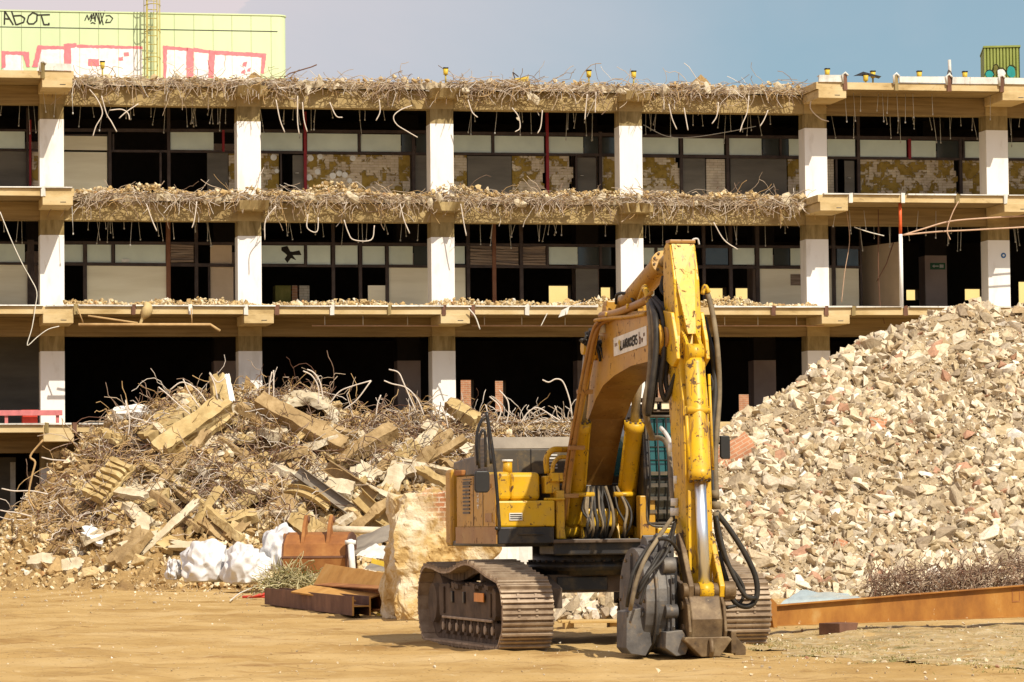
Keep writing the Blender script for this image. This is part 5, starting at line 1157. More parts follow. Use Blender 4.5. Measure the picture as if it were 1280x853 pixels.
while n < 110:
    px = random.uniform(90, 600); py = random.uniform(510, 690)
    P = slope_hit(heap_l, px, py, 90, 112)
    if not P or P.y > 104.5: continue
    mtx = lay(px, py, random.uniform(-60, 60), random.uniform(-0.7, 0.7), random.uniform(0.0, 0.3), random.uniform(-0.2, 0.4))
    ragged_slab('broken_slab', random.uniform(0.4, 1.3), random.uniform(0.18, 0.55), random.uniform(0.08, 0.24), random.choice(('ochre_concrete', 'pale_concrete', 'brown_concrete', 'pale_concrete')), mtx, 'broken concrete slab jammed among wires in the left debris heap', 'concrete slab', 0.14, 'broken slabs in the left heap'); n += 1
# torn reinforcement all over the debris
mb = MB()
def hpt(px, py): return slope_hit(heap_l, px, py, 90, 112)
CL = [(300, 520, 60, 25), (200, 525, 45, 20), (150, 560, 40, 30), (290, 590, 60, 35), (350, 560, 50, 30), (240, 620, 60, 30), (120, 620, 50, 35), (380, 500, 50, 12), (460, 535, 60, 20), (540, 535, 50, 18), (560, 580, 40, 30), (420, 590, 40, 25), (90, 650, 40, 25), (620, 535, 60, 10), (330, 640, 60, 25), (210, 575, 50, 30), (500, 560, 40, 25)]
for cx, cy, sx_, sy_ in CL:
    for _ in range(215):
        P = hpt(random.gauss(cx, sx_ * 0.7), random.gauss(cy, sy_ * 0.7))
        if not P: continue
        mt = random.choice(('rebar_steel', 'ochre_rebar', 'ochre_rebar', 'brown_wire', 'brown_wire', 'rebar_steel', 'pale_rebar', 'dark_rust'))
        strand(mb, P + NRM * random.uniform(0, 0.35), (random.gauss(0, 1), random.gauss(-0.4, 0.4), random.gauss(0.15, 0.6)), random.uniform(0.4, 1.5), 7, 0.34, 0.10, random.uniform(0.009, 0.016), mt)
o = mb.build('rebar_tangle', fix=False); tag(o, 'matted torn reinforcement wires all over the left debris heap', 'rebar', kind='stuff')
# separate long wires rising from the crest
def loose(pts, Yd, lab, mat='pale_rebar', r=0.02, grp=None):
    P = [at(x, y, Yd) for x, y in pts]; o0 = P[0].copy(); m_ = MB(); m_.tube(smooth_path([p - o0 for p in P], 5), r, mat, 6); o = m_.build('rebar_rod'); o.location = o0; tag(o, lab, 'rebar', grp)
YC = 103.0
UNI = 'bent pale reinforcement wire sticking up from the crest of the left heap'; GR = 'wires rising from the left heap'
for pts in ([(240, 520), (222, 505), (208, 492), (198, 484)], [(250, 510), (236, 490), (229, 474)], [(262, 508), (247, 488), (228, 478), (212, 488)], [(272, 500), (268, 480), (262, 466), (272, 478), (283, 471)], [(336, 500), (337, 480), (340, 465)], [(342, 500), (342, 478), (342, 463)], [(398, 505), (398, 485), (390, 470), (379, 464)], [(404, 500), (400, 478), (392, 466), (384, 462)], [(412, 505), (424, 490), (440, 483), (464, 476)], [(430, 512), (446, 500), (464, 476)], [(520, 515), (505, 480), (498, 466), (486, 462)], [(530, 520), (522, 500), (508, 485), (490, 480), (480, 476)], [(470, 520), (472, 505), (476, 494)], [(620, 530), (626, 516), (623, 506), (612, 496)], [(632, 532), (636, 515), (634, 500), (624, 488)], [(715, 520), (712, 500), (704, 478), (695, 474), (686, 478), (678, 475)], [(560, 535), (557, 520), (551, 508)], [(610, 530), (609, 515), (607, 506)], [(160, 545), (162, 525), (157, 500), (162, 520), (180, 526)], [(650, 530), (660, 516), (672, 510), (690, 520), (700, 526)]):
    loose(pts, YC, UNI, grp=GR)
loose([(44, 636), (36, 620), (40, 595), (44, 578), (38, 570), (54, 550)], 101, 'ochre wire arching from the lowest balcony down to the left flank of the heap', 'ochre_rebar', 0.03)
loose([(2, 611), (18, 614), (40, 614), (60, 618)], 101, 'upper pale wire reaching left in front of the dark doorway', 'pale_rebar')
loose([(0, 638), (10, 640), (20, 641), (40, 646)], 101, 'lower pale wire reaching left in front of the dark doorway', 'pale_rebar')
loose([(52, 572), (66, 575), (84, 576)], 101, 'pale wire sticking out across the bottom of the first column', 'pale_rebar')

n = 0
while n < 34:
    px = random.uniform(120, 600); py = random.uniform(515, 670)
    P = slope_hit(heap_l, px, py, 90, 112)
    if not P or P.y > 104: continue
    mtx = lay(px, py, random.choice((-1, 1)) * random.uniform(15, 55), random.uniform(-0.6, 0.6), random.uniform(0.15, 0.5), random.uniform(-0.1, 0.3))
    ragged_slab('broken_beam', random.uniform(1.1, 2.3), random.uniform(0.16, 0.32), random.uniform(0.12, 0.26), random.choice(('ochre_concrete', 'brown_concrete', 'brown_concrete', 'pale_concrete')), mtx, 'long broken concrete rib thrown across the left debris heap', 'concrete beam', 0.08, 'broken ribs in the left heap'); n += 1
# ------------------------------------------------------------------ the excavator (front towards the viewer: q grows forwards)
EX = thing('excavator', 'worn yellow tracked excavator with its arm lowered to a grey hydraulic grab', 'excavator', XF.o, XF.th)
def el(r, q, z): return (r, -q, z)
def ebox(mb, r0, r1, q0, q1, z0, z1, mat): return mb.box(r0, r1, -q1, -q0, z0, z1, mat)
def qprism(mb, prof, r0, r1, mat): return mb.prism([(-q, z) for q, z in prof], 'x', r0, r1, mat)
# tracks ------------------------------------------------------------
def track_path():
    pts = []
    for q in np.linspace(-2.15, 2.0, 40): pts.append((q, 0.0))
    for a in np.linspace(-PI / 2, PI / 2, 16)[1:]: pts.append((2.03 + 0.46 * math.cos(a), 0.46 + 0.46 * math.sin(a)))
    top = [(2.0, 0.925), (1.5, 0.99), (0.95, 1.08), (0.45, 1.125), (0.0, 1.10), (-0.55, 1.02), (-1.1, 1.00), (-1.7, 1.05), (-2.1, 1.07)]
    sp_ = smooth_path([(q, 0, z) for q, z in top], 6)
    for p in sp_[1:]: pts.append((p.x, p.z))
    for a in np.linspace(PI / 2, 3 * PI / 2, 16)[1:-1]: pts.append((-2.12 + 0.535 * math.cos(a), 0.535 + 0.535 * math.sin(a)))
    return pts
TP = track_path(); seg = []; acc = [0.0]
for a, c_ in zip(TP, TP[1:] + TP[:1]): acc.append(acc[-1] + math.hypot(c_[0] - a[0], c_[1] - a[1]))
def tp_at(s):
    s %= acc[-1]; i = int(np.searchsorted(acc, s, side='right')) - 1; i = min(i, len(TP) - 1); a = TP[i]; c_ = TP[(i + 1) % len(TP)]; f_ = (s - acc[i]) / max(1e-6, acc[i + 1] - acc[i])
    return Vector((a[0] + (c_[0] - a[0]) * f_, a[1] + (c_[1] - a[1]) * f_)), Vector((c_[0] - a[0], c_[1] - a[1])).normalized()
NSH = 54; pit = acc[-1] / NSH
def make_track(r0, r1):
    shoes = MB()
    for i in range(NSH):
        p, d = tp_at(i * pit + 0.05); nrm = Vector((d.y, -d.x)); rm = (r0 + r1) / 2; hw = (r1 - r0) / 2
        D = Vector((0, -d.x, d.y)); N = Vector((0, -nrm.x, nrm.y)); c_ = Vector((rm, -p.x, p.y))
        jx = random.uniform(-0.006, 0.006)
        shoes.obox(c_ + N * -0.018, (hw + jx, 0, 0), D * pit * 0.49, N * 0.014, 'track_steel')
        for o_, h_ in ((-0.36, 0.026), (0.0, 0.017), (0.36, 0.017)):      # grousers
            shoes.obox(c_ + D * pit * o_ + N * (h_ - 0.006), (hw * 0.995, 0, 0), D * 0.014, N * h_, 'track_steel')
        for s_ in (-1, 1):                                              # chain links inside and bolts outside
            shoes.obox(c_ + N * -0.085 + Vector((s_ * 0.12, 0, 0)), (0.03, 0, 0), D * pit * 0.46, N * 0.055, 'muddy_frame')
            for e in (-0.16, 0.17): shoes.obox(c_ + Vector((s_ * 0.12, 0, 0)) + D * pit * e + N * 0.0, (0.016, 0, 0), D * 0.014, N * 0.012, 'track_steel')
    t_ = shoes.build('track', EX, fix=False)
    s_ = -1 if r0 < 0 else 1; ro = r0 + 0.12 if s_ < 0 else r1 - 0.12; ri = r1 - 0.15 if s_ < 0 else r0 + 0.15
    mb = MB(); lo, hi = min(ro, ri), max(ro, ri)
    qprism(mb, [(-1.75, 0.36), (1.55, 0.36), (1.62, 0.42), (1.62, 0.74), (1.5, 0.79), (-1.7, 0.82), (-1.8, 0.76)], lo, hi, 'muddy_frame')
    of = ro - 0.03 if s_ < 0 else ro
    ebox(mb, of, of + 0.03, -1.5, 1.5, 0.33, 0.37, 'track_steel'); ebox(mb, of, of + 0.03, 1.36, 1.42, 0.4, 0.72, 'muddy_frame'); ebox(mb, of, of + 0.03, -1.45, -1.38, 0.4, 0.78, 'muddy_frame')
    for q in (-0.9, -0.2): ebox(mb, of - 0.004, of + 0.034, q, q + 0.09, 0.56, 0.72, 'black_paint')
    fr_ = mb.build('track_frame', t_, 0.012)
    mb = MB(); mb.tube([el(lo + 0.06, 2.03, 0.46), el(hi - 0.02, 2.03, 0.46)], 0.37, 'muddy_frame', 26); mb.tube([el(lo + 0.02, 2.03, 0.46), el(hi, 2.03, 0.46)], 0.16, 'track_steel', 14); mb.build('idler', t_)
    mb = MB(); mb.tube([el(lo + 0.06, -2.12, 0.535), el(hi - 0.02, -2.12, 0.535)], 0.43, 'muddy_frame', 22); mb.tube([el(lo - 0.02, -2.12, 0.535), el(hi, -2.12, 0.535)], 0.28, 'muddy_frame', 18); mb.build('sprocket', t_)
    for q in np.linspace(-1.5, 1.45, 8):
        mb = MB(); mb.tube([el(lo + 0.02, q, 0.22), el(hi - 0.02, q, 0.22)], 0.115, 'muddy_frame', 14); mb.tube([el(lo - 0.015, q, 0.22), el(lo + 0.02, q, 0.22)], 0.06, 'track_steel', 10); ebox(mb, lo + 0.0, lo + 0.05, q - 0.05, q + 0.05, 0.22, 0.37, 'muddy_frame'); mb.build('roller', t_)
    for q in (0.4, -1.1):
        mb = MB(); zc = 0.93 if q > 0 else 0.81; mb.tube([el(lo + 0.1, q, zc), el(hi - 0.05, q, zc)], 0.075, 'muddy_frame', 12); ebox(mb, lo + 0.15, hi - 0.2, q - 0.06, q + 0.06, 0.75, zc, 'muddy_frame'); mb.build('carrier_roller', t_)
    if s_ < 0:
        mb = MB(); ebox(mb, of - 0.012, of, 0.55, 1.1, 0.60, 0.72, 'reflector_orange'); mb.build('reflector', t_)
    mb = MB()
    for _ in range(50): mb.obox(el(random.uniform(lo, hi), random.uniform(-1.2, 1.4), 0.80), (random.uniform(.04, .09), 0, 0), (0, random.uniform(.05, .12), 0.01), (0, 0, random.uniform(.015, .05)), 'muddy_frame')
    mb.build('caked_mud', t_)['kind'] = 'stuff'
make_track(-1.85, -1.15); make_track(1.15, 1.85)
mb = MB()
ebox(mb, -1.2, 1.2, -0.62, 0.62, 0.70, 0.95, 'muddy_frame'); qprism(mb, [(0.62, 0.72), (1.3, 0.50), (1.3, 0.78), (0.62, 0.94)], -1.16, -0.72, 'muddy_frame'); qprism(mb, [(0.62, 0.72), (1.3, 0.50), (1.3, 0.78), (0.62, 0.94)], 0.72, 1.16, 'muddy_frame')
qprism(mb, [(-0.62, 0.72), (-1.3, 0.50), (-1.3, 0.78), (-0.62, 0.94)], -1.16, -0.72, 'muddy_frame'); qprism(mb, [(-0.62, 0.72), (-1.3, 0.50), (-1.3, 0.78), (-0.62, 0.94)], 0.72, 1.16, 'muddy_frame')
ebox(mb, -0.62, 0.1, 0.621, 0.645, 0.73, 0.92, 'black_paint')
mb.build('car_body', EX, 0.02)
mb = MB(); mb.tube([el(0, 0, 0.94), el(0, 0, 1.34)], 0.78, 'black_paint', 40); mb.tube([el(0, 0, 1.0), el(0, 0, 1.12)], 0.86, 'black_paint', 40)
for k in range(36):
    a = 2 * PI * k / 36; mb.tube([el(0.82 * math.cos(a), 0.82 * math.sin(a), 1.12), el(0.82 * math.cos(a), 0.82 * math.sin(a), 1.15)], 0.02, 'muddy_frame', 6)
mb.build('slewing_ring', EX)
# upper frame -----------------------------------------------------------
mb = MB(); ebox(mb, -1.42, 1.42, -2.6, 0.95, 1.34, 1.42, 'black_paint'); ebox(mb, -0.78, 0.75, 0.3, 1.10, 1.22, 1.44, 'black_paint'); mb.build('platform', EX, 0.02)
mb = MB(); mb.box(-0.86, 0.62, -1.20, -0.9, 1.385, 1.43, 'muddy_frame'); mb.build('step_plate', EX, 0.01)
# left front box: black skirt, yellow toolbox with a set-back upper part
mb = MB(); ebox(mb, -1.58, -0.80, -0.2, 1.20, 1.385, 1.605, 'black_paint'); ebox(mb, -1.3, -0.95, 1.2, 1.23, 1.50, 1.52, 'black_paint'); mb.build('skirt', EX, 0.025)
mb = MB(); ebox(mb, -1.58, -0.78, -0.2, 1.18, 1.61, 1.965, 'yellow_paint'); mb.build('toolbox', EX, 0.025)
mb = MB(); ebox(mb, -1.575, -1.36, -0.2, 1.08, 1.968, 2.36, 'yellow_paint'); ebox(mb, -1.36, -0.93, -0.2, 0.98, 1.968, 2.35, 'yellow_paint'); mb.build('fuel_tank', EX, 0.06, segs=3)
mb = MB(); mb.tube([el(-1.33, 0.75, 2.34), el(-1.33, 0.75, 2.50)], 0.065, 'yellow_paint', 14); mb.tube([el(-1.33, 0.75, 2.50), el(-1.33, 0.75, 2.53)], 0.075, 'off_white', 14); mb.build('filler_cap', EX)
mb = MB(); ebox(mb, -1.42, -1.24, 1.185, 1.195, 1.70, 1.80, 'galvanised'); 
for j in range(3): ebox(mb, -1.41, -1.25, 1.195, 1.198, 1.715 + j * 0.028, 1.73 + j * 0.028, 'black_paint')
mb.build('type_plate', EX)
# left side panelling: yellow darkened to ochre for its shade, louvres, number, brown lower band, curved tail
prof = [(-1.60, 1.0), (-1.60, -1.35)]
side = [(1.20, -1.60), (-1.1, -1.60)] + [(-1.1 - 0.55 * math.sin(a), -1.60 + 0.55 * (1 - math.cos(a))) for a in np.linspace(0.15, PI / 2, 7)] + [(-1.65, 0.6), (-1.5, 1.40), (-1.3, 1.40), (-1.3, -0.9), (1.20, -0.9)]
mb = MB(); mb.prism([(r, -q) for q, r in side[:9] + [(-1.65, -0.9), (0.9, -0.9)]], 'z', 1.62, 2.34, 'shaded_ochre_paint') if False else mb.prism([(r, -q) for q, r in [(1.12, -1.60), (-1.1, -1.60)] + side[2:9] + [(-1.65, -0.8), (-0.21, -0.8), (-0.21, -1.577), (1.12, -1.577)]], 'z', 1.62, 2.32, 'shaded_ochre_paint'); sp_ = mb.build('side_panel', EX, 0.0)
mb = MB(); mb.prism([(r * 1.004, -q) for q, r in [(1.19, -1.60), (-1.1, -1.61)] + [(q_ - 0.02, r_ - 0.012) for q_, r_ in side[2:9]] + [(-1.66, -0.8), (-0.21, -0.8), (-0.21, -1.583), (1.19, -1.583)]], 'z', 1.385, 1.615, 'pipe_brown'); mb.build('lower_band', EX, 0.0)
mb = MB()
for j in range(9): ebox(mb, -1.612, -1.598, -0.75, -0.35, 1.80 + j * 0.052, 1.825 + j * 0.052, 'black_paint')
for j in range(3): ebox(mb, -1.612, -1.598, -0.75, -0.25, 2.2 + j * 0.035, 2.215 + j * 0.035, 'black_paint')
for q in (-0.15, 0.42): ebox(mb, -1.606, -1.598, q, q + 0.012, 1.63, 2.31, 'black_paint')
mb.build('vent', sp_)
mtx = Matrix(((0, 0, -1, -1.604), (-1, 0, 0, -0.14), (0, 1, 0, 1.98), (0, 0, 0, 1)))
text_obj('lettering', '450', 0.17, 'off_white', sp_, mtx @ Matrix.Rotation(PI / 2, 4, 'Z'), 0.001)
mb = MB(); ebox(mb, -1.608, -1.60, 0.55, 0.95, 1.68, 1.80, 'pipe_brown'); mb.build('faded_sticker', sp_); mb = MB(); ebox(mb, -1.608, -1.60, 0.55, 0.9, 2.14, 2.2, 'pipe_brown'); mb.build('faded_sticker', sp_)
mb = MB(); ebox(mb, -1.57, -1.50, -1.45, -1.0, 2.34, 2.42, 'rust'); mb.build('beacon_guard', EX, 0.02)
# counterweight and engine hood
mb = MB(); pr = [(-1.45, 2.2)] + [(1.55 * math.sin(a), 2.2 + 0.9 * math.cos(a)) for a in np.linspace(-1.2, 1.2, 15)] + [(1.45, 2.2)]
mb.prism(pr, 'z', 1.34, 2.45, 'shaded_ochre_paint'); mb.build('counterweight', EX, 0.05)
mb = MB()
qprism(mb, [(-0.35, 2.34), (-0.35, 2.70), (-0.50, 2.86), (-1.06, 2.86), (-1.12, 2.62), (-2.4, 2.55), (-2.5, 2.34)], -1.355, 1.30, 'hood_grey'); hd = mb.build('engine_hood', EX, 0.02)
mb = MB(); qprism(mb, [(-0.345, 2.705), (-0.50, 2.868), (-0.52, 2.86), (-0.36, 2.69)], -1.33, 1.28, 'sheet_metal'); mb.build('hood_trim', hd)
for r in (-0.72, 0.0, 0.65):
    mb = MB(); ebox(mb, r - 0.008, r + 0.008, -0.36, -0.343, 2.36, 2.69, 'black_paint'); mb.build('door_gap', hd)
mb = MB()
for j in range(5): ebox(mb, -0.46, -0.34, -0.36, -0.342, 2.42 + j * 0.045, 2.44 + j * 0.045, 'off_white')
mb.build('warning_sticker', hd)
mb = MB()
for j in range(7): ebox(mb, -1.362, -1.353, -1.0, -0.45, 2.40 + j * 0.055, 2.43 + j * 0.055, 'black_paint')
mb.build('grille', hd)
# hand rail, mirror and its stay on the left
def epx(x, y, q): 
    v_ = XF.px(x, y, q=q); return (v_.x, v_.y, v_.z)
def etube(name, pts, r, mat, parent=None, k=5, n=8):
    mb = MB(); P = [epx(*p) for p in pts]; mb.tube(smooth_path(P, k) if k > 1 else P, r, mat, n); return mb.build(name, parent or EX)
etube('hand_rail', [(597, 582, 0.9), (596, 545, 0.9), (602, 526, 0.9), (609, 524, 0.9), (611, 545, 0.95), (614, 580, 1.0)], 0.022, 'black_paint')
etube('hand_rail', [(599, 586, 0.3), (599, 548, 0.3), (606, 540, 0.3), (607, 584, 0.3)], 0.02, 'black_paint')
etube('mirror_stay', [(608, 515, 1.22), (613, 545, 1.24), (619, 590, 1.26), (623, 640, 1.26), (624, 660, 1.24), (619, 660, 1.22)], 0.024, 'black_paint')
mb = MB(); a, c_ = epx(592, 589, 1.25), epx(611, 616, 1.25); mb.prism([(a[0] + 0.02, c_[2]), (c_[0] - 0.03, c_[2]), (c_[0], c_[2] + 0.04), (c_[0], a[2] - 0.03), (c_[0] - 0.03, a[2]), (a[0] + 0.02, a[2]), (a[0], a[2] - 0.04), (a[0], c_[2] + 0.04)], 'y', -1.32, -1.25, 'black_plastic'); mb.build('mirror', EX, 0.015)
# yellow piping beside the box
mb = MB(); P = [epx(*p) for p in ((684, 592, 0.9), (683, 574, 0.9), (690, 563, 0.9), (704, 562, 0.8), (716, 562, 0.7))]; mb.tube(smooth_path(P, 5), 0.042, 'worn_yellow', 10); mb.build('pipe_bend', EX)
mb = MB(); P = [epx(*p) for p in ((690, 596, 1.0), (692, 580, 1.0), (700, 572, 0.95), (712, 572, 0.9))]; mb.tube(smooth_path(P, 5), 0.03, 'worn_yellow', 10); ebox(mb, -0.87, -0.66, 0.8, 1.0, 2.06, 2.30, 'worn_yellow'); ebox(mb, -0.80, -0.60, 0.85, 1.08, 2.22, 2.34, 'worn_yellow'); mb.build('valve_block', EX, 0.015)
mb = MB(); ebox(mb, -0.74, -0.62, 0.75, 1.10, 1.44, 2.10, 'yellow_paint'); ebox(mb, -0.92, -0.62, 1.1, 1.15, 1.965, 2.0, 'yellow_paint'); mb.build('boom_foot_bracket', EX, 0.02)
mb = MB(); ebox(mb, 0.50, 0.62, 0.75, 1.10, 1.44, 1.90, 'yellow_paint'); mb.build('boom_foot_bracket', EX, 0.02)
mb = MB(); ebox(mb, -0.62, 0.5, -0.4, 0.35, 1.40, 2.2, 'black_paint'); ebox(mb, -0.3, 0.25, 0.35, 0.7, 1.6, 1.85, 'worn_yellow'); mb.build('hydraulic_valve', EX, 0.03)
for _ in range(16):
    mb = MB(); r0 = random.uniform(-0.32, 0.28); P = [el(r0, 0.9, 1.45), el(r0 + random.uniform(-.06, .06), 1.05, 1.62), el(r0 + random.uniform(-.08, .08), 0.95, 1.85), el(r0 * 0.7, 0.8, 2.15)]
    mb.tube(smooth_path(P, 4), random.uniform(0.014, 0.024), random.choice(('rubber_hose', 'rubber_hose', 'dusty_hose')), 6); mb.build('hose', EX)
# boom --------------------------------------------------------------------
up = [(-0.30, 2.0), (0.15, 2.95), (0.75, 3.72), (1.25, 4.15), (1.9, 4.40), (3.0, 4.42), (4.0, 4.38), (4.55, 4.22)]
lo = [(4.72, 3.98), (4.60, 3.72), (4.40, 3.62), (4.0, 3.72), (3.2, 3.70), (2.4, 3.61), (1.83, 3.50), (1.45, 3.33), (1.05, 3.07), (0.70, 2.69), (0.36, 2.20), (0.18, 1.85), (0.05, 1.62), (-0.2, 1.62)]
BW = 0.26
mb = MB(); n_ = len(up) + len(lo); pr_ = up + lo
vs = [(-BW, -q, z) for q, z in pr_] + [(BW, -q, z) for q, z in pr_]
mb.add(vs, [tuple(range(n_)), tuple(range(n_, 2 * n_))], 'shaded_ochre_paint')
mb.add(vs, [(i, (i + 1) % n_, (i + 1) % n_ + n_, i + n_) for i in range(n_) if not len(up) + 1 <= i < len(up) + 12], 'shaded_ochre_paint')
mb.add(vs, [(i, (i + 1) % n_, (i + 1) % n_ + n_, i + n_) for i in range(len(up) + 1, len(up) + 12)], 'grease_and_shade_brown')  # underside faces darkened: greasy dirt and shade in one colour
boom = mb.build('boom', EX)
mb = MB()
for s_ in (-1, 1):        # edge welds and pin bosses
    for (q, z, r) in ((0.0, 1.85, 0.2), (1.5, 4.0, 0.15), (4.55, 3.98, 0.2), (2.1, 4.44, 0.13)): mb.tube([el(s_ * (BW + 0.0), q, z), el(s_ * (BW + 0.05), q, z)], r, 'shaded_ochre_paint', 18)
mb.build('pin_boss', boom)
mb = MB(); ebox(mb, -0.30, 0.30, 2.0, 2.2, 4.40, 4.62, 'shaded_ochre_paint'); mb.build('cylinder_lug', boom, 0.02)
# sign on its left face
qa = XF.px(767, 430, r=-BW - 0.012); qb = XF.px(808, 424, r=-BW - 0.012)
q0, q1 = -qa.y, -qb.y; zb0, zt0 = XF.px(767.5, 446, r=-BW).z, XF.px(767.5, 423, r=-BW).z; zb1, zt1 = XF.px(808, 432, r=-BW).z, XF.px(808, 407.5, r=-BW).z
mb = MB(); mb.add([(-BW - 0.012, -q0, zb0), (-BW - 0.012, -q1, zb1), (-BW - 0.012, -q1, zt1), (-BW - 0.012, -q0, zt0), (-BW - 0.001, -q0, zb0), (-BW - 0.001, -q1, zb1), (-BW - 0.001, -q1, zt1), (-BW - 0.001, -q0, zt0)], [(0, 1, 2, 3), (0, 4, 5, 1), (3, 2, 6, 7), (0, 3, 7, 4), (1, 5, 6, 2)], 'off_white'); mb.build('name_board', boom)
mb = MB()
def sg(u, w_): return (-BW - 0.015, -(q0 + (q1 - q0) * u), zb0 + (zb1 - zb0) * u + (zt0 - zb0) * w_ + ((zt1 - zb1) - (zt0 - zb0)) * u * w_)
def stroke(pts, mat, w_=0.022):
    for a, c_ in zip(pts[:-1], pts[1:]): mb.bar(sg(*a), sg(*c_), w_, 0.004, mat, up=(1, 0, 0))
LET = {'L': [[(0, 1), (0, 0), (1, 0)]], 'A': [[(0, 0), (.5, 1), (1, 0)], [(.22, .4), (.78, .4)]], 'R': [[(0, 0), (0, 1), (.9, .95), (.9, .55), (0, .5)], [(.4, .5), (1, 0)]], 'K': [[(0, 0), (0, 1)], [(1, 1), (0, .5), (1, 0)]], 'E': [[(1, 1), (0, 1), (0, 0), (1, 0)], [(0, .5), (.8, .5)]], 'S': [[(1, 1), (0, .9), (0, .55), (1, .45), (1, .1), (0, 0)]], 'V': [[(0, 1), (.5, 0), (1, 1)]], 'b': [[(0, 1), (0, 0), (1, 0), (1, .5), (0, .5)]], 'v': [[(0, .5), (.5, 0), (1, .5)]]}
u = 0.235
for ch in 'LAARAKKERS':
    for l in LET[ch]: stroke([(u + x * 0.038, 0.24 + y * 0.46) for x, y in l], 'black_spray', 0.026)
    u += 0.051
for l in LET['b']: stroke([(0.79 + x * 0.035, 0.22 + y * 0.6) for x, y in l], 'dark_rust', 0.022)
for l in LET['v']: stroke([(0.86 + x * 0.035, 0.24 + y * 0.4) for x, y in l], 'dark_rust', 0.022)
for x in (0.05, 0.08, 0.11, 0.92, 0.95): stroke([(x, 0.5), (x, 0.68)], 'dark_rust', 0.016)
stroke([(0.155, 0.62), (0.19, 0.72)], 'lamp_yellow', 0.045); stroke([(0.19, 0.75), (0.19, 0.25)], 'lamp_yellow', 0.05); stroke([(0.205, 0.3), (0.225, 0.3)], 'black_spray', 0.06)
mb.build('lettering', boom)
# steel pipes along the boom
def pipe(pts, r, mat='pipe_brown', name='hydraulic_pipe', k=5): return etube(name, pts, r, mat, boom, k)
pipe([(704, 655, 0.9), (711, 600, 1.1), (722, 530, 1.4), (735, 460, 1.8), (744, 418, 2.0), (754, 403, 2.1), (772, 396, 2.6), (800, 380, 3.6), (812, 376, 4.0)], 0.030, 'pipe_brown')
pipe([(708, 650, 0.9), (714, 590, 1.1), (726, 520, 1.4), (739, 455, 1.8), (749, 408, 2.0), (760, 401, 2.2), (786, 388, 3.1), (815, 366, 4.2)], 0.026, 'shaded_ochre_paint')
pipe([(699, 655, 0.9), (707, 590, 1.1), (718, 525, 1.4), (731, 455, 1.8), (741, 414, 2.0), (748, 402, 2.1)], 0.024, 'pipe_brown')
pipe([(744, 401, 2.0), (760, 398, 2.4), (785, 396, 3.2), (808, 392, 4.0)], 0.028, 'shaded_ochre_paint')
pipe([(752, 395, 2.1), (775, 390, 2.8), (812, 374, 4.1)], 0.055, 'pipe_brown')
pipe([(770, 380, 2.3), (772, 368, 2.4), (786, 368, 2.6), (792, 377, 2.8)], 0.022, 'black_paint')
pipe([(794, 390, 3.2), (800, 372, 3.5), (806, 358, 3.8), (812, 376, 4.0)], 0.028, 'worn_yellow')
pipe([(811, 380, 4.1), (808, 365, 4.0), (805, 362, 3.9)], 0.04, 'worn_yellow')
for (x, y, q) in ((713, 620, 1.05), (721, 560, 1.3), (731, 490, 1.6), (766, 393, 2.4), (793, 383, 3.3)):
    mb = MB(); p = epx(x, y, q); mb.box(p[0] - 0.11, p[0] + 0.11, p[1] - 0.03, p[1] + 0.03, p[2] - 0.03, p[2] + 0.03, 'worn_yellow' if y < 400 else 'pipe_brown'); mb.build('pipe_clamp', boom, 0.008)
mb = MB(); p = Vector(epx(751, 409, 1.9)); mb.tube([p + Vector((0, 0, -.08)), p + Vector((0, 0, .05))], 0.085, 'galvanised', 12); mb.tube([p + Vector((0, 0, .05)), p + Vector((0, 0, .08))], 0.07, 'off_white', 12); mb.build('work_lamp', boom)
p = Vector(epx(743, 430, 1.7))
for _ in range(14):
    mb = MB(); a = Vector((random.gauss(0, .07), random.gauss(0, .06), random.gauss(0, .06))); mb.tube(smooth_path([p + a, p + a * 1.6 + Vector((0.05, 0, 0.04)), p - a * 0.8, p - a * 1.3 + Vector((0, 0, -0.1))], 3), 0.02, 'rubber_hose', 6); mb.build('hose', boom)
# cylinders -------------------------------------------------------------------
def cylinder(name, a, c_, split, r, rr, rodmat, matb='yellow_paint', gland=True):
    a, c_ = Vector(a), Vector(c_); m_ = a.lerp(c_, split); d = (c_ - a).normalized()
    mb = MB(); mb.tube([a + d * 0.08, a + d * 0.14, m_ - d * 0.14, m_ - d * 0.13, m_], [r * 0.8, r, r, r * 1.12, r * 1.12], matb, 22)
    sd = d.cross(Vector((1, 0, 0))).normalized(); mb.tube([a - Vector((0.1, 0, 0)), a + Vector((0.1, 0, 0))], r * 0.85, matb, 16)
    u = d.orthogonal().normalized(); w_ = d.cross(u)
    for k in range(10):
        an = 2 * PI * k / 10; e = m_ + (u * math.cos(an) + w_ * math.sin(an)) * r * 0.93; mb.tube([e, e + d * 0.02], 0.017, 'muddy_frame', 6)
    cy = mb.build(name, EX)
    mb = MB(); mb.tube([m_ - d * 0.05, c_ - d * 0.06], rr, rodmat, 18); mb.tube([c_ - Vector((0.09, 0, 0)), c_ + Vector((0.09, 0, 0))], rr * 1.5, matb, 16); mb.build('rod', cy)
    return cy
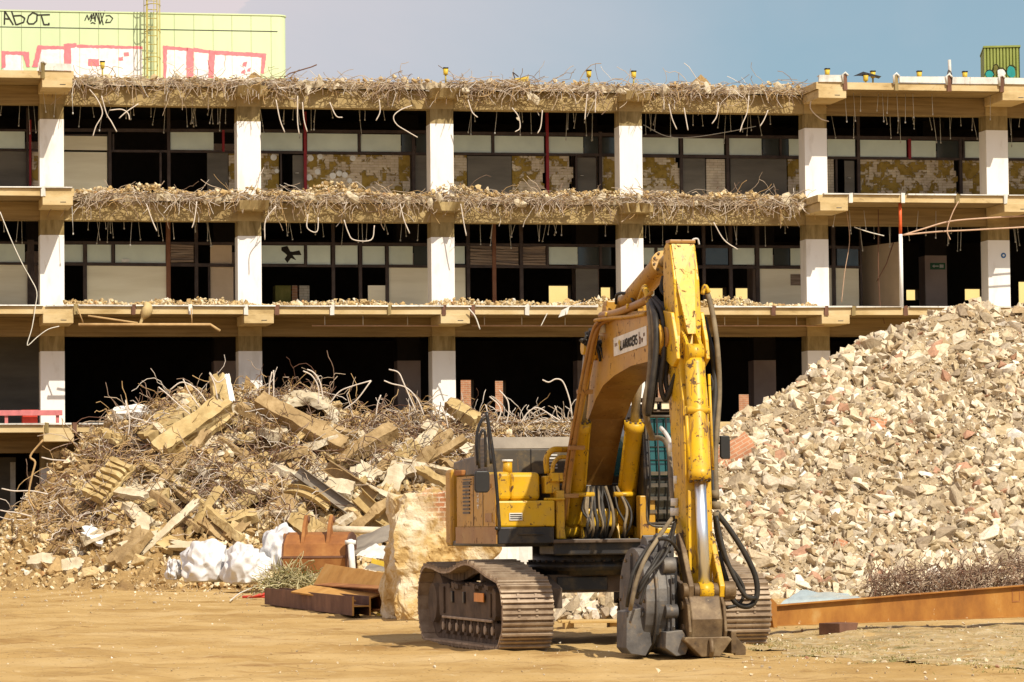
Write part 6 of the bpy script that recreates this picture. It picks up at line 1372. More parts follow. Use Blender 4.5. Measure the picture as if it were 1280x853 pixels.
for s_ in (-1, 1):
    cy = cylinder('boom_cylinder', el(s_ * 0.385, 0.52, 1.56), el(s_ * 0.37, 1.50, 4.02), 0.60, 0.125, 0.062, 'dull_rod')
    mb = MB(); mb.tube([el(s_ * 0.25, 0.62, 2.05), el(s_ * 0.25, 0.75, 2.1), el(s_ * 0.27, 1.1, 2.95), el(s_ * 0.36, 1.15, 2.97)], 0.026, 'yellow_paint', 8); mb.tube([el(s_ * 0.14, 0.86, 2.04), el(s_ * 0.44, 0.86, 2.04)], 0.038, 'worn_yellow', 8); mb.build('feed_pipe', cy)
    for e in (-0.13, 0.13):
        mb = MB(); qprism(mb, [(0.36, 1.42), (0.70, 1.42), (0.62, 1.64), (0.52, 1.70), (0.44, 1.64)], s_ * 0.385 + e - 0.02, s_ * 0.385 + e + 0.02, 'yellow_paint'); mb.build('cylinder_bracket', EX, 0.008)
ac = cylinder('arm_cylinder', el(0, 2.10, 4.55), el(0, 4.35, 5.12), 0.80, 0.145, 0.07, 'dull_rod', 'shaded_ochre_paint')
etube('hose', [(829, 345, 4.0), (826, 362, 4.0), (833, 372, 4.1), (828, 382, 4.1), (816, 376, 4.1)], 0.022, 'rubber_hose')
# arm -----------------------------------------------------------------------------
AW = 0.17
rear = [(4.45, 5.14), (4.42, 4.70), (4.47, 4.22), (4.60, 3.21), (4.78, 2.19), (4.86, 1.38), (5.0, 0.92)]
frn = [(5.28, 0.88), (5.33, 1.38), (5.32, 1.9), (5.28, 2.58), (5.22, 3.18), (5.06, 3.75), (4.98, 4.0), (4.90, 4.72), (4.74, 5.17), (4.6, 5.22)]
mb = MB(); qprism(mb, rear + frn, -AW, AW, 'worn_yellow'); arm = mb.build('arm', EX, 0.014)
# nose plates: a bright wedge running down to the cylinder lug, with raised side cheeks
mb = MB(); mb.add([el(-AW + 0.02, 4.76, 5.18), el(AW - 0.02, 4.76, 5.18), el(AW - 0.04, 4.95, 4.60), el(0.045, 5.12, 4.02), el(-0.055, 5.12, 4.02), el(-AW + 0.04, 4.95, 4.60)] + [el(-AW + 0.02, 4.70, 5.16), el(AW - 0.02, 4.70, 5.16), el(AW - 0.04, 4.89, 4.60), el(0.045, 4.96, 4.02), el(-0.055, 4.96, 4.02), el(-AW + 0.04, 4.89, 4.60)],
       [(0, 1, 2, 3, 4, 5)] + [(i, (i + 1) % 6, (i + 1) % 6 + 6, i + 6) for i in range(6)], 'worn_yellow'); mb.build('nose_plate', arm)
for s_ in (-1, 1):
    mb = MB(); qprism(mb, [(4.50, 4.35), (4.92, 4.30), (5.10, 3.95), (5.16, 3.70), (4.95, 3.60), (4.55, 3.75)], s_ * (AW + 0.025) - 0.025, s_ * (AW + 0.025) + 0.025, 'worn_yellow'); mb.tube([el(s_ * AW, 4.72, 4.0), el(s_ * (AW + 0.075), 4.72, 4.0)], 0.13, 'pipe_brown', 18); mb.build('pivot_cheek', arm, 0.01)
mb = MB(); ebox(mb, -AW, AW, 4.56, 4.76, 5.19, 5.235, 'pipe_brown'); mb.build('top_cap', arm, 0.01)
for s_ in (-0.085, 0.085):
    mb = MB(); qprism(mb, [(4.96, 4.10), (5.06, 4.02), (5.30, 3.80), (5.22, 3.66), (4.98, 3.60)], s_ - 0.022, s_ + 0.022, 'worn_yellow'); mb.build('cylinder_lug', arm, 0.008)
bc = cylinder('bucket_cylinder', el(-0.0, 5.20, 3.78), el(0.0, 5.52, 0.80), 0.54, 0.128, 0.072, 'chrome_rod', 'worn_yellow')
mb = MB(); mb.tube([el(-0.16, 5.36, 3.05), el(0.14, 5.36, 3.05)], 0.05, 'worn_yellow', 10); mb.tube([el(-0.155, 5.33, 3.1), el(-0.15, 5.42, 2.3)], 0.022, 'worn_yellow', 8); mb.tube([el(0.15, 5.33, 3.5), el(0.155, 5.43, 2.3)], 0.018, 'worn_yellow', 8); mb.build('feed_pipe', bc)
mb = MB(); ebox(mb, -0.155, -0.115, 5.32, 5.36, 1.05, 2.05, 'worn_yellow'); mb.build('guide_bar', arm, 0.01)
# rocker links and pin
for s_, rr, mt in ((-1, -0.20, 'coupler_steel'), (1, 0.20, 'worn_yellow')):
    mb = MB(); qprism(mb, [(5.05, 1.50), (5.17, 1.52), (5.62, 0.86), (5.60, 0.72), (5.50, 0.68), (5.42, 0.76)], rr - 0.035, rr + 0.035, mt); mb.build('link', EX, 0.012)
mb = MB(); mb.tube([el(-0.16, 5.52, 0.80), el(0.16, 5.52, 0.80)], 0.095, 'coupler_steel', 18); mb.tube([el(0.23, 5.52, 0.80), el(0.38, 5.52, 0.80)], 0.115, 'coupler_steel', 18); mb.tube([el(-0.30, 5.52, 0.80), el(-0.23, 5.52, 0.80)], 0.10, 'coupler_steel', 18); mb.build('link_pin', EX, 0.01)
# quick coupler and grab ------------------------------------------------------------------
mb = MB(); qprism(mb, [(5.20, 0.78), (5.60, 0.74), (5.72, 0.45), (5.70, 0.22), (5.10, 0.22), (5.05, 0.5)], -0.24, 0.17, 'coupler_steel'); cp = mb.build('coupler', EX, 0.02)
mb = MB()
for r0, r1 in ((-0.285, -0.245), (0.175, 0.215)): qprism(mb, [(5.05, 0.95), (5.45, 0.86), (5.70, 0.62), (5.76, 0.30), (5.66, 0.10), (5.05, 0.10), (4.95, 0.5)], r0, r1, 'coupler_steel')
mb.build('side_plate', cp, 0.012)
mb = MB()
for z in (0.62, 0.34):
    for a_, c2 in ((-0.31, -0.24), (0.17, 0.25)):
        mb = MB(); mb.tube([el(a_, 5.52, z), el(c2, 5.52, z)], 0.055, 'coupler_steel', 12); mb.build('pin', cp)
mb = MB(); mb.prism([(-0.36, 0.20), (-0.14, -0.01), (0.10, -0.01), (0.26, 0.20), (0.22, 0.235), (-0.34, 0.235)], 'y', -5.80, -5.05, 'coupler_steel'); mb.tube([el(-0.02, 5.80, 0.0), el(-0.02, 5.86, 0.06), el(-0.02, 5.84, 0.17), el(-0.02, 5.80, 0.20)], 0.035, 'coupler_steel', 8); mb.build('adapter_plate', cp, 0.02)
mb = MB(); ebox(mb, 0.27, 0.34, 5.3, 5.72, 0.02, 0.30, 'coupler_steel'); mb.tube([el(0.34, 5.6, 0.05), el(0.46, 5.6, 0.05)], 0.055, 'coupler_steel', 10); mb.add([el(0.34, 5.66, 0.25), el(0.48, 5.66, 0.10), el(0.48, 5.66, 0.0), el(0.34, 5.66, 0.0), el(0.34, 5.60, 0.25), el(0.48, 5.60, 0.10), el(0.48, 5.60, 0.0), el(0.34, 5.60, 0.0)], [(0, 1, 2, 3), (4, 7, 6, 5), (0, 4, 5, 1), (1, 5, 6, 2)], 'coupler_steel'); mb.build('hook', cp, 0.01)
GR_ = MB()
qprism(GR_, [(4.35, 0.06), (4.25, 0.5), (4.32, 1.0), (4.62, 1.42), (5.00, 1.52), (5.32, 1.30), (5.50, 0.85), (5.50, 0.35), (5.38, 0.06)], -0.48, -0.40, 'grab_steel')
grab = GR_.build('grab', EX, 0.015)
mb = MB(); pr = [(4.9 + 0.62 * math.cos(a), 0.68 + 0.66 * math.sin(a)) for a in np.linspace(0, 2 * PI, 28)[:-1]]; qprism(mb, pr, -0.76, -0.481, 'grab_steel'); mb.build('shell', grab, 0.008)
for k in range(5):
    a = -0.9 + k * 0.62; mb = MB(); mb.obox(el(-0.775, 4.9 + 0.36 * math.cos(a), 0.68 + 0.38 * math.sin(a)), (0.015, 0, 0), (0, -0.20 * math.cos(a), 0.20 * math.sin(a)), (0, 0.02 * math.sin(a), 0.02 * math.cos(a)), 'grab_steel'); mb.build('rib', grab)
for k in range(12):
    a = 2 * PI * k / 12; mb = MB(); mb.tube([el(-0.78, 4.9 + 0.54 * math.cos(a), 0.68 + 0.57 * math.sin(a)), el(-0.755, 4.9 + 0.54 * math.cos(a), 0.68 + 0.57 * math.sin(a))], 0.022, 'coupler_steel', 6); mb.build('bolt', grab)
mb = MB(); pr = [(4.9 + 0.64 * math.cos(a), 0.68 + 0.68 * math.sin(a)) for a in np.linspace(0, 2 * PI, 33)]; mb.tube([el(-0.62, q, z) for q, z in pr], 0.022, 'grab_steel', 6, cap=False); mb.build('rim', grab)
mb = MB(); mb.prism([(-0.99, 0.10), (-0.93, 0.03), (-0.74, 0.0), (-0.66, 0.14), (-0.70, 0.52), (-0.78, 0.60), (-0.98, 0.55)], 'y', -5.40, -4.95, 'grab_steel'); mb.build('jaw', grab, 0.008)
mb = MB(); mb.prism([(-0.42, 0.0), (-0.30, 0.02), (-0.24, 0.16), (-0.34, 0.32), (-0.55, 0.30), (-0.56, 0.10)], 'y', -5.66, -4.7, 'grab_steel'); mb.build('jaw', grab, 0.008)
mb = MB()
for (q, z, w_) in ((5.42, 1.12, 0.1), (5.5, 0.55, 0.09), (5.35, 0.20, 0.08)): mb.tube([el(-0.52, q, z), el(-0.36, q, z)], w_, 'grab_steel', 14)
ebox(mb, -0.44, -0.395, 5.50, 5.54, 0.25, 1.0, 'grab_steel')
for z in (0.3, 0.5, 0.7, 0.9): ebox(mb, -0.43, -0.40, 5.54, 5.56, z, z + 0.07, 'black_paint')
mb.build('hinge', grab, 0.008)
mb = MB(); mb.tube([el(-0.62, 4.95, 1.28), el(-0.28, 4.95, 1.28)], 0.20, 'grab_steel', 20); mb.build('rotator', grab, 0.01)
mb = MB(); ebox(mb, -0.40, -0.29, 4.6, 5.3, 0.2, 1.2, 'black_paint'); mb.build('inner_plate', grab)
# cab -----------------------------------------------------------------------------------------
def cab_z(y): return XF.px(825, y, q=1.2).z
cab_first = len(COL.objects)
zt, zb_ = 3.28, 1.58
mb = MB(); qprism(mb, [(1.02, zb_), (1.18, 2.25), (1.05, 3.12), (0.85, zt), (-0.75, zt), (-0.85, 3.1), (-0.85, zb_)], 0.66, 1.55, 'black_paint'); cabo = mb.build('cab', EX, 0.04)
mb = MB(); mb.add([el(0.74, 1.176, 2.28), el(1.47, 1.176, 2.28), el(1.47, 1.068, 3.08), el(0.74, 1.068, 3.08), el(0.74, 1.19, 2.29), el(1.47, 1.19, 2.29), el(1.47, 1.082, 3.09), el(0.74, 1.082, 3.09)], [(4, 5, 6, 7), (0, 4, 7, 3), (1, 2, 6, 5), (3, 7, 6, 2), (0, 1, 5, 4)], 'cab_glass'); mb.build('window', cabo)
mb = MB(); mb.add([el(0.74, 1.06, 1.70), el(1.47, 1.06, 1.70), el(1.47, 1.17, 2.22), el(0.74, 1.17, 2.22), el(0.74, 1.075, 1.70), el(1.47, 1.075, 1.70), el(1.47, 1.187, 2.22), el(0.74, 1.187, 2.22)], [(4, 5, 6, 7), (0, 4, 7, 3), (1, 2, 6, 5), (3, 7, 6, 2), (0, 1, 5, 4)], 'dark_glass'); mb.build('window', cabo)
mb = MB(); mb.add([el(0.655, 0.9, 2.3), el(0.655, -0.5, 2.3), el(0.655, -0.5, 3.1), el(0.655, 0.85, 3.1)], [(0, 1, 2, 3)], 'cab_glass'); mb.build('window', cabo)
mb = MB()
qf = lambda z: (1.25 - 0.125 * (z - 2.25)) if z > 2.25 else 1.12 + (z - 1.6) * 0.2
for r in (0.72, 0.85, 0.98, 1.11, 1.24, 1.37, 1.49):
    mb.tube([el(r, qf(1.64), 1.64), el(r, qf(2.25), 2.25), el(r, qf(3.1), 3.1)], 0.014, 'black_plastic', 6)
for z in (1.64, 3.1): mb.tube([el(0.70, qf(z), z), el(1.51, qf(z), z)], 0.022, 'hood_grey', 6)
for z in (1.80, 1.98, 2.16, 2.32): mb.bar(el(0.72, qf(z) - 0.005, z), el(1.49, qf(z) - 0.005, z), 0.012, 0.05, 'hood_grey')
for z in (2.5, 2.68, 2.86): mb.tube([el(0.72, qf(z), z), el(1.49, qf(z), z)], 0.010, 'black_plastic', 6)
P = [el(0.72, 1.14, 2.3), el(0.70, 1.14, 1.75), el(0.74, 1.13, 1.64), el(0.84, 1.13, 1.60), el(1.2, 1.13, 1.60)]; mb.tube(smooth_path(P, 4), 0.02, 'hood_grey', 6)
mb.build('guard', cabo)
mb = MB(); ebox(mb, 0.68, 1.35, 0.85, 1.18, 3.30, 3.36, 'muddy_frame'); ebox(mb, 0.68, 1.35, 0.88, 1.12, 3.16, 3.19, 'muddy_frame'); br = mb.build('lamp_bracket', cabo, 0.01)
for r in (0.80, 0.98, 1.16):
    mb = MB(); ebox(mb, r - 0.07, r + 0.07, 1.04, 1.14, 3.19, 3.30, 'black_plastic'); ebox(mb, r - 0.058, r + 0.058, 1.14, 1.15, 3.20, 3.29, 'lamp_lens'); mb.build('roof_lamp', cabo, 0.008)
mb = MB(); ebox(mb, 0.60, 0.82, 0.95, 1.14, 1.42, 2.02, 'shaded_ochre_paint'); ebox(mb, 0.84, 1.3, 0.95, 1.16, 1.50, 1.575, 'worn_yellow'); ebox(mb, 0.62, 1.4, 0.9, 1.17, 1.36, 1.48, 'black_paint'); mb.build('cab_step', EX, 0.015)
for o_ in list(COL.objects)[cab_first:]:
    if o_.parent is EX: o_.location.x -= 0.17
a = epx(899, 545, 1.4); c_ = epx(911, 574, 1.4); mb = MB(); mb.prism([(a[0], c_[2] + .03), (a[0] + .03, c_[2]), (c_[0], c_[2]), (c_[0], a[2] - .02), (c_[0] - .02, a[2]), (a[0], a[2])], 'y', -1.47, -1.4, 'black_plastic'); mb.tube([(a[0] + 0.02, -1.4, a[2] - 0.1), (a[0] - 0.12, -1.1, a[2] - 0.12)], 0.016, 'black_paint', 6); mb.build('mirror', EX, 0.01)
# pale block and pale fittings between cab and grab
mb = MB(); ebox(mb, 0.52, 0.80, 1.08, 1.35, 1.12, 1.36, 'galvanised'); mb.build('step_box', EX, 0.03)
# hoses -------------------------------------------------------------------------------------------
def hose(pts, r=0.026, mat='rubber_hose', k=6): return etube('hose', pts, r, mat, EX, k)
hose([(811, 380, 4.2), (814, 420, 4.5), (812, 470, 4.6), (806, 505, 4.6), (810, 530, 4.4), (816, 548, 4.0)], 0.040, 'dusty_hose')
hose([(814, 376, 4.2), (820, 400, 4.6), (820, 440, 4.7), (814, 490, 4.7), (810, 520, 4.6)], 0.036)
hose([(816, 374, 4.2), (828, 395, 4.6), (830, 440, 4.7), (826, 480, 4.7), (832, 500, 4.7), (840, 482, 4.8), (845, 468, 4.9)], 0.034)
hose([(818, 372, 4.2), (832, 392, 4.5), (836, 430, 4.6), (832, 470, 4.65), (836, 490, 4.7), (846, 472, 4.85)], 0.034)
hose([(815, 378, 4.15), (824, 400, 4.45), (826, 440, 4.55), (819, 480, 4.6), (814, 515, 4.55)], 0.030)
hose([(812, 378, 4.2), (816, 400, 4.5), (817, 445, 4.6), (811, 490, 4.6), (806, 530, 4.4)], 0.022, 'dusty_hose')
hose([(820, 376, 4.15), (836, 388, 4.35), (840, 420, 4.45), (837, 455, 4.55), (826, 470, 4.6)], 0.032)
hose([(812, 548, 2.2), (826, 548, 2.4), (834, 556, 3.0), (838, 575, 3.8), (839, 600, 4.5), (841, 625, 4.8)], 0.034, 'dusty_hose')
hose([(826, 535, 2.6), (834, 545, 3.2), (841, 562, 4.0), (844, 590, 4.6), (845, 615, 4.8)], 0.028, 'galvanised')
hose([(882, 362, 4.5), (886, 372, 4.6), (892, 400, 4.7), (897, 440, 4.8), (899, 490, 4.8), (896, 540, 4.9), (894, 580, 5.0), (896, 625, 5.1)], 0.036, 'dusty_hose')
hose([(880, 398, 4.5), (885, 420, 4.6), (892, 450, 4.7), (894, 490, 4.8), (890, 540, 4.9), (890, 590, 5.0), (893, 630, 5.1)], 0.040)
hose([(878, 368, 4.6), (881, 358, 4.6), (886, 366, 4.6)], 0.03, 'worn_yellow')
hose([(888, 470, 4.9), (891, 480, 4.9), (889, 488, 4.9), (885, 484, 4.9)], 0.018)
hose([(895, 640, 5.2), (912, 662, 5.2), (930, 690, 5.2), (944, 720, 5.2), (946, 745, 5.2), (936, 758, 5.2), (918, 752, 5.2), (908, 725, 5.2), (897, 690, 5.2)], 0.036)
hose([(893, 640, 5.15), (896, 670, 5.2), (906, 700, 5.2), (924, 724, 5.2), (930, 740, 5.2), (924, 755, 5.2), (908, 760, 5.2)], 0.024)
hose([(895, 645, 5.25), (905, 690, 5.3), (918, 722, 5.3), (932, 745, 5.3), (945, 748, 5.25)], 0.030)
hose([(840, 648, 5.0), (826, 668, 5.4), (808, 696, 5.65), (796, 725, 5.7), (790, 752, 5.7), (788, 762, 5.6)], 0.028, 'dusty_hose')
hose([(843, 655, 5.0), (834, 678, 5.4), (818, 706, 5.65), (802, 728, 5.7), (796, 748, 5.6)], 0.023)
hose([(845, 650, 5.0), (838, 680, 5.5), (828, 700, 5.65), (812, 718, 5.7), (798, 742, 5.7)], 0.020)
hose([(820, 672, 5.2), (806, 690, 5.5), (792, 715, 5.6), (786, 742, 5.6), (784, 758, 5.5)], 0.026)
hose([(812, 678, 5.3), (824, 674, 5.5), (838, 676, 5.6), (848, 690, 5.4)], 0.023)
hose([(838, 690, 5.4), (826, 690, 5.5), (816, 704, 5.6), (808, 730, 5.6), (800, 756, 5.6)], 0.018)
for (x, y, q, r) in ((843, 628, 4.95, 0.05), (844, 640, 4.95, 0.065), (845, 600, 4.9, 0.035), (894, 618, 5.1, 0.055), (895, 632, 5.15, 0.06), (895, 645, 5.2, 0.045), (839, 560, 4.7, 0.04)):
    mb = MB(); p = Vector(epx(x, y, q)); mb.tube([p + Vector((0, 0, -0.05)), p + Vector((0, 0, 0.05))], r, 'galvanised' if x < 860 else 'dusty_hose', 8); mb.build('hose_coupling', EX)
etube('wire', [(866, 306, 4.7), (866, 300, 4.7), (872, 299, 4.7), (874, 306, 4.7)], 0.012, 'hanger_metal')
# ------------------------------------------------------------------ loose things in the yard
def blob(name, P, size, seed, mat, label, cat, amp=0.28, flat_bottom=True, rz=0.0, sub=5, group=None, freq=1.6):
    bm = bmesh.new(); bmesh.ops.create_icosphere(bm, subdivisions=sub, radius=1.0)
    for v in bm.verts:
        d = v.co.copy(); n1 = fbm(d.x * freq + seed, d.y * freq, d.z * freq, 2); rdg = 1 - abs(fbm(d.x * freq * 1.7 + seed, d.y * freq * 1.7 + 5, d.z * freq * 1.7, 1)) * 2
        cr_ = abs(fbm(d.x * freq * 1.9 + seed, d.y * freq * 1.9, d.z * freq * 1.1 + 2, 1)); cr2 = abs(fbm(d.x * freq * 7 + seed, d.y * freq * 7, d.z * freq * 4, 2))
        v.co = d * (1 + amp * 1.3 * n1 + amp * 0.35 * rdg - 0.17 * cr_)
        v.co = Vector((v.co.x * size[0], v.co.y * size[1], v.co.z * size[2]))
        if flat_bottom and v.co.z < -0.55 * size[2]: v.co.z = -0.55 * size[2] + 0.15 * (v.co.z + 0.55 * size[2])
    me = bpy.data.meshes.new(name); bm.to_mesh(me); bm.free(); me.materials.append(MATS[mat])
    for p in me.polygons: p.use_smooth = True
    o = bpy.data.objects.new(name, me); COL.objects.link(o); o.location = Vector(P) + Vector((0, 0, 0.55 * size[2])); o.rotation_euler = (0, 0, rz); return tag(o, label, cat, group)
def bag(x, y, w_, h_, Y, seed, label):
    P = at(x, y, Y); s_ = Y / F_PX; return blob('plastic_bag', (P.x, P.y, max(0.02, P.z)), (w_ * s_ / 2, 0.6, h_ * s_ / 1.45), seed, 'white_plastic', label, 'plastic bag', 0.22, freq=1.5, sub=6)
bag(257, 726, 62, 46, 91.5, 3.1, 'biggest bulging white plastic bag at the left of the bag pile')
bag(308, 728, 56, 44, 90.8, 8.7, 'low crumpled white bag between the big bag and the straw')
bag(352, 712, 52, 50, 91.5, 5.5, 'tall white plastic sack leaning against the rusty bucket')
bag(217, 724, 20, 24, 92.0, 2.2, 'little white bag at the far left of the bag pile')
# broken masonry block with plaster and brick
Pb = ground_at(548, 775); Yb = Pb.y + 1.0; s_ = Yb / F_PX
bm = bmesh.new(); bmesh.ops.create_cube(bm, size=2); bmesh.ops.subdivide_edges(bm, edges=bm.edges[:], cuts=40, use_grid_fill=True)
W_, D_, H_ = 0.88, 0.95, 2.24
for v in bm.verts:
    d = v.co.copy(); z01 = (d.z + 1) / 2
    x = d.x * W_ * (0.97 - 0.10 * max(0, z01 - 0.85) * 6 * (d.x < 0) - 0.25 * max(0, 0.18 - z01)); y = d.y * D_; z = z01 * H_
    if d.x < 0: z -= 0.16 * max(0, (-d.x - 0.35)) * z01
    nrm = Vector((d.x, d.y, d.z)).normalized()
    a = 0.24 * fbm(x * 0.9 + 3, y * 0.9, z * 0.9 + 2) + 0.09 * fbm(x * 3, y * 3, z * 3, 5) + 0.07 * (1 - abs(fbm(x * 1.6, y * 1.6 + 8, z * 0.7, 3)) * 3)
    # a worn vertical channel in the face
    if d.y < -0.9: y += 0.16 * math.exp(-((x - 0.12 - 0.1 * math.sin(z * 2)) / 0.14) ** 2)
    dv = noise.voronoi(Vector((x * 1.5 + 2, y * 1.5, z * 1.1)))[0]; a += 0.16 * (dv[1] - dv[0]) - 0.10; a += 0.04 * math.floor(3 * fbm(x * 0.8, y, z * 2.2, 2)) / 2 + 0.02 * fbm(x * 9, y * 9, z * 9, 3)
    v.co = Vector((x, y, z)) + nrm * a
    if v.co.z < 0.0: v.co.z = 0.0
me = bpy.data.meshes.new('masonry_block'); bm.to_mesh(me); bm.free()
m, nt, b = nodes_of('broken_masonry'); v_ = coords(nt)
tc = nt.nodes.new('ShaderNodeTexCoord'); sp = nt.nodes.new('ShaderNodeSeparateXYZ'); cb = nt.nodes.new('ShaderNodeCombineXYZ'); nt.links.new(tc.outputs['Object'], sp.inputs[0]); nt.links.new(sp.outputs['X'], cb.inputs['X']); nt.links.new(sp.outputs['Z'], cb.inputs['Y'])
br = nd(nt, 'ShaderNodeTexBrick', Scale=1.0); br.inputs['Brick Width'].default_value = 0.24; br.inputs['Row Height'].default_value = 0.085; br.inputs['Mortar Size'].default_value = 0.012
br.inputs['Color1'].default_value = (0.46, 0.18, 0.08, 1); br.inputs['Color2'].default_value = (0.58, 0.32, 0.18, 1); br.inputs['Mortar'].default_value = (0.66, 0.54, 0.40, 1); nt.links.new(cb.outputs[0], br.inputs['Vector'])
base = ramp(nt, noise_n(nt, v_, 1.1, 7, 0.65), [(0.34, (0.34, 0.20, 0.065)), (0.45, (0.54, 0.37, 0.155)), (0.52, (0.64, 0.51, 0.31)), (0.66, (0.74, 0.66, 0.51))])
zr = nd(nt, 'ShaderNodeMapRange'); zr.inputs['From Min'].default_value = 1.55; zr.inputs['From Max'].default_value = 2.0; nt.links.new(sp.outputs['Z'], zr.inputs['Value'])
xr = nd(nt, 'ShaderNodeMapRange'); xr.inputs['From Min'].default_value = -0.55; xr.inputs['From Max'].default_value = -0.1; nt.links.new(sp.outputs['X'], xr.inputs['Value'])
mm = nd(nt, 'ShaderNodeMath', operation='MULTIPLY'); nt.links.new(zr.outputs[0], mm.inputs[0]); nt.links.new(xr.outputs[0], mm.inputs[1])
m2 = nd(nt, 'ShaderNodeMath', operation='MULTIPLY'); nt.links.new(mm.outputs[0], m2.inputs[0]); nt.links.new(ramp(nt, noise_n(nt, v_, 2.2, 5), [(0.38, (0, 0, 0)), (0.5, (1, 1, 1))]), m2.inputs[1])
nt.links.new(mix(nt, m2.outputs[0], base, br.outputs['Color']), b.inputs['Base Color']); b.inputs['Roughness'].default_value = 0.95; b.inputs['Specular IOR Level'].default_value = 0.1
bump(nt, b, noise_n(nt, v_, 4.5, 9, 0.7), 0.9, 0.08); MATS['broken_masonry'] = m; me.materials.append(m)
o = bpy.data.objects.new('masonry_block', me); COL.objects.link(o); xc = at(553, 775, Yb).x; o.location = (xc, Yb, 0); o.rotation_euler = (0, 0, 0.12); tag(o, 'man high broken block of plastered masonry standing left of the excavator', 'masonry block')
# a long low pale block behind the tracks
P0 = at(566, 700, 66.5); P1 = at(680, 700, 66.5); mb = MB(); bm_ = ragged_slab('concrete_block', P1.x - P0.x + 0.1, 1.2, at(600, 682, 66.5).z + 0.02, 'white_plaster', Matrix.Translation(((P0.x + P1.x) / 2, 66.5, (at(600, 682, 66.5).z) / 2)), 'long low whitish concrete block lying behind the left track', 'concrete block', 0.06)
# rusty bucket --------------------------------------------------------------------
PB = ground_at(408, 716); BK = thing('rusty_bucket', 'rusty excavator bucket lying face down among the debris', 'bucket', at(400, 716, 78), -0.16); s_ = 78 / F_PX
BK.location.z = 0.0; wB, hB = 80 * s_, 62 * s_
zoff = at(400, 716, 78).z
BK.location.z = max(0.0, zoff)
arc = [(-0.55, 0.0), (-0.62, 0.35), (-0.52, 0.72), (-0.25, 0.95), (0.1, 1.02), (0.45, 0.92)]
arc = [(y, z * hB * 0.80) for y, z in arc]
mb = MB(); inn = [(y * 0.93 + 0.02, z * 0.95) for y, z in arc]; prof = arc + inn[::-1]; mb.prism(prof, 'x', -wB / 2, wB / 2, 'rust'); mb.build('shell', BK, 0.008)
for x in (-wB / 2, wB / 2):
    mb = MB(); mb.prism(arc + [(0.5, 0.0)], 'x', x - 0.025, x + 0.025, 'dark_rust'); mb.build('side_plate', BK, 0.006)
for x in (-wB * 0.20, wB * 0.20):
    mb = MB(); mb.prism([(-0.60, 0.28 * hB), (-0.50, 0.62 * hB), (-0.30, 0.98 * hB), (-0.08, 1.16 * hB), (0.08, 1.12 * hB), (0.05, 1.0 * hB), (-0.12, 0.92 * hB), (-0.05, 0.78 * hB), (-0.35, 0.7 * hB), (-0.56, 0.3 * hB)], 'x', x - 0.035, x + 0.035, 'rust')
    mb.tube([(x - 0.06, -0.01, 1.07 * hB), (x + 0.06, -0.01, 1.07 * hB)], 0.075, 'dark_rust', 12); mb.build('ear', BK, 0.008)
mb = MB(); mb.box(-wB / 2, wB / 2, -0.635, -0.60, 0.30 * hB, 0.34 * hB, 'dark_rust'); mb.build('wear_strip', BK)
mb = MB(); mb.tube([(-wB / 2 - 0.10, 0.0, 0.72 * hB), (-wB / 2 + 0.02, 0.0, 0.72 * hB)], 0.08, 'rust', 10); mb.build('lifting_eye', BK)
# straw
PS = ground_at(352, 734); mb = MB()
for _ in range(420):
    a = random.uniform(0, 2 * PI); rr = 0.55 * math.sqrt(random.random()); p = Vector((rr * math.cos(a) * 1.1, rr * math.sin(a) * 0.5, random.uniform(0, 0.5) * (1 - rr / 0.8)))
    strand(mb, p, (random.gauss(0, 0.8), random.gauss(0, 0.6), abs(random.gauss(0.5, 0.5))), random.uniform(0.25, 0.6), 4, 0.25, 0.12, random.uniform(0.006, 0.011), 'dry_straw' if random.random() < 0.8 else 'weed_green')
o = mb.build('straw_bundle', None, fix=False); o.location = at(362, 732, 76.0); o.location.z = max(0.03, o.location.z - 0.1); tag(o, 'tangled bundle of dry yellowish straw behind the steel beams', 'straw')
# stacked steel sections ------------------------------------------------------------
def ibeam(name, p, q, h, w_, mat, roll, label, tw=0.018, tf=0.024, edge=None):
    p, q = Vector(p), Vector(q); d = (q - p); L = d.length; d.normalize(); sd = d.cross(Vector((0, 0, 1))).normalized(); up_ = sd.cross(d)
    rt = Matrix.Rotation(roll, 3, d); sd = rt @ sd; up_ = rt @ up_
    o = thing(name, label, 'steel beam', (0, 0, 0)); o.matrix_world = Matrix(((d.x, sd.x, up_.x, p.x), (d.y, sd.y, up_.y, p.y), (d.z, sd.z, up_.z, p.z), (0, 0, 0, 1)))
    for z0, z1 in ((-h / 2, -h / 2 + tf), (h / 2 - tf, h / 2)):
        mb = MB(); mb.box(0, L, -w_ / 2, w_ / 2, z0, z1, mat); mb.build('flange', o, 0.004)
    mb = MB(); mb.box(0, L, -tw / 2, tw / 2, -h / 2 + tf, h / 2 - tf, mat); mb.build('web', o)
    if h > 0.3:
        mb = MB(); mb.box(-0.012, -0.001, -w_ / 2, w_ / 2, -h / 2, -h / 2 + tf * 1.2, 'ochre_rust'); mb.box(-0.012, -0.001, -w_ / 2, w_ / 2, h / 2 - tf * 1.2, h / 2, 'ochre_rust'); mb.box(-0.012, -0.001, -tw * 0.7, tw * 0.7, -h / 2 + tf * 1.2, h / 2 - tf * 1.2, 'ochre_rust'); mb.build('lit_cut_end', o)  # end capped in lighter rust, sunlight on it put into the colour
    return o
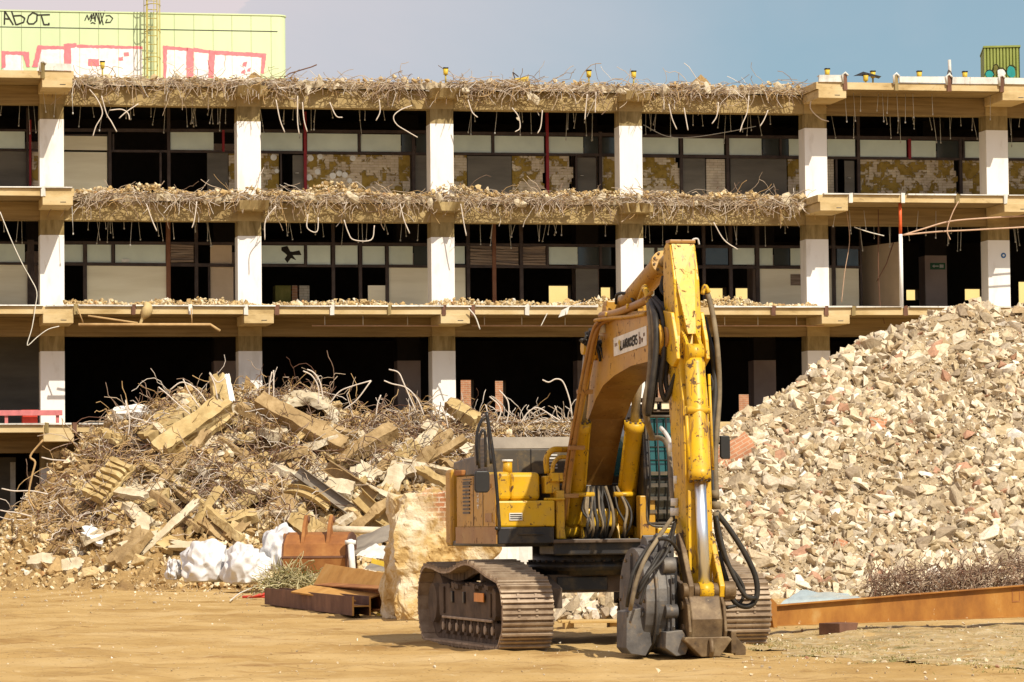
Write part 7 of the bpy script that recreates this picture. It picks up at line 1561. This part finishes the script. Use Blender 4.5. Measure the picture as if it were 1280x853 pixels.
# front: flanges upright (rolled a quarter turn); its end faces the viewer
e0 = ground_at(452, 771); e1 = ground_at(345, 758)
ibeam('steel_beam', (e0.x, e0.y, 0.19), (e1.x - 0.15, e1.y + 1.2, 0.19), 0.34, 0.35, 'dark_rust', PI / 2, 'dark rusty wide flange beam lying on its side in front of the stack')  # darker rust carries the shade of the beam's left side
e2 = ground_at(478, 770); pa, pb = at(463, 748, 66.6), at(376, 736.5, 71.2); ibeam('steel_beam', pa, pb, 0.03, 0.42, 'ochre_rust', -0.30, 'long orange steel plate lying on top of the front beam')
ibeam('steel_beam', (e2.x + 0.12, e2.y + 0.3, 0.30), (at(400, 735, e2.y + 4.6).x, e2.y + 5.6, 0.30), 0.42, 0.34, 'rust', -0.10, 'dark upright steel beam half hidden under the orange plates')
pa, pb = at(486, 735, 67.6), at(399, 720, 72.4); ibeam('steel_beam', pa, pb, 0.03, 0.55, 'ochre_rust', -1.05, 'wide tilted orange plate at the back of the steel stack')
ibeam('steel_beam', (e2.x + 0.42, e2.y + 1.5, 0.25), (at(440, 716, e2.y + 6.0).x, e2.y + 7.0, 0.6), 0.36, 0.34, 'rust', 0.0, 'reddish brown beam rearmost in the steel stack beside the masonry block')
for (x, y, ang, l_) in ((472, 767, 0.15, 0.5), (488, 770, -0.05, 0.5)):
    P = ground_at(x, y); mb = MB(); mb.bar((-l_ / 2, 0, 0.03), (l_ / 2, 0, 0.03 + ang * 0.4), 0.06, 0.05, 'lamp_yellow'); o = mb.build('yellow_strip'); o.location = P; tag(o, 'yellow painted steel strip on the ground under the stack, %s one' % ('left' if x < 480 else 'right'), 'steel strip')
P = at(486, 710, 74); mb = MB(); mb.bar((-0.35, 0, 0.15), (0.35, 0, -0.05), 0.16, 0.10, 'lamp_yellow'); o = mb.build('yellow_plank'); o.location = P; tag(o, 'short yellow plank tilted behind the steel stack', 'plank')
# dark sheet metal, pale pipe and post behind
def sheet(pts, label, mat='sheet_metal', bulge=0.25):
    P = [at(*p) for p in pts]; o0 = P[0]; n = 8; vs = []
    for i in range(n + 1):
        for j in range(n + 1):
            u, w_ = i / n, j / n; v_ = (P[0] * (1 - u) + P[1] * u) * (1 - w_) + (P[3] * (1 - u) + P[2] * u) * w_ - o0
            v_ += Vector((0, -bulge * math.sin(PI * u) * math.sin(PI * w_ * 0.9) + 0.08 * fbm(u * 3, w_ * 3, pts[0][0]), 0.05 * fbm(u * 4, w_ * 2, 3))); vs.append(v_)
    N_ = len(vs); vs += [v_ + Vector((0, 0.012, 0)) for v_ in vs]
    fs = []
    for s_ in (0, N_):
        for i in range(n):
            for j in range(n): p = s_ + i * (n + 1) + j; fs.append((p, p + 1, p + n + 2, p + n + 1))
    mb = MB(); mb.add(vs, fs, mat, True); o = mb.build('metal_sheet'); o.location = o0; return tag(o, label, 'metal sheet')
sheet([(441, 690, 78), (496, 656, 80), (492, 672, 79), (444, 694, 77)], 'thin dark curved metal sheet leaning above the grey one', bulge=0.1)
sheet([(443, 692, 79), (494, 668, 80), (496, 652, 81), (446, 672, 81)], 'dark bent metal sheet left of the masonry block')
sheet([(444, 695, 77), (492, 700, 76.5), (486, 684, 78), (468, 680, 78)], 'folded grey metal sheet lying below the dark bent one', 'galvanised', 0.15)
sheet([(455, 712, 76), (492, 716, 75.5), (488, 703, 77), (466, 702, 77)], 'crumpled dark sheet at the bottom behind the steel stack', 'sheet_metal', 0.3)
P0 = at(412, 662, 82); P1 = at(488, 664, 82); mb = MB(); mb.tube([Vector((0, 0, 0)), (P1 - P0) * 0.5, P1 - P0], 0.09, 'pale_concrete', 12); o = mb.build('pale_pipe'); o.location = P0; tag(o, 'pale horizontal pipe resting above the dark metal sheets', 'pipe')
P0 = at(441, 716, 76.8); P1 = at(438, 676, 77.2); o = thing('pale_post', 'pale upright post with a flat cap right of the rusty bucket', 'post', P0); mb = MB(); mb.tube([Vector((0, 0, 0)), P1 - P0], 0.07, 'off_white', 12); mb.build('shaft', o); mb = MB(); e = P1 - P0; mb.tube([e + Vector((0, 0, -0.08)), e + Vector((0, 0, 0.01))], 0.12, 'off_white', 14); mb.build('cap', o)
# red bars and pale cable on the ground
P = ground_at(318, 748); mb = MB(); mb.tube([(-0.28, 0, 0.03), (0.0, 0.02, 0.05), (0.35, 0.05, 0.12)], 0.03, 'red_paint', 8); mb.tube([(-0.2, 0.12, 0.03), (0.1, 0.1, 0.03), (0.36, -0.02, 0.03)], 0.028, 'red_paint', 8); mb.tube([(0.1, 0.1, 0.03), (0.34, 0.1, 0.10)], 0.03, 'red_paint', 8); o = mb.build('red_bar'); o.location = P; tag(o, 'bent red steel bars on the ground left of the steel stack', 'steel bar')
mb = MB(); P0 = ground_at(288, 752); pts = [ground_at(x, y) - P0 + Vector((0, 0, z)) for x, y, z in ((288, 752, .02), (300, 746, .08), (315, 741, .12), (327, 744, .3), (324, 736, .4), (332, 730, .35), (338, 740, .1))]; mb.tube(smooth_path(pts, 5), 0.016, 'white_cable', 6); o = mb.build('cable'); o.location = P0; tag(o, 'pale cable looped on the ground beside the red bars', 'cable')
# wooden boards under the machine
P = ground_at(742, 786); o = thing('wooden_boards', 'round cut yellowish boards lying on blocks under the excavator', 'boards', (P.x, P.y, 0), 0.05); hw = 0.56
for j, (w_, y0) in enumerate(((0.40, -0.42), (0.52, -0.22), (0.56, 0.0), (0.5, 0.22))):
    mb = MB(); mb.box(-w_, w_, y0 - 0.1, y0 + 0.1, 0.10, 0.14, 'board_wood'); mb.build('board', o, 0.008)
for x in (-0.40, 0.3): mb = MB(); mb.box(x - 0.07, x + 0.07, -0.35, 0.3, 0.0, 0.098, 'board_wood'); mb.build('support_block', o, 0.008)
# tapered rusty girder on a block ---------------------------------------------------------
GA = at(962, 783, 52.5); GA2 = at(962, 757, 52.5); GB_ = at(1340, 769.5, 57.5); GB2 = at(1340, 726.5, 57.5)
d = Vector((GB_.x - GA.x, GB_.y - GA.y, 0)); Lg = d.length; ang = math.atan2(d.y, d.x)
GD = thing('tapered_girder', 'long tapered rusty steel girder lying across the right foreground', 'girder', (GA.x, GA.y, 0), ang)
zb0, zt0, zb1, zt1 = GA.z, GA2.z, GB_.z, GB2.z
mb = MB(); mb.prism([(0, zb0 + .015), (Lg, zb1 + .015), (Lg, zt1 - .015), (0, zt0 - .015)], 'y', -0.008, 0.008, 'orange_rust'); mb.build('web', GD)
for a, c_ in ((zb0, zb1), (zt0 - 0.016, zt1 - 0.016)):
    mb = MB(); mb.prism([(0, a), (Lg, c_), (Lg, c_ + 0.016), (0, a + 0.016)], 'y', -0.085, 0.085, 'orange_rust'); mb.build('flange', GD, 0.003)
mb = MB(); xs_ = Lg * 0.80; mb.box(xs_ - 0.10, xs_ + 0.10, -0.014, -0.0082, zb0 + 0.22, zb0 + 0.24, 'rust'); mb.box(xs_ - 0.10, xs_ + 0.10, -0.014, -0.0082, zb0 + 0.40, zb0 + 0.42, 'rust'); mb.box(xs_ - 0.10, xs_ - 0.08, -0.014, -0.0082, zb0 + 0.24, zb0 + 0.40, 'rust'); mb.box(xs_ + 0.08, xs_ + 0.10, -0.014, -0.0082, zb0 + 0.24, zb0 + 0.40, 'rust'); mb.build('stamped_mark', GD)
mb = MB(); mb.prism([(-0.02, zb0 - 0.02), (0.06, zb0 - 0.02), (0.055, zt0 + 0.03), (-0.10, zt0 + 0.14), (-0.12, zt0 + 0.1)], 'y', -0.1, 0.1, 'orange_rust'); mb.build('end_plate', GD, 0.005)
mb = MB(); mb.prism([(-0.27, 0.02), (-0.04, 0.0), (-0.04, 0.83), (-0.24, 0.85)], 'y', 0.10, 0.24, 'dark_rust'); mb.build('gusset_plate', GD, 0.006)
PBk = ground_at(1049, 794); mb = MB(); mb.prism([(-0.19, 0), (0.16, 0), (0.23, 0.17), (-0.19, 0.17)], 'y', -0.2, 0.2, 'dark_rust'); o = mb.build('support_block', None, 0.008); o.location = (PBk.x, PBk.y + 0.2, 0); o.rotation_euler = (0, 0, ang); tag(o, 'rusty block propping up the tapered girder', 'support block')
# tangle of brown wire at the foot of the right heap
mb = MB()
for _ in range(1150):
    px = random.uniform(1090, 1300); u = (px - 1090) / 210; top = np.interp(px, [1090, 1130, 1200, 1250, 1300], [722, 712, 714, 702, 690]); py = random.uniform(top, 748)
    P = at(px, py, 74.2 + random.uniform(-0.5, 1.0))
    if P.z < 0.0: continue
    strand(mb, P, (random.gauss(0, 1), random.gauss(0, 0.4), random.gauss(0.1, 0.5)), random.uniform(0.25, 0.7), 6, 0.5, 0.08, random.uniform(0.007, 0.011), random.choice(('brown_wire', 'brown_wire', 'rebar_steel', 'dark_rust')))
o = mb.build('wire_tangle', fix=False); tag(o, 'brown matted heap of scrap wire at the foot of the right rubble heap', 'scrap wire', kind='stuff')
# clear plastic sheet behind the girder
sheet([(972, 758, 70), (1090, 752, 70), (1060, 742, 71), (1000, 738, 71)], 'crumpled clear plastic sheet behind the left end of the girder', 'clear_sheet', 0.3)
P = ground_at(1048, 787)
